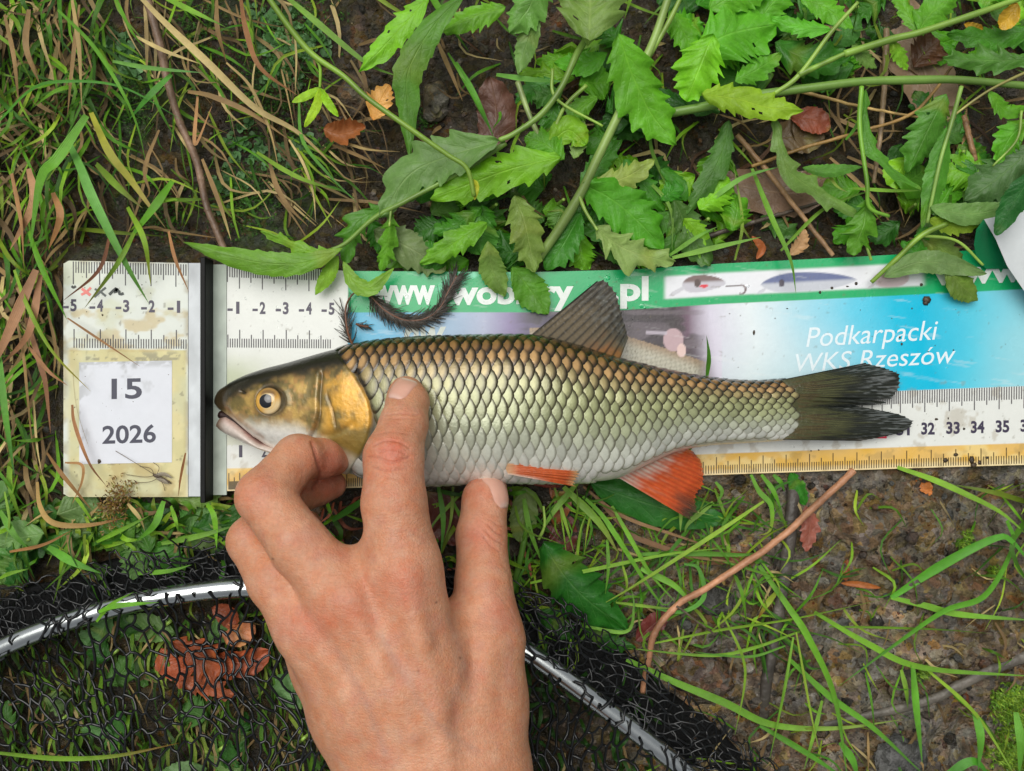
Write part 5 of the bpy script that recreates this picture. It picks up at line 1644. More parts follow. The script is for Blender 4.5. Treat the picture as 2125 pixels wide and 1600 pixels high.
weed('arching weed whose pale toothed leaves droop over the mat lettering', (1225, 72, 0.4),
     [([(1232, 60, 1.6), (1199, 109, 1.9), (1165, 181, 2.1), (1123, 237, 2.1), (1067, 277, 2.0), (1036, 291, 1.9)], 14, (134, 172, 76)),
      ([(1050, 296, 1.7), (1014, 320, 1.6), (943, 363, 1.5), (841, 418, 1.4), (777, 452, 1.2), (717, 505, 1.0), (675, 523, 0.9)], 12, (130, 170, 72)),
      ([(1074, 170, 1.0), (1101, 245, 1.1), (1132, 310, 1.0)], 12, (158, 180, 110)), ([(1217, 177, 1.2), (1170, 225, 1.2), (1138, 305, 1.0)], 9), ([(1146, 143, 1.3), (1155, 205, 1.4), (1251, 262, 1.3)], 7),
      ([(812, 430, 1.3), (808, 470, 1.3)], 6)],
     [([(1036, 291), (930, 322), (850, 362), (788, 452)], 112, (112, 152, 104), (2.2, 1.3), 'tooth'),
      ([(1165, 325), (1080, 345), (990, 375), (892, 412)], 100, G1, (1.7, 1.4)),
      ([(1170, 330), (1130, 300), (1090, 285)], 80, G2, (1.4, 1.0)),
      ([(1012, 462), (950, 500), (872, 548)], 62, G2, (1.2, 0.7)),
      ([(1068, 405), (1090, 470), (1110, 565)], 84, (104, 146, 74), (1.5, 0.9)),
      ([(1012, 500), (1022, 560), (1048, 616)], 48, (112, 152, 84), (1.0, 0.45), 'lance'),
      ([(1062, 552), (1092, 590), (1138, 652)], 62, (84, 140, 46), (0.8, 0.4), 'lance'),
      ([(712, 515), (640, 543), (560, 547), (470, 530), (380, 502)], 44, (112, 162, 52), (1.3, 1.3), 'lance'),
      ([(700, 520), (640, 520), (540, 480)], 34, (104, 156, 50), (1.1, 0.8), 'lobe'),
      ([(712, 542), (735, 585), (770, 597), (818, 556)], 30, (122, 168, 56), (1.0, 0.9), 'lance'),
      ([(702, 530), (680, 570), (654, 612)], 28, (128, 176, 58), (1.0, 0.6), 'lance'),
      ([(795, 428), (740, 465), (715, 545)], 70, (76, 138, 42), (1.0, 0.5), 'lobe'),
      ([(812, 440), (806, 500), (790, 562)], 52, (92, 150, 48), (1.1, 0.5), 'lobe'),
      ([(775, 478), (850, 515), (925, 562)], 100, (104, 140, 104), (0.35, 0.3)),
      ([(1000, 430), (940, 470), (900, 470)], 70, G3, (0.7, 0.4), 'lobe'),
      ([(1138, 300), (1180, 270), (1217, 300)], 66, G1, (1.2, 1.1), 'plain'), ([(1190, 330), (1200, 300), (1212, 250)], 40, (110, 156, 90), (1.0, 0.8)),
      ([(1130, -60), (1100, 10), (1058, 68)], 88, (98, 146, 76), (2.0, 1.6)),
      ([(1118, 30), (1092, 95), (1075, 155)], 38, (104, 146, 84), (1.4, 1.0), 'lance'),
      ([(1050, 15), (985, 35), (915, 66)], 66, G2, (1.0, 0.8)),
      ([(890, -10), (830, 60), (745, 150)], 66, G1, (1.9, 1.4)),
      ([(965, -12), (912, 38), (871, 98), (845, 158), (846, 226), (850, 330)], 52, (84, 142, 48), (2.3, 1.2), 'lance'),
      ([(1240, 200), (1200, 230), (1180, 290)], 56, G2, (0.9, 0.6)), ([(1260, 110), (1220, 130), (1150, 130)], 44, G2, (0.9, 0.9), 'lance')])

weed('weed with a long level green stem and downward hanging leaves', (1389, 233, 0.2),
     [([(1370, 238, 1.1), (1457, 222, 1.2), (1581, 196, 1.3), (1700, 180, 1.4), (1792, 169, 1.4), (1900, 166, 1.4), (1995, 166, 1.4), (2150, 180, 1.4)], 20, (118, 156, 70)),
      ([(1604, 196, 1.4), (1656, 158, 1.7), (1724, 68, 2.0), (1780, 5, 2.1)], 10), ([(1656, 156, 1.7), (1758, 109, 1.9)], 12, (142, 184, 74)),
      ([(1788, 180, 1.5), (1784, 263, 1.7), (1799, 376, 1.6), (1804, 430, 1.4), (1845, 449, 1.3)], 10, (122, 176, 58)),
      ([(1995, 180, 1.5), (1973, 260, 1.7), (1950, 339, 1.6), (1924, 463, 1.2)], 9, (140, 178, 84))],
     [([(1455, 195), (1530, 205), (1600, 222), (1668, 229)], 76, (140, 190, 50), (2.1, 1.9)),
      ([(1525, 168), (1570, 145), (1622, 112)], 56, G2, (1.4, 1.2)), ([(1608, 88), (1680, 120), (1768, 112)], 90, G3, (1.0, 0.9)),
      ([(1724, 62), (1670, 58), (1596, 38)], 46, G2, (1.5, 1.1)), ([(1770, 92), (1790, 115), (1818, 142)], 36, (110, 154, 90), (1.8, 1.4)),
      ([(1804, 410), (1792, 465), (1765, 528)], 82, G2, (1.4, 0.8), 'lobe'), ([(1796, 186), (1800, 282), (1845, 350), (1915, 394)], 34, (80, 140, 56), (1.6, 1.2), 'lobe'),
      ([(1965, 262), (1945, 360), (1912, 474)], 42, (76, 140, 44), (1.7, 1.1), 'lance'), ([(1962, 195), (1925, 270), (1882, 358)], 84, (80, 138, 52), (1.3, 0.6)),
      ([(1605, 240), (1632, 345), (1700, 400), (1795, 458)], 54, (100, 148, 72), (1.3, 0.8), 'lobe'),
      ([(1665, 348), (1720, 354), (1790, 346)], 24, (84, 146, 58), (1.0, 0.9), 'lance'),
      ([(1512, 250), (1490, 335), (1425, 445)], 60, (74, 132, 50), (0.9, 0.4)), ([(1398, 415), (1430, 480), (1475, 552)], 96, (70, 118, 60), (0.5, 0.25)),
      ([(1360, 440), (1400, 480), (1380, 540)], 60, G3, (0.3, 0.1)), ([(1370, 350), (1420, 390), (1360, 420)], 50, G3, (0.2, 0.1)),
      ([(1560, 70), (1600, 10), (1650, -30)], 80, G2, (1.0, 1.0)), ([(1660, -10), (1720, 20), (1770, 60)], 60, G2, (1.2, 1.2)), ([(1470, 20), (1530, -10), (1600, -20)], 90, G2, (1.4, 1.4))])

weed('weed sprawling past the curled mat end with a pale leaf lying on the lure panel', (2125, 200, 0.2),
     [([(1752, 112, 1.9), (1852, 81, 2.0), (1905, 68, 2.1), (2021, 30, 2.3), (2145, -14, 2.4)], 15, (140, 180, 74)),
      ([(1965, 463, 1.2), (1912, 489, 1.1), (1863, 535, 0.8), (1808, 586, 0.35)], 12, (142, 182, 66)), ([(2150, 140, 1.6), (2052, 188, 1.5), (1965, 250, 1.2)], 6, (176, 170, 96)),
      ([(1912, 489, 1.1), (1985, 500, 1.0), (2040, 550, 0.9)], 7), ([(1808, 540, 0.7), (1795, 500, 0.8), (1790, 470, 0.9)], 6), ([(2120, 230, 1.5), (2110, 290, 1.5), (2060, 345, 1.2)], 6)],
     [([(1832, 574), (1900, 546), (1960, 547), (2048, 568)], 52, (118, 154, 104), (0.75, 0.7), 'plain'), ([(1962, 556), (1992, 590), (2028, 624)], 50, (104, 134, 58), (0.7, 0.35), 'lance'),
      ([(1912, 492), (1960, 520), (2010, 560)], 60, (92, 128, 70), (0.65, 0.4)), ([(1930, 430), (2010, 444), (2100, 428)], 50, (108, 148, 84), (1.5, 1.3), 'plain'),
      ([(1930, 455), (1980, 468), (2040, 462)], 46, (132, 162, 52), (1.3, 0.9)), ([(2150, 300), (2070, 370), (2000, 418)], 104, (84, 122, 72), (1.2, 0.7)),
      ([(2150, 125), (2045, 126), (1955, 122)], 76, (84, 138, 56), (1.7, 1.4), 'lobe'), ([(2150, 60), (2060, 80), (1965, 70)], 60, G3, (1.3, 1.1)),
      ([(1850, 82), (1868, 115), (1884, 146)], 36, G1, (1.9, 1.5)), ([(1905, 66), (1930, 30), (1990, -20)], 70, G2, (1.8, 1.6)), ([(1905, 68), (1880, 20), (1850, -20)], 40, G2, (1.7, 1.5)),
      ([(2140, 250), (2100, 280), (2070, 340)], 66, G2, (1.3, 1.0)), ([(2050, 190), (2090, 230), (2130, 220)], 40, G2, (1.4, 1.2)), ([(1925, 470), (1900, 520), (1870, 500)], 50, G3, (0.7, 0.5)),
      ([(2040, 20), (2060, -10), (2120, -40)], 60, G2, (1.9, 1.9))])
weed('narrow dark leaf tip bending over the white curled flap', (2140, 360, 1.5), [], [([(2150, 350), (2110, 410), (2066, 488)], 52, (40, 108, 60), (3.4, 2.5), 'plain')])

weed('glossy dark green toothed leaf beside the netting below the thumb', (1130, 1130, -0.6),
     [([(1065, 1225, -0.7), (1082, 1150, -0.4), (1095, 1080, -0.3)], 15, (96, 142, 52)), ([(1118, 1120, -0.2), (1130, 1090, -0.1), (1128, 1050, -0.1)], 7)],
     [([(1128, 1125), (1165, 1185), (1215, 1240), (1305, 1312)], 132, (32, 98, 34), (0.3, 0.0)), ([(1090, 1010), (1088, 1060), (1078, 1125)], 64, (96, 132, 86), (-0.1, -0.3), 'plain'),
      ([(1110, 1270), (1150, 1290), (1190, 1330)], 60, GD, (-0.5, -0.6)), ([(1210, 1290), (1260, 1330), (1320, 1345)], 50, GD, (-0.5, -0.6))])
weed('wet bright green leaf trapped under the orange anal fin', (1235, 1005, -0.5), [], [([(1225, 1003), (1300, 1030), (1390, 1058), (1512, 1082)], 92, (40, 112, 44), (-0.02, -0.25), 'plain')])
weed('small narrow green leaf poking out below the yellow ruler strip', (1650, 985, -0.4), [], [([(1640, 980), (1655, 1010), (1672, 1048)], 40, (52, 122, 46), (-0.15, -0.4), 'plain')])
r6 = np.random.default_rng(66)
def herb(x, y, n, cols, label, group, sz=(50, 100), zr=(-0.6, 0.2), spread=70):
    lv = []
    for i in range(n):
        a = r6.uniform(0, 6.28); L = r6.uniform(50, 120)
        bx, by = x + r6.normal(0, spread), y + r6.normal(0, spread * 0.6)
        tx, ty = bx + L * math.cos(a), by + L * math.sin(a) * 0.8
        if in_mat(np.array(tx), np.array(ty), -10) or in_mat(np.array(bx), np.array(by), -10): continue
        z0 = r6.uniform(*zr)
        lv.append(([(bx, by), ((bx + tx) / 2 + r6.normal(0, 8), (by + ty) / 2 + r6.normal(0, 8)), (tx, ty)], r6.uniform(*sz), cols[r6.integers(len(cols))], (z0, z0 - 0.25), ['tooth', 'lobe', 'plain', 'tooth'][r6.integers(4)]))
    return weed(label, (x, y, -1.2), [([(x, y, -1.3), (x + 8, y - 6, -0.6), (x + 20, y - 16, zr[1])], 9)], lv, group)
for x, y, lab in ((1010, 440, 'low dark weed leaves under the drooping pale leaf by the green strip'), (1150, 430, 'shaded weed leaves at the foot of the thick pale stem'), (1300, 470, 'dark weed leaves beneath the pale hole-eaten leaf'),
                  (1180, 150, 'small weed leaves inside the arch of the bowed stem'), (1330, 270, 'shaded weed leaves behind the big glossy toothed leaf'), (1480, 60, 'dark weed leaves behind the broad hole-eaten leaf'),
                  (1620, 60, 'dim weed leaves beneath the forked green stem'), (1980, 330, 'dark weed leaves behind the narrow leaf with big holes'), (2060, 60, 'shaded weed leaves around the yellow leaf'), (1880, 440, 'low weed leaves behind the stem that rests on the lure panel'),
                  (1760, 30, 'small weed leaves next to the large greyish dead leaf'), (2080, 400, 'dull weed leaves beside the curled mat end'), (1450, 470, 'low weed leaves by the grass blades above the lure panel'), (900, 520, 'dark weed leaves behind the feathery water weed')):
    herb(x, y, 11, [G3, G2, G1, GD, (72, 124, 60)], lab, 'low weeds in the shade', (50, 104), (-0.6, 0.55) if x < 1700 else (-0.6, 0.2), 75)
for x, y, lab in ((60, 1095, 'broad weed leaves under the pinkish dead grass bundle'), (180, 1090, 'green weed leaves below the brown algae clump'), (310, 1080, 'green weed leaves under the crane fly end of the plate'), (430, 1080, 'pale green weed leaves at the foot of the black stop'),
                  (40, 1135, 'dark weed leaves along the gathered black netting'), (270, 1105, 'weed leaves between algae clump and gathered netting')):
    herb(x, y, 8, [(60, 116, 44), (44, 96, 40), (86, 140, 70), (100, 140, 96)], lab, 'weeds beside the net', (50, 96), (-0.6, 0.0), 40)
for x, y, lab in ((230, 1360, 'pale green leaves under the net left of the rust-orange leaf'.replace('left of', 'beside')), (340, 1300, 'green leaves under the net close to the hoop'), (120, 1500, 'flattened weed leaves under the net where the long yellow-green blade lies'), (450, 1560, 'flattened weed leaves under the net below the orange leaves'), (620, 1540, 'weed leaves under the net against the wrist')):
    herb(x, y, 4, [(76, 126, 66), (96, 140, 96), (50, 100, 40)], lab, 'weeds under the net', (40, 80), (-1.0, -0.7), 60)

# ------------------------------------------------------------------ grass: traced tufts
GB, GB2, GB3 = (96, 158, 46), (74, 142, 54), (122, 176, 62)
SW, SW2, SW3 = (176, 152, 98), (148, 120, 76), (202, 182, 122)
def tuft(label, blades, base, group=None, dry=False, name='grass_tuft'):
    o = root(name, label, 'grass', P(*base), group)
    for i, b in enumerate(blades):
        pts, w, c0 = b[:3]; c1 = b[3] if len(b) > 3 else None
        zz = b[4] if len(b) > 4 else None
        if zz is not None:
            h = np.interp(np.linspace(0, 1, len(pts)), np.linspace(0, 1, len(zz)), zz)
            pts = [(p[0], p[1], a) for p, a in zip(pts, h)]
        g = Geo(); add_blade(g, pts, w * 0.80, c0, c1, seed=i + len(label), twist=0.5 * math.sin(i * 2.3))
        part('blade', g, M['dry'] if sum(c0[:1]) > c0[1] else M['blade'], o)
    return o

tuft('long green grass blades bending down over the end plate of the mat', [
    ([(120, 20), (192, 93), (248, 179), (285, 261), (303, 340)], 11, GB, None, (0.4, 1.0, 0.3)), ([(140, 290), (168, 350), (193, 413), (261, 548), (309, 630)], 24, (104, 168, 92), (96, 150, 60), (0.3, 1.4, 1.2, 0.4)),
    ([(180, 240), (120, 330), (86, 371), (62, 520)], 27, GB, None, (1.2, 1.4, 0.9)), ([(234, 127), (309, 141), (420, 151)], 11, (112, 168, 96), None, (0.4, 0.8, 0.5)), ([(356, 155), (310, 200), (268, 248)], 18, GB2, None, (0.5, 0.7, 0.2)),
    ([(358, 376), (320, 430), (262, 505)], 20, GB, None, (0.4, 0.9, 0.5)), ([(340, -6), (400, 24), (468, 56)], 15, GB3, None, (0.9, 1.2, 1.0)), ([(200, 340), (248, 389), (296, 432)], 22, (116, 150, 64), (150, 150, 80), (0.2, 0.6, 0.4)),
    ([(265, 430), (300, 500), (313, 592)], 15, (124, 164, 58), (150, 160, 50), (0.3, 1.1, 0.4)), ([(285, 470), (245, 545), (175, 640)], 12, (112, 150, 58), (130, 130, 60), (0.5, 1.2, 0.4)),
    ([(30, 560), (60, 640), (110, 730), (188, 812)], 13, (126, 164, 58), (168, 150, 60), (0.5, 1.0, 0.4)), ([(60, 480), (90, 560), (140, 665)], 18, GB, None, (0.6, 1.0, 0.4)), ([(0, 740), (10, 850), (30, 990)], 16, (96, 158, 76), None, (0.4, 0.8, 0.3)),
    ([(533, 316), (585, 350), (636, 375), (706, 396)], 12, (120, 160, 56), None, (0.3, 0.7, 0.5)), ([(620, 200), (628, 290), (680, 360), (740, 420)], 9, (90, 150, 64), None, (0.3, 0.6, 0.5)),
    ([(590, -10), (650, 40), (760, 130), (830, 160)], 16, (112, 158, 66), None, (0.8, 1.1, 0.9)), ([(240, -5), (270, 60), (300, 100)], 8, GB, None, (0.4, 0.6, 0.2)), ([(0, 250), (60, 190), (120, 170), (250, 180), (380, 250)], 9, GB2, None, (0.4, 0.9, 0.6))], (140, 260, -1.0))
tuft('straw-coloured dead grass blades slanting across the dark bank', [
    ([(290, -8), (344, 48), (433, 131), (529, 223), (619, 275), (710, 362)], 20, SW3, SW, (0.4, 0.8, 0.6, 0.3)), ([(282, 76), (344, 107), (420, 134)], 11, SW3, None, (0.2, 0.5, 0.4)), ([(189, 234), (227, 316), (275, 378), (344, 474)], 20, (176, 176, 60), SW, (0.2, 0.8, 0.6, 0.2)),
    ([(390, 190), (440, 200), (520, 235), (600, 290)], 14, SW2, None, (0.1, 0.5, 0.2)), ([(450, 0), (452, 60), (470, 130)], 14, SW2, None, (0.1, 0.5, 0.0)), ([(500, 0), (510, 60), (540, 140), (620, 200)], 14, (150, 104, 62), None, (0.3, 0.6, 0.2)),
    ([(560, 340), (575, 390), (600, 430), (640, 470)], 14, SW2, None, (0.1, 0.4, 0.1)), ([(600, 290), (630, 340), (650, 400), (655, 460)], 8, SW3, None, (0.3, 0.5, 0.2)), ([(350, 480), (365, 540), (392, 605)], 10, (176, 128, 84), None, (0.4, 1.0, 0.5)),
    ([(230, 480), (205, 560), (130, 625)], 9, (130, 84, 60), None, (0.4, 1.0, 0.6)), ([(140, 660), (200, 700), (290, 760)], 6, (160, 120, 80), None, (0.5, 0.6, 0.3)), ([(10, 30), (30, 120), (40, 230)], 15, SW2, None, (0.2, 0.6, 0.0)),
    ([(330, 270), (300, 350), (310, 400), (290, 420)], 9, SW2, None, (0.2, 0.4, 0.0)), ([(410, 200), (405, 300), (440, 220)], 9, (186, 140, 92), None, (0.1, 0.4, 0.3)), ([(420, 330), (455, 420), (480, 500)], 12, SW2, SW3, (0.1, 0.5, 0.2)),
    ([(470, 130), (520, 180), (560, 270), (580, 360)], 8, SW, None, (0.3, 0.5, 0.1)), ([(610, 60), (615, 120), (612, 200)], 5, SW3, None, (0.4, 0.6, 0.3)), ([(700, 290), (760, 310), (830, 315)], 8, SW, None, (0.3, 0.4, 0.2)), ([(690, 300), (760, 330), (800, 350)], 9, SW2, None, (0.1, 0.3, 0.1)),
    ([(905, 80), (940, 160), (960, 210)], 12, SW2, None, (0.0, 0.3, 0.0)), ([(150, 720), (160, 850), (215, 1010)], 0.1, SW, None, (0, 0.1, 0))], (420, 200, -1.2))
tuft('pinkish brown dead grass bundle hanging beside the end plate', [
    ([(75, 560), (40, 640), (0, 730), (-30, 790)], 26, (176, 132, 96), None, (0.6, 0.9, 0.2)), ([(85, 570), (60, 690), (0, 760)], 20, (166, 120, 84), None, (0.4, 0.7, 0.0)), ([(30, 640), (50, 740), (58, 820), (70, 930), (95, 1020)], 13, SW2, None, (0.0, 0.5, 0.1)),
    ([(55, 660), (85, 760), (95, 800), (105, 900)], 14, (150, 108, 76), None, (0.1, 0.4, 0.0)), ([(60, 720), (100, 770), (140, 800)], 10, (170, 124, 84), None, (0.2, 0.5, 0.3)), ([(70, 830), (78, 930), (92, 1005)], 8, SW3, None, (0.2, 0.5, 0.2)),
    ([(98, 940), (130, 985), (190, 1058)], 12, (150, 112, 66), None, (0.1, 0.5, 0.2)), ([(150, 840), (155, 880), (185, 960), (220, 1008)], 9, (170, 120, 80), (120, 84, 50), (0.5, 0.6, 0.4)), ([(135, 960), (170, 965), (170, 1000), (150, 1045)], 7, (176, 132, 84), None, (0.3, 0.5, 0.2)),
    ([(78, 1000), (84, 1050), (112, 1085), (180, 1090), (260, 1075)], 16, (178, 146, 84), (140, 100, 60), (0.1, 0.3, 0.1)), ([(20, 1145), (90, 1130), (150, 1100)], 9, (166, 120, 70), None, (0.2, 0.4, 0.1)), ([(385, 940), (375, 990), (370, 1030)], 6, (150, 100, 60), None, (0.5, 0.5, 0.3)),
    ([(100, 650), (115, 720), (110, 790)], 8, SW2, None, (0.0, 0.3, 0.1)), ([(25, 360), (45, 460), (50, 560)], 18, (178, 134, 88), None, (0.4, 0.8, 0.5)), ([(60, 350), (70, 420), (20, 520)], 22, (184, 140, 100), None, (0.5, 0.8, 0.4)),
    ([(110, 400), (125, 450), (100, 520)], 18, (176, 128, 80), None, (0.4, 0.7, 0.2)), ([(150, 0), (165, 100), (170, 230)], 14, SW, None, (0.2, 0.6, 0.2)), ([(165, 10), (150, 140), (140, 240)], 12, SW2, None, (0.2, 0.5, 0.2)), ([(60, 20), (55, 100), (85, 180)], 16, SW2, None, (0.2, 0.6, 0.2))], (60, 700, -1.0))
tuft('green grass with long blades sprawling over bare mud below the yellow ruler', [
    ([(1862, 970), (1934, 995), (2000, 1024), (2077, 1064), (2140, 1118)], 17, (126, 176, 62), None, (-0.1, 0.2, 0.6, 0.5)), ([(1849, 1240), (1959, 1169), (2064, 1117), (2100, 1124), (2150, 1185)], 25, (84, 158, 52), None, (0.2, 0.8, 1.0, 0.8)),
    ([(1350, 1336), (1500, 1306), (1650, 1283), (1849, 1240)], 9, (132, 176, 66), None, (-0.3, 0.2, 0.2)), ([(1849, 1240), (1920, 1257), (1991, 1275), (2150, 1288)], 17, (116, 172, 66), None, (0.2, 0.3, 0.3)),
    ([(2089, 1080), (2101, 1133), (2044, 1234), (1959, 1267), (1860, 1335), (1735, 1428)], 18, (92, 160, 56), None, (0.8, 0.7, 0.5, 0.1)), ([(1569, 1165), (1642, 1267), (1678, 1324), (1731, 1442), (1760, 1620)], 18, (104, 164, 56), None, (-0.2, 0.4, 0.4, 0.2)),
    ([(1690, 1270), (1800, 1335), (1914, 1385), (2150, 1404)], 16, (112, 166, 56), None, (0.0, 0.3, 0.4)), ([(1914, 1381), (2024, 1482), (2110, 1615)], 10, (136, 176, 66), None, (0.2, 0.4, 0.4)), ([(1300, 1368), (1400, 1415), (1504, 1458), (1601, 1503), (1731, 1511), (1875, 1493)], 20, (104, 158, 58), (150, 176, 80), (-0.2, 0.2, 0.1)),
    ([(1577, 1505), (1670, 1560), (1760, 1620)], 16, (84, 146, 52), None, (0, 0.3, 0.2)), ([(1640, 1370), (1723, 1446), (1813, 1511), (1920, 1610)], 17, (96, 158, 58), None, (0.0, 0.3, 0.3)), ([(1893, 1380), (1900, 1470), (1914, 1585)], 24, (96, 162, 60), None, (0.3, 0.6, 0.5)), ([(2022, 1478), (2034, 1530), (2030, 1600)], 22, (88, 152, 56), None, (0.3, 0.6, 0.5)),
    ([(2108, 1478), (2118, 1540), (2115, 1610)], 20, (96, 158, 58), None, (0.3, 0.6, 0.5)), ([(1646, 1322), (1626, 1438), (1595, 1585)], 9, (112, 164, 54), None, (0.1, 0.4, 0.3)), ([(1652, 1312), (1682, 1478), (1704, 1575)], 7, (140, 172, 66), None, (0.1, 0.4, 0.3)), ([(1706, 1454), (1690, 1520), (1668, 1600)], 10, (112, 160, 60), None, (0.1, 0.3, 0.3)),
    ([(1744, 1540), (1770, 1580), (1780, 1620)], 20, (84, 150, 52), None, (0.2, 0.3, 0.2)), ([(1660, 1310), (1560, 1345), (1470, 1360), (1300, 1345)], 10, (118, 166, 60), None, (0.0, 0.2, 0.0)), ([(1630, 1340), (1560, 1362), (1480, 1358), (1440, 1352)], 7, (92, 150, 60), None, (0.1, 0.2, 0.1)), ([(1500, 1275), (1540, 1360), (1545, 1420), (1525, 1525)], 7, (124, 164, 58), None, (-0.1, 0.3, 0.1)),
    ([(1870, 1390), (1880, 1430), (1884, 1470)], 12, (118, 160, 60), None, (0, 0.2, 0.1)), ([(1960, 1610), (2020, 1580), (2060, 1620)], 22, (70, 140, 46), None, (0.3, 0.5, 0.3)), ([(1610, 1230), (1590, 1255), (1572, 1285)], 16, (140, 160, 62), (170, 110, 50), (0.0, 0.2, 0)), ([(1720, 1300), (1840, 1302), (1950, 1306), (2060, 1315)], 8, (108, 154, 56), None, (0, 0.2, 0.2))], (1650, 1300, -0.6))
tuft('crossing green grass blades below the pelvic and anal fins', [
    ([(1170, 1010), (1240, 1080), (1285, 1150)], 22, (120, 164, 74), (140, 150, 70), (-0.2, 0.1, -0.1)), ([(1200, 1000), (1150, 1060), (1120, 1110)], 16, (116, 164, 70), None, (-0.2, 0, -0.3)), ([(1150, 1010), (1175, 1090), (1192, 1150)], 9, (130, 170, 70), None, (-0.2, 0.0, -0.2)),
    ([(1210, 1030), (1250, 1070), (1290, 1130), (1370, 1250), (1400, 1240)], 13, (100, 160, 52), None, (-0.1, 0.2, 0.0)), ([(1270, 1050), (1310, 1120), (1350, 1190), (1400, 1248)], 12, (112, 170, 60), None, (-0.1, 0.2, 0.0)), ([(1585, 1040), (1480, 1110), (1325, 1210), (1240, 1260)], 11, (140, 180, 66), (120, 150, 50), (0.2, 0.4, 0.1)),
    ([(1100, 1210), (1250, 1178), (1390, 1150), (1530, 1135)], 10, (124, 172, 62), None, (-0.2, 0.2, 0.0)), ([(1330, 1180), (1400, 1215), (1440, 1262)], 18, (112, 170, 70), None, (0.0, 0.3, 0.1)), ([(1420, 1170), (1450, 1180), (1460, 1240), (1410, 1270), (1330, 1255)], 12, (84, 148, 66), None, (0.1, 0.3, 0.1)), ([(1340, 985), (1360, 1000), (1372, 1040), (1410, 1055), (1480, 1070)], 8, (150, 180, 90), None, (0.1, 0.3, 0.2)),
    ([(1380, 1045), (1410, 1055), (1412, 1105)], 12, (132, 172, 84), None, (0.3, 0.4, 0.2)), ([(1480, 1042), (1430, 1085), (1420, 1110)], 14, (110, 150, 70), None, (-0.1, 0, -0.2)), ([(1485, 1000), (1498, 1020), (1488, 1045)], 10, (96, 150, 60), None, (-0.2, -0.1, -0.2)), ([(1558, 985), (1575, 1020), (1600, 1050), (1598, 1100), (1570, 1112)], 14, (100, 160, 54), (150, 160, 60), (-0.1, 0.2, 0)),
    ([(1580, 985), (1605, 1020), (1625, 1070)], 13, (96, 158, 52), None, (-0.1, 0.2, 0.0)), ([(1605, 985), (1620, 1000), (1628, 1020)], 12, (84, 150, 46), None, (-0.1, 0.0, -0.1)), ([(1215, 1300), (1300, 1310), (1315, 1260), (1310, 1220)], 10, (112, 164, 70), None, (0.1, 0.3, 0.2)), ([(1290, 1165), (1300, 1220), (1270, 1255)], 8, (130, 164, 60), None, (0.0, 0.1, -0.1)),
    ([(1330, 1150), (1440, 1148), (1560, 1150), (1610, 1128)], 16, (92, 148, 60), None, (-0.1, 0.1, 0.0)), ([(1500, 1165), (1560, 1182), (1640, 1210)], 8, (100, 150, 60), None, (-0.1, 0.1, -0.1)), ([(1235, 1030), (1300, 1100), (1330, 1120), (1440, 1155), (1560, 1170)], 15, (120, 90, 62), (140, 120, 70), (-0.2, 0.0, -0.1)), ([(1210, 1010), (1290, 1070), (1400, 1110), (1520, 1150)], 9, (140, 110, 76), None, (-0.2, 0.0, -0.1)),
    ([(1278, 1250), (1380, 1262), (1400, 1258)], 9, (124, 164, 66), None, (0.1, 0.2, 0.1)), ([(1085, 1020), (1100, 1100), (1130, 1180)], 14, (104, 158, 60), None, (-0.3, -0.1, -0.3)), ([(1195, 1180), (1205, 1100), (1220, 1060)], 7, (120, 160, 60), None, (-0.2, 0, -0.2)), ([(1260, 1120), (1262, 1180), (1255, 1240)], 10, (96, 150, 52), None, (-0.2, 0.1, -0.1))], (1330, 1150, -0.8))
tuft('thin grass blades rising between weeds above the printed lure panel', [
    ([(1560, 350), (1600, 450), (1640, 540), (1652, 610)], 16, (108, 162, 58), None, (0.2, 0.9, 0.5)), ([(1470, 420), (1540, 370), (1620, 345)], 14, (112, 168, 84), None, (0.4, 0.6, 0.5)), ([(1620, 520), (1700, 440), (1760, 410), (1830, 390)], 11, (122, 170, 70), None, (0.0, 0.4, 0.5)), ([(1395, 535), (1500, 510), (1580, 492)], 14, (126, 176, 84), None, (0.3, 0.6, 0.5)),
    ([(1390, 530), (1450, 490), (1490, 470)], 12, (110, 164, 72), None, (0.3, 0.6, 0.4)), ([(1525, 540), (1540, 460), (1520, 330)], 8, (128, 160, 70), None, (0.0, 0.3, 0.2)), ([(1380, 380), (1350, 300), (1360, 230)], 10, (104, 150, 64), None, (0.1, 0.4, 0.3)), ([(1330, 360), (1390, 430), (1395, 520)], 9, (110, 154, 70), None, (0.1, 0.4, 0.3)), ([(1770, 391), (1850, 396), (1920, 395)], 10, (120, 170, 64), None, (0.7, 0.8, 0.7)),
    ([(1715, 355), (1735, 385), (1760, 400)], 8, (140, 166, 80), None, (0.4, 0.6, 0.5)), ([(1467, 780), (1470, 740), (1466, 696)], 15, (78, 138, 50), (96, 150, 70), (0.6, 1.1, 1.6)), ([(1418, 948), (1425, 938), (1438, 926)], 14, (110, 164, 56), None, (0.3, 0.35, 0.5)), ([(945, 130), (985, 200), (1025, 285)], 18, (84, 150, 52), None, (0.4, 0.8, 0.3)), ([(930, 110), (960, 160), (1010, 260)], 8, (96, 154, 60), None, (0.3, 0.7, 0.3)),
    ([(1030, 155), (1100, 165), (1180, 170)], 14, (96, 156, 70), None, (0.5, 0.8, 0.6)), ([(1755, 290), (1775, 265), (1800, 215)], 8, (90, 154, 56), None, (0.5, 0.7, 0.6))], (1560, 520, -0.8))
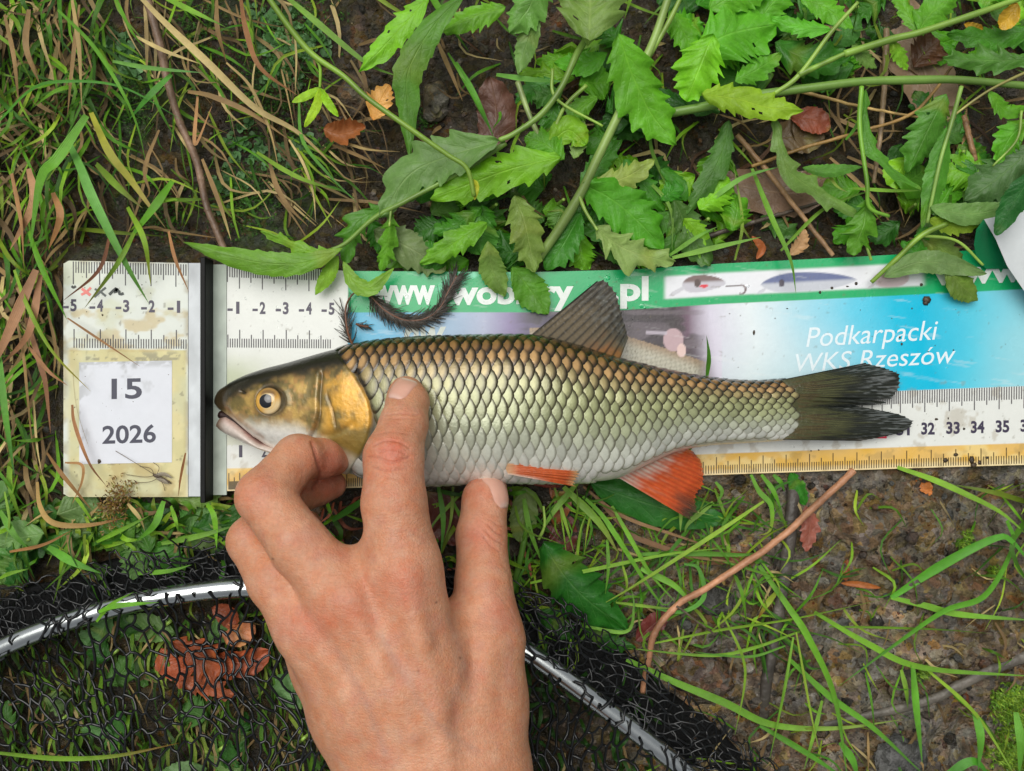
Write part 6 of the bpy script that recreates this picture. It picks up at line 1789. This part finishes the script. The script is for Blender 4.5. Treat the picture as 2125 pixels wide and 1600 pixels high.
tuft('short bright grass blades in the gap between end plate and net', [
    ([(200, 1125), (250, 1100), (310, 1070)], 12, (118, 172, 60), None, (0.2, 0.6, 0.5)), ([(340, 1040), (320, 1090), (280, 1125)], 18, (96, 160, 52), None, (0.3, 0.6, 0.3)), ([(430, 1045), (445, 1075), (450, 1140)], 14, (120, 184, 56), None, (0.2, 0.5, 0.3)), ([(355, 1050), (365, 1080), (370, 1105)], 12, (116, 168, 60), None, (0.2, 0.5, 0.2)), ([(335, 1128), (420, 1110), (490, 1090)], 16, (112, 160, 70), None, (0.3, 0.5, 0.3)),
    ([(100, 1135), (150, 1165), (210, 1190)], 22, (92, 160, 54), None, (0.2, 0.5, 0.4)), ([(0, 1060), (30, 1110), (60, 1140)], 16, (96, 154, 60), None, (0.1, 0.4, 0.2)), ([(10, 1020), (20, 1080), (10, 1130)], 10, (124, 164, 70), None, (0.1, 0.4, 0.2)), ([(0, 1200), (20, 1190), (60, 1180)], 10, (120, 170, 60), None, (0.1, 0.3, 0.2)), ([(205, 1270), (240, 1258), (330, 1250)], 14, (104, 170, 46), None, (0.9, 1.0, 0.9)),
    ([(200, 1290), (230, 1255), (278, 1228)], 10, (112, 172, 50), None, (0.7, 0.95, 0.9)), ([(-20, 1560), (120, 1573), (240, 1568), (372, 1542)], 16, (116, 160, 60), (150, 110, 50), (0.2, 0.5, 0.2)), ([(285, 1190), (350, 1185), (398, 1172)], 12, (100, 156, 54), None, (0.3, 0.5, 0.4)), ([(265, 1045), (290, 1075), (300, 1100)], 10, (190, 170, 110), None, (0.2, 0.4, 0.1)),
    ([(760, 1010), (765, 1060), (770, 1110)], 6, (116, 156, 70), None, (-0.3, -0.1, -0.3)), ([(690, 1080), (750, 1040), (790, 1015)], 18, (66, 128, 44), None, (-0.3, -0.1, -0.3)), ([(910, 1010), (920, 1080), (915, 1150)], 14, (84, 140, 60), None, (-0.4, -0.1, -0.3)), ([(940, 1010), (935, 1080), (918, 1130)], 9, (130, 160, 80), None, (-0.4, -0.1, -0.3)), ([(960, 1020), (905, 1080), (890, 1110)], 10, (110, 150, 70), None, (-0.4, -0.1, -0.3))], (320, 1110, -1.0))

# grass nobody could count
def field(name, label, spec, mat, seed):
    r = np.random.default_rng(seed); g = Geo()
    for (x0, x1, y0, y1, n, ang, spread, Lr, wr, cols, zr) in spec:
        k = 0
        while k < n:
            x, y = r.uniform(x0, x1), r.uniform(y0, y1)
            a = math.radians(r.normal(ang, spread)); L = r.uniform(*Lr)
            ex, ey = x + L * math.cos(a), y + L * math.sin(a)
            k += 1
            if in_mat(np.array(x), np.array(y), 4) or in_mat(np.array(ex), np.array(ey), 4) or in_mat(np.array((x + ex) / 2), np.array((y + ey) / 2), 4): continue
            bend = r.normal(0, 0.16) * L
            mx, my = (x + ex) / 2 - bend * math.sin(a), (y + ey) / 2 + bend * math.cos(a)
            z0 = r.uniform(*zr); c = np.array(cols[r.integers(len(cols))], float) * r.uniform(0.75, 1.15)
            w0 = P(x, y, -1.0); gz = float(gz_at(w0[0], w0[1]))
            add_blade(g, [(x, y, gz + 0.02), (mx, my, gz + 0.3 + z0), (ex, ey, gz + 0.15 + z0 * r.uniform(0.2, 1.0))], r.uniform(*wr), c, n=8, seed=k, twist=r.normal(0, 0.8))
    single(name, g, mat, label, 'grass', kind='stuff')
greens = [(96, 150, 40), (78, 132, 38), (120, 166, 52), (60, 112, 36), (140, 170, 62)]
straws = [(166, 144, 94), (136, 112, 72), (190, 170, 116), (110, 88, 58), (150, 124, 82)]
field('green_grass', 'short green grass growing thinly over the river bank', [
    (-160, 210, -80, 1130, 430, 100, 40, (70, 240), (4, 11), greens, (0.2, 1.3)), (200, 720, -60, 520, 130, 60, 40, (50, 190), (3, 8), greens, (0.1, 0.7)), (-200, 760, 1240, 1760, 560, 80, 18, (40, 150), (4, 9), [(80, 130, 42), (66, 112, 38), (104, 150, 54), (52, 92, 34), (130, 156, 70)], (0.02, 0.35)), (760, 1400, 1350, 1760, 260, 80, 40, (30, 90), (6, 12), [(40, 80, 34), (52, 96, 40)], (0.1, 0.4)),
    (60, 520, 1040, 1150, 100, -30, 60, (40, 120), (7, 16), greens, (0.3, 0.9)), (500, 1080, 1000, 1300, 160, 80, 60, (40, 120), (7, 14), greens, (0.1, 0.6)), (1060, 1620, 1000, 1320, 230, 50, 70, (50, 170), (3, 8), greens, (0.1, 0.5)), (1500, 2250, 1000, 1700, 110, 60, 60, (40, 150), (3, 6), greens, (0.1, 0.4)), (1000, 2200, -60, 520, 130, 80, 50, (50, 160), (3, 8), greens, (0.2, 1.0)),
    (-400, -100, -300, 1900, 260, 90, 50, (60, 200), (8, 18), greens, (0.3, 1.4)), (2150, 2500, -300, 1900, 160, 90, 60, (60, 200), (8, 18), greens, (0.3, 1.2)), (-200, 2300, -350, -60, 260, 90, 60, (60, 200), (8, 18), greens, (0.3, 1.2)), (-300, 2300, 1640, 2000, 260, 90, 60, (60, 160), (8, 16), greens, (0.2, 0.8))], M['blade'], 5)
field('dead_grass', 'tangled straw-brown dead grass lying over the bank', [
    (-160, 190, -80, 1100, 300, 95, 36, (70, 230), (4, 12), straws, (0.1, 0.9)), (180, 760, -80, 540, 150, 62, 30, (60, 230), (3, 9), straws, (0.05, 0.5)), (-200, 760, 1240, 1760, 170, 80, 35, (40, 120), (3, 8), straws, (0.1, 0.4)), (60, 520, 1030, 1130, 60, 30, 60, (40, 120), (5, 12), straws, (0.1, 0.5)),
    (900, 2200, 0, 540, 150, 60, 60, (30, 150), (3, 9), straws[1:4] + [(90, 62, 44)], (0.05, 0.4)), (1100, 2200, 1000, 1640, 90, 60, 60, (30, 110), (3, 7), straws[1:4], (0.02, 0.15)), (1700, 2150, 150, 520, 30, 60, 60, (80, 240), (5, 9), [(176, 146, 100), (150, 124, 86)], (0.1, 0.5)), (560, 1080, 1000, 1200, 30, 60, 60, (40, 120), (5, 9), [(150, 84, 60), (120, 60, 40)], (0.05, 0.3))], M['dry'], 6)
# ------------------------------------------------------------------ sticks, dead leaves, moss, weed strands, insect, dirt
def stick(name, label, pts, w, col, z, cat='stick', taper=0.4, knots=True, flat=1.0):
    g = Geo(); n = 22 * len(pts)
    c = path(pts, n, z); t = np.linspace(0, 1, n)
    r = w * 0.0096 * (1 - taper * t) * (1 + 0.07 * vnoise(t * 30, 0 * t + w) + (0.16 * np.exp(-((t * len(pts) * 1.3) % 1 - 0.5) ** 2 / 0.002) if knots else 0))
    c = c + 0.02 * np.stack([vnoise(t * 18, 0 * t + 1), vnoise(t * 18, 0 * t + 5), 0 * t], 1)
    cc = lin(col) * (0.9 + 0.35 * vnoise(t * 14, 0 * t + 3))[:, None]
    add_tube(g, c, r, cc, 12, flat=flat)
    return single(name, g, M['twig'], label, cat)
stick('dry_stalk', 'long pinkish tan dry plant stalk bent at its lower end on the mud', [(1772, 976, 0.0), (1690, 1052, 0.2), (1609, 1125, 0.3), (1475, 1214, 0.3), (1406, 1255, 0.2), (1362, 1308, 0.1), (1345, 1370, -0.2), (1333, 1436, -0.5)], 15, (186, 134, 100), None, 'stalk', 0.1)
stick('root', 'dark wet root half sunk in the mud behind the tan stalk', [(1648, 985, -0.55), (1644, 1060, -0.35), (1634, 1153, -0.3), (1612, 1295, -0.35), (1590, 1420, -0.5), (1584, 1490, -0.8)], 30, (78, 72, 66), None, 'root', 0.2, True, 0.7)
stick('root', 'grey curved root next to the bright moss cushion', [(2160, 1348, -0.25), (2036, 1401, -0.2), (1926, 1454, -0.25), (1813, 1482, -0.35), (1700, 1510, -0.5), (1630, 1560, -0.75)], 24, (104, 98, 90), None, 'root', 0.4, True, 0.7)
stick('twig', 'weathered grey-brown twig lying down the dark bank', [(300, -20, -0.5), (330, 86, -0.3), (347, 165, -0.3), (371, 248, -0.4), (406, 330, -0.5), (430, 430, -0.6), (470, 530, -0.6)], 19, (132, 106, 86), None, 'twig', 0.25)
stick('twig', 'thin straw-brown stick pointing at the printed blue lure', [(1530, 280, -0.2), (1600, 365, -0.1), (1650, 430, -0.1), (1728, 530, 0.0)], 11, (168, 132, 96), None, 'twig', 0.1)
stick('twig', 'dark wrinkled twig lying level between dead leaves', [(1440, 500, -0.4), (1520, 475, -0.2), (1600, 450, -0.2), (1700, 420, -0.5)], 12, (84, 74, 64), None, 'twig', 0.5)
stick('twig', 'pale upright stick behind the hanging leaf', [(1840, 60, -0.2), (1835, 180, 0.0), (1825, 290, 0.0), (1812, 380, -0.3)], 13, (150, 126, 96), None, 'twig', 0.3)
stick('twig', 'straw stem crossing beneath the level green stem', [(1655, 188, 0.3), (1760, 215, 0.4), (1840, 232, 0.4), (1920, 246, 0.3)], 7, (198, 166, 104), None, 'twig', 0.3)
stick('twig', 'olive straw stem rising past the reddish dead leaf', [(1560, 345, 0.0), (1660, 310, 0.2), (1780, 275, 0.4), (1900, 230, 0.5), (1990, 120, 0.6), (2060, 60, 0.4)], 8, (160, 126, 72), None, 'twig', 0.3)
stick('twig', 'brown broken stick under the right-hand weed', [(2000, 240, -0.3), (2015, 300, -0.1), (2030, 360, -0.3)], 13, (156, 118, 84), None, 'twig', 0.2)
stick('twig', 'thin black twig lying over the tan stalk', [(1405, 1258, 0.38), (1440, 1285, 0.35), (1482, 1316, 0.0)], 5, (96, 84, 70), None, 'twig', 0.3, False)

def dead_leaf(label, pts, w, col, z, kind='plain', seed=0, curl=0.5, roll=0.0):
    if isinstance(z, tuple):
        zz = np.linspace(z[0], z[1], len(pts)); pts = [(p[0], p[1], a) for p, a in zip(pts, zz)]; z = None
    g = Geo(); add_leaf(g, pts, w, col, z, kind, 500 + seed, droop=-curl, rows=40, roll=roll)
    return single('dead_leaf', g, M['dead'], label, 'dead leaf')
dead_leaf('pale orange dead leaf scrap beside a mud lump', [(775, 250), (788, 215), (808, 176)], 62, (222, 164, 84), (0.0, 0.25), 'tooth', 1, 0.2)
dead_leaf('folded rust-brown dead leaf with lifted edge', [(672, 268), (710, 278), (758, 262)], 60, (176, 108, 58), (0.1, 0.4), 'tooth', 2, 0.9)
dead_leaf('wet purple-brown oval dead leaf under a grass blade', [(1010, 320), (1030, 245), (1018, 160)], 96, (104, 66, 52), (-0.4, -0.2), 'plain', 3, -0.2)
dead_leaf('large greyish brown dead leaf beneath the level green stem', [(1880, -10), (1900, 100), (1930, 180), (1965, 280)], 130, (150, 124, 98), (-0.5, -0.3), 'plain', 4, 0.1)
dead_leaf('brick-red rotting dead leaf under the bright yellow-green leaf', [(1640, 240), (1685, 250), (1722, 268)], 60, (142, 72, 48), (-0.3, -0.2), 'plain', 5, 0.2)
dead_leaf('wide dull brown dead leaf pressed in the mud above the lure panel', [(1480, 370), (1570, 395), (1660, 400), (1740, 370)], 110, (126, 100, 80), (-0.6, -0.45), 'plain', 6, 0.1)
dead_leaf('dark olive-brown dead leaf above the wide brown one', [(1590, 300), (1640, 285), (1710, 290)], 80, (104, 84, 54), (-0.65, -0.5), 'plain', 7, 0.1)
dead_leaf('yellow leaf hanging on the weed at the bank top', [(2112, 5), (2098, 30), (2075, 60)], 42, (214, 170, 40), (2.0, 1.8), 'plain', 8, 0.2)
dead_leaf('small yellow leaf tip behind the green stem', [(2000, 50), (2020, 58), (2040, 60)], 24, (206, 160, 40), (1.0, 0.9), 'plain', 9, 0.2)
dead_leaf('fan-shaped dark brown dead leaf near the upright pale stick', [(1895, 140), (1920, 110), (1950, 85)], 90, (104, 66, 40), (-0.1, 0.1), 'tooth', 10, 0.3)
dead_leaf('brown dead leaf tucked behind tall weed stems', [(1480, 10), (1700, 20), (1770, 30)], 70, (110, 76, 54), (-0.4, -0.2), 'plain', 11, 0.2)
dead_leaf('curled cream and orange dead leaf above the blue lure', [(1640, 530), (1660, 505), (1670, 475)], 34, (196, 156, 110), (-0.1, 0.3), 'tooth', 12, 0.6)
dead_leaf('narrow orange dead leaf standing near the lure panel', [(1570, 538), (1580, 515), (1560, 490)], 18, (176, 98, 48), (0.0, 0.2), 'plain', 13, 0.4)
dead_leaf('orange dead leaf scrap stuck in the mud below the ruler', [(1885, 1040), (1905, 1020), (1928, 998)], 52, (196, 116, 54), (-0.55, -0.4), 'plain', 14, 0.2)
dead_leaf('brick-red dead leaf piece between root and tan stalk', [(1672, 1050), (1680, 1090), (1672, 1145)], 46, (150, 82, 64), (-0.15, -0.1), 'tooth', 15, 0.2)
dead_leaf('tiny red leaf bit on the mud beside a curved stem', [(1798, 1120), (1815, 1112), (1830, 1105)], 26, (156, 76, 58), (-0.5, -0.4), 'plain', 16, 0.3)
dead_leaf('thin rusty leaf strip lying in the mud', [(1745, 1210), (1780, 1212), (1828, 1220)], 14, (160, 92, 40), (-0.5, -0.4), 'plain', 17, 0.4)
dead_leaf('rusty stalk scrap upright in the mud', [(1758, 1160), (1752, 1185), (1756, 1205)], 22, (150, 84, 40), (-0.4, -0.35), 'plain', 18, 0.4)
dead_leaf('dark red rotting leaf below the tan stalk bend', [(1320, 1330), (1350, 1300), (1385, 1270)], 50, (104, 44, 40), (-0.7, -0.6), 'plain', 19, 0.1)
dead_leaf('maroon rotten leaf under the grass below the fins', [(1130, 1060), (1160, 1090), (1180, 1150)], 70, (104, 46, 40), (-0.75, -0.6), 'plain', 20, 0.1)
dead_leaf('brown and orange leaf next to the thumb', [(1140, 1010), (1165, 1040), (1150, 1090)], 46, (140, 78, 40), (-0.45, -0.5), 'plain', 21, 0.2)
dead_leaf('dark red leaf seen between index finger and thumb', [(880, 1010), (920, 1060), (950, 1130)], 100, (92, 42, 34), (-0.8, -0.7), 'plain', 22, 0.1)
dead_leaf('brown leaf under crossing grass at the mud edge', [(1380, 1130), (1440, 1150), (1520, 1165)], 36, (120, 84, 58), (-0.5, -0.4), 'plain', 23, 0.3)
dead_leaf('rusty leaf lying where the stalk and grass cross', [(1500, 1150), (1550, 1165), (1600, 1180)], 40, (140, 90, 66), (-0.4, -0.3), 'plain', 24, 0.3)
for i, (pts, w, c, lab) in enumerate([([(360, 1330), (420, 1360), (490, 1400)], 110, (168, 84, 46), 'large rust-orange wet leaf under the netting'), ([(455, 1300), (490, 1315), (530, 1300)], 56, (206, 130, 84), 'small pale orange leaf above the large rusty leaf'),
        ([(360, 1410), (420, 1420), (485, 1445)], 70, (176, 92, 52), 'orange leaf piece overlapping the lower side of the rusty leaf'), ([(450, 1360), (510, 1375), (560, 1350)], 64, (160, 78, 44), 'dark orange leaf lobe pointing to the hand'),
        ([(440, 1260), (470, 1275), (490, 1300)], 50, (150, 74, 44), 'brown leaf just inside the metal hoop'), ([(335, 1345), (350, 1375), (400, 1395)], 64, (176, 86, 50), 'orange leaf lobe on the far side from the hand')]):
    dead_leaf(lab, pts, w, c, (-0.85, -0.75), 'lobe' if i in (0, 2) else 'plain', 40 + i, 0.25)

# water-weed strands on the mat
def weed_strand(label, pts, z, hair, seed, dens=90, side=(-1, 1), curlf=0.5, grow=None):
    r = np.random.default_rng(seed)
    o = root('water_weed', label, 'water weed', P(pts[0][0], pts[0][1], 0.1))
    g = Geo(); n = 60
    c = path(pts, n, z); add_tube(g, c, np.linspace(0.05, 0.03, n), lin((112, 72, 50)), 6)
    part('stem', g, M['stem'], o)
    g = Geo()
    t, s, nn = frame(c)
    for k in range(dens):
        i = r.integers(2, n - 2); sd = r.choice(side)
        L = hair * r.uniform(0.35, 1.0) * (0.65 + 0.6 * abs(math.sin(i * 0.55 + seed))) * (1 if grow is None else grow(i / n))
        d = s[i] * sd * r.uniform(0.25, 1) + t[i] * r.uniform(0.3, 1.9) + np.array([0, 0, r.uniform(-0.1, 0.35)])
        d /= np.linalg.norm(d)
        u = np.linspace(0, 1, 5)[:, None]
        h = c[i] + d * L * u + t[i] * 0.25 * L * u ** 2 + np.array([0, 0, -0.15]) * u ** 2 * L
        h[:, 2] = np.maximum(h[:, 2], 0.05)
        add_tube(g, h, np.linspace(0.019, 0.008, 5), lin((52, 44, 30)) * r.uniform(0.6, 1.5), 4, cap=False)
    part('feathery_leaves', g, M['dark'], o, kind='stuff')
weed_strand('small feathery brown water-weed sprig hanging at the back of the fish head', [(733, 718, 0.9), (722, 690, 0.45), (717, 650, 0.25), (722, 625, 0.3), (738, 606, 0.4), (760, 604, 0.35)], None, 0.75, 1, 110, (-1, 1), grow=lambda f: 1.0 if f < 0.5 else 0.05)
weed_strand('long dark feathery water-weed strand lying across the green lettering', [(758, 602, 0.35), (782, 628, 0.3), (805, 648, 0.28), (840, 664, 0.25), (880, 662, 0.25), (912, 640, 0.28), (930, 605, 0.28), (948, 572, 0.25)], None, 0.60, 2, 1000, (-1, 1))
weed_strand('short feathery water-weed tuft pointing off the small sprig', [(738, 672, 0.3), (750, 676, 0.25), (765, 678, 0.2)], None, 0.3, 3, 40, (-1, 1))

# algae clump at the plate corner
g = Geo(); r7 = np.random.default_rng(77)
for k in range(900):
    a = r7.uniform(0, 6.28); rr = abs(r7.normal(0, 1))
    x, y = 240 + 30 * rr * math.cos(a) * 0.75 - 8 * rr * math.sin(a), 1045 + 34 * rr * math.sin(a)
    if rr > 2.0: continue
    z = 0.15 + 0.55 * math.exp(-rr * rr) * r7.uniform(0.2, 1) - (0.4 if y > 1035 else 0) * r7.uniform(0, 1)
    c = P(x, y, z); d = r7.normal(0, 1, 3); d[2] = abs(d[2]); d /= np.linalg.norm(d); e = np.cross(d, [0.3, 0.5, 0.8]); L = r7.uniform(0.06, 0.16)
    g.add(np.array([c, c + d * L + e * 0.03, c + d * L * 1.5, c + d * L - e * 0.03]), [(0, 1, 2, 3)], None, lin([(126, 92, 40), (150, 120, 50), (96, 64, 34), (128, 124, 48)][r7.integers(4)]) * r7.uniform(0.7, 1.2))
single('algae_clump', g, M['dead'], 'brown slimy algae clump on the lower corner of the end plate', 'algae')

# crane fly
fly = root('crane_fly', 'thin long-legged crane fly resting on the end plate under the year', 'insect', P(342, 992, 0.08))
g = Geo(); add_tube(g, path([(318, 985, 0.16), (335, 992, 0.15), (356, 1003, 0.12)], 14), np.array([0.05, 0.07, 0.075, 0.07, 0.06, 0.05, 0.05, 0.05, 0.05, 0.045, 0.045, 0.04, 0.03, 0.012]), lin((84, 70, 54)), 8)
part('body', g, M['twig'], fly)
for pts in ([(322, 986, 0.16), (290, 966, 0.3), (240, 936, 0.1)], [(324, 988, 0.16), (330, 970, 0.25), (318, 960, 0.1)], [(322, 987, 0.16), (300, 990, 0.25), (262, 985, 0.1)], [(328, 990, 0.16), (338, 1004, 0.2), (342, 1018, 0.1)], [(320, 985, 0.16), (312, 972, 0.22), (290, 968, 0.1)], [(330, 991, 0.16), (310, 1000, 0.2), (272, 1002, 0.1)]):
    g = Geo(); add_tube(g, path(pts, 14), 0.012, lin((110, 92, 70)), 4); part('leg', g, M['twig'], fly)
for pts in ([(322, 985), (340, 984), (357, 992)], [(320, 987), (334, 996), (350, 1004)]):
    g = Geo(); add_leaf(g, pts, 8, (150, 140, 120), 0.2, 'plain', 900, rows=14); part('wing', g, M['dead'], fly)

# dirt specks and soil on the mat
g = Geo(); r8 = np.random.default_rng(88)
def speck(x, y, s, col, h=0.5):
    p = MM(np.array(x), np.array(y), 0.0) if x > 470 else P(x, y, 0.055)
    v = ICO_V * s * r8.uniform(0.6, 1.3, 3) * (1 + r8.uniform(-0.2, 0.2, (12, 1))) * np.array([1, 1, h])
    g.add(v + p + np.array([0, 0, 0.2 * s]), None, ICO_F, lin(col) * r8.uniform(0.7, 1.2))
for x, y, s in ((2018, 955, 0.16), (2022, 965, 0.12), (2035, 960, 0.10), (1985, 944, 0.11), (1964, 956, 0.09), (1945, 870, 0.07), (1970, 868, 0.05), (1566, 690, 0.09), (1703, 606, 0.08), (1728, 597, 0.06), (1760, 594, 0.05), (1778, 588, 0.06), (1880, 566, 0.09), (1912, 591, 0.07), (1923, 622, 0.16), (1921, 628, 0.13), (1872, 714, 0.06), (1868, 700, 0.05), (1610, 660, 0.04), (1635, 640, 0.04), (2003, 890, 0.06), (1700, 934, 0.05), (1684, 936, 0.04), (1893, 640, 0.04), (2050, 950, 0.06)):
    speck(x, y, s, (66, 54, 40))
for k in range(140):
    x = r8.uniform(480, 2120) if k < 90 else r8.uniform(140, 388); y = r8.uniform(560, 1010)
    if not in_mat(np.array(x), np.array(y), -8): continue
    speck(x, y, 0.015 * (1 + r8.pareto(3)), (80, 66, 48))
single('dirt_specks', g, M['twig'], 'specks of soil and grit scattered on the printed mat', 'dirt', kind='stuff')

# moss and liverwort
def moss(name, label, spots, n, leafL, cols, seed, flat=False):
    r = np.random.default_rng(seed); g = Geo()
    for (x, y, rad, m) in spots:
        for k in range(m):
            a, q = r.uniform(0, 6.28), math.sqrt(r.uniform()) * rad * (0.7 + 0.3 * math.sin(3 * r.uniform(0, 6)))
            px, py = x + q * math.cos(a), y + q * math.sin(a)
            if in_mat(np.array(px), np.array(py), 8): continue
            w = P(px, py, -1.0); z = float(gz_at(w[0], w[1]))
            c = np.array([w[0], w[1], z + 0.03]); col = lin(cols[r.integers(len(cols))]) * r.uniform(0.6, 1.25)
            if flat:
                L = leafL * r.uniform(0.5, 1.3); m_ = 7; aa = np.linspace(0, 2 * np.pi, m_, endpoint=False) + r.uniform(0, 1)
                tl = r.normal(0, 0.3, 2)
                ring = np.stack([np.cos(aa), np.sin(aa), tl[0] * np.cos(aa) + tl[1] * np.sin(aa) + 0.3], 1) * L * r.uniform(0.7, 1.15, (m_, 1))
                g.add(np.vstack([[c + [0, 0, 0.02]], c + ring + [0, 0, 0.02]]), None, [(0, i + 1, (i + 1) % m_ + 1) for i in range(m_)], col)
            else:
                hgt = leafL * r.uniform(0.8, 2.2)
                for j in range(7):
                    b = r.uniform(0, 6.28); d = np.array([math.cos(b), math.sin(b), r.uniform(0.3, 1.1)]); e = np.array([-math.sin(b), math.cos(b), 0]) * leafL * 0.16
                    p0 = c + np.array([0, 0, hgt * j / 7])
                    tip = p0 + d * leafL * r.uniform(0.6, 1.1)
                    g.add(np.array([p0 - e, p0 + e, tip]), None, [(0, 1, 2)], col * (0.7 + 0.6 * j / 7))
    single(name, g, M['blade'], label, 'moss', kind='stuff')
moss('moss', 'cushion of bright yellow-green moss at the foot of the grey root', [(2120, 1470, 75, 700), (2080, 1440, 40, 220), (2110, 1570, 60, 420), (1990, 1120, 26, 90), (2050, 1180, 16, 40), (1900, 1385, 22, 50)], 0, 0.15, [(120, 158, 40), (96, 140, 36), (140, 172, 52)], 31)
moss('bank_moss', 'dark green moss film covering the shaded bank', [(560, 180, 120, 700), (500, 400, 110, 600), (250, 200, 90, 350), (620, 60, 110, 500), (400, 60, 90, 300), (660, 330, 80, 260), (880, 240, 30, 80), (330, 440, 80, 240)], 0, 0.10, [(62, 108, 38), (76, 124, 44), (46, 84, 30)], 32)
moss('liverwort', 'round pale green liverwort scales on the shaded bank', [(230, 85, 40, 60), (560, 60, 80, 90), (590, 140, 60, 60), (500, 300, 70, 60), (640, 100, 60, 60), (250, 130, 50, 50), (460, 380, 60, 40), (610, 300, 50, 40)], 0, 0.17, [(84, 134, 72), (108, 158, 98), (66, 112, 56)], 33, True)

# lumps of earth
def lump(label, x, y, s, col, seed):
    r = np.random.default_rng(seed)
    n, m_ = 26, 16
    th = np.linspace(0.02, np.pi - 0.02, m_)[:, None]; ph = np.linspace(0, 2 * np.pi, n, endpoint=False)[None]
    d = np.stack([np.sin(th) * np.cos(ph), np.sin(th) * np.sin(ph), np.cos(th) * np.ones_like(ph)], -1)
    rad = 1 + 0.35 * fbm(d[..., 0] * 1.6 + seed, d[..., 1] * 1.6, d[..., 2] * 1.6, 4)
    w = P(x, y, -0.8); z = float(gz_at(w[0], w[1]))
    V = d * rad[..., None] * np.array(s) + np.array([w[0], w[1], z + 0.2 * s[2]])
    g = Geo(); g.add(V.reshape(-1, 3), grid_quads(m_, n, True)[:, ::-1], None, lin(col) * (1 + 0.3 * fbm(V[..., 0] * 2, V[..., 1] * 2, V[..., 2] * 2))[..., None].reshape(-1, 1) if False else lin(col))
    single('earth_lump', g, bpy.data.materials['soil_crumb'], label, 'earth lump')
lump('grey-brown mud lump under the long narrow leaf', 905, 205, (0.55, 0.75, 0.5), (128, 116, 92), 3)
lump('flat mud lump left of the pale orange leaf', 735, 190, (0.7, 0.8, 0.4), (104, 88, 68), 4)
lump('brown clod beside the dark root', 1735, 1245, (0.55, 0.6, 0.4), (120, 98, 76), 5)
lump('rounded clod just below the rusty leaf strip', 1900, 1215, (1.0, 0.7, 0.4), (124, 106, 84), 6)
lump('broad clod under the bent end of the tan stalk', 1450, 1400, (1.4, 1.0, 0.5), (108, 88, 68), 7)
lump('pale stone set in the mud by the mat edge', 2090, 1090, (0.7, 0.6, 0.4), (140, 132, 118), 8)
lump('grey stone half buried near the upright root', 1480, 1240, (0.8, 0.7, 0.4), (88, 86, 82), 9)
lump('wide muddy clod below the ruler strip', 1780, 1090, (1.5, 0.9, 0.4), (126, 108, 84), 10)
lump('wet grey stone near the moss cushion', 1850, 1560, (1.0, 0.8, 0.35), (96, 96, 94), 11)

# water drops left on the wet print
g = Geo(); r9 = np.random.default_rng(99)
for k in range(260):
    if k < 110: x, y = r9.normal(960, 70), r9.normal(600, 26)
    elif k < 170: x, y = r9.normal(1280, 40), r9.normal(640, 40)
    elif k < 215: x, y = r9.uniform(1450, 2000), r9.uniform(575, 960)
    else: x, y = r9.uniform(480, 720), r9.uniform(570, 740)
    if not in_mat(np.array(x), np.array(y), -6): continue
    s_ = min(0.018 * (1 + r9.pareto(2.4)), 0.10)
    c = MM(np.array(x), np.array(y), 0.010)
    a = np.linspace(0, 2 * np.pi, 12, endpoint=False); rho = np.array([1.0, 0.85, 0.55, 0.2])
    R, A = np.meshgrid(rho, a, indexing='ij'); st = r9.uniform(0.7, 1.4)
    V = c + np.stack([R * np.cos(A) * st, R * np.sin(A), 0.42 * np.sqrt(np.clip(1 - R ** 2, 0, 1))], -1) * s_ * (1 + 0.12 * np.sin(2 * A + k))[..., None]
    g.add(V.reshape(-1, 3), grid_quads(4, 12, True)[:, ::-1], None, (0.9, 0.9, 0.9))
    g.add(np.vstack([V[-1], V[-1].mean(0)]), None, [(12, (i + 1) % 12, i) for i in range(12)][:12], (0.9, 0.9, 0.9))
m, nt, bs, out = base_mat('water')
bs.inputs['Base Color'].default_value = (0.95, 0.97, 0.97, 1); bs.inputs['Roughness'].default_value = 0.03
bs.inputs['Transmission Weight'].default_value = 1.0; bs.inputs['IOR'].default_value = 1.33
single('water_drops', g, m, 'small clear water drops beaded on the printed mat', 'water', kind='stuff')
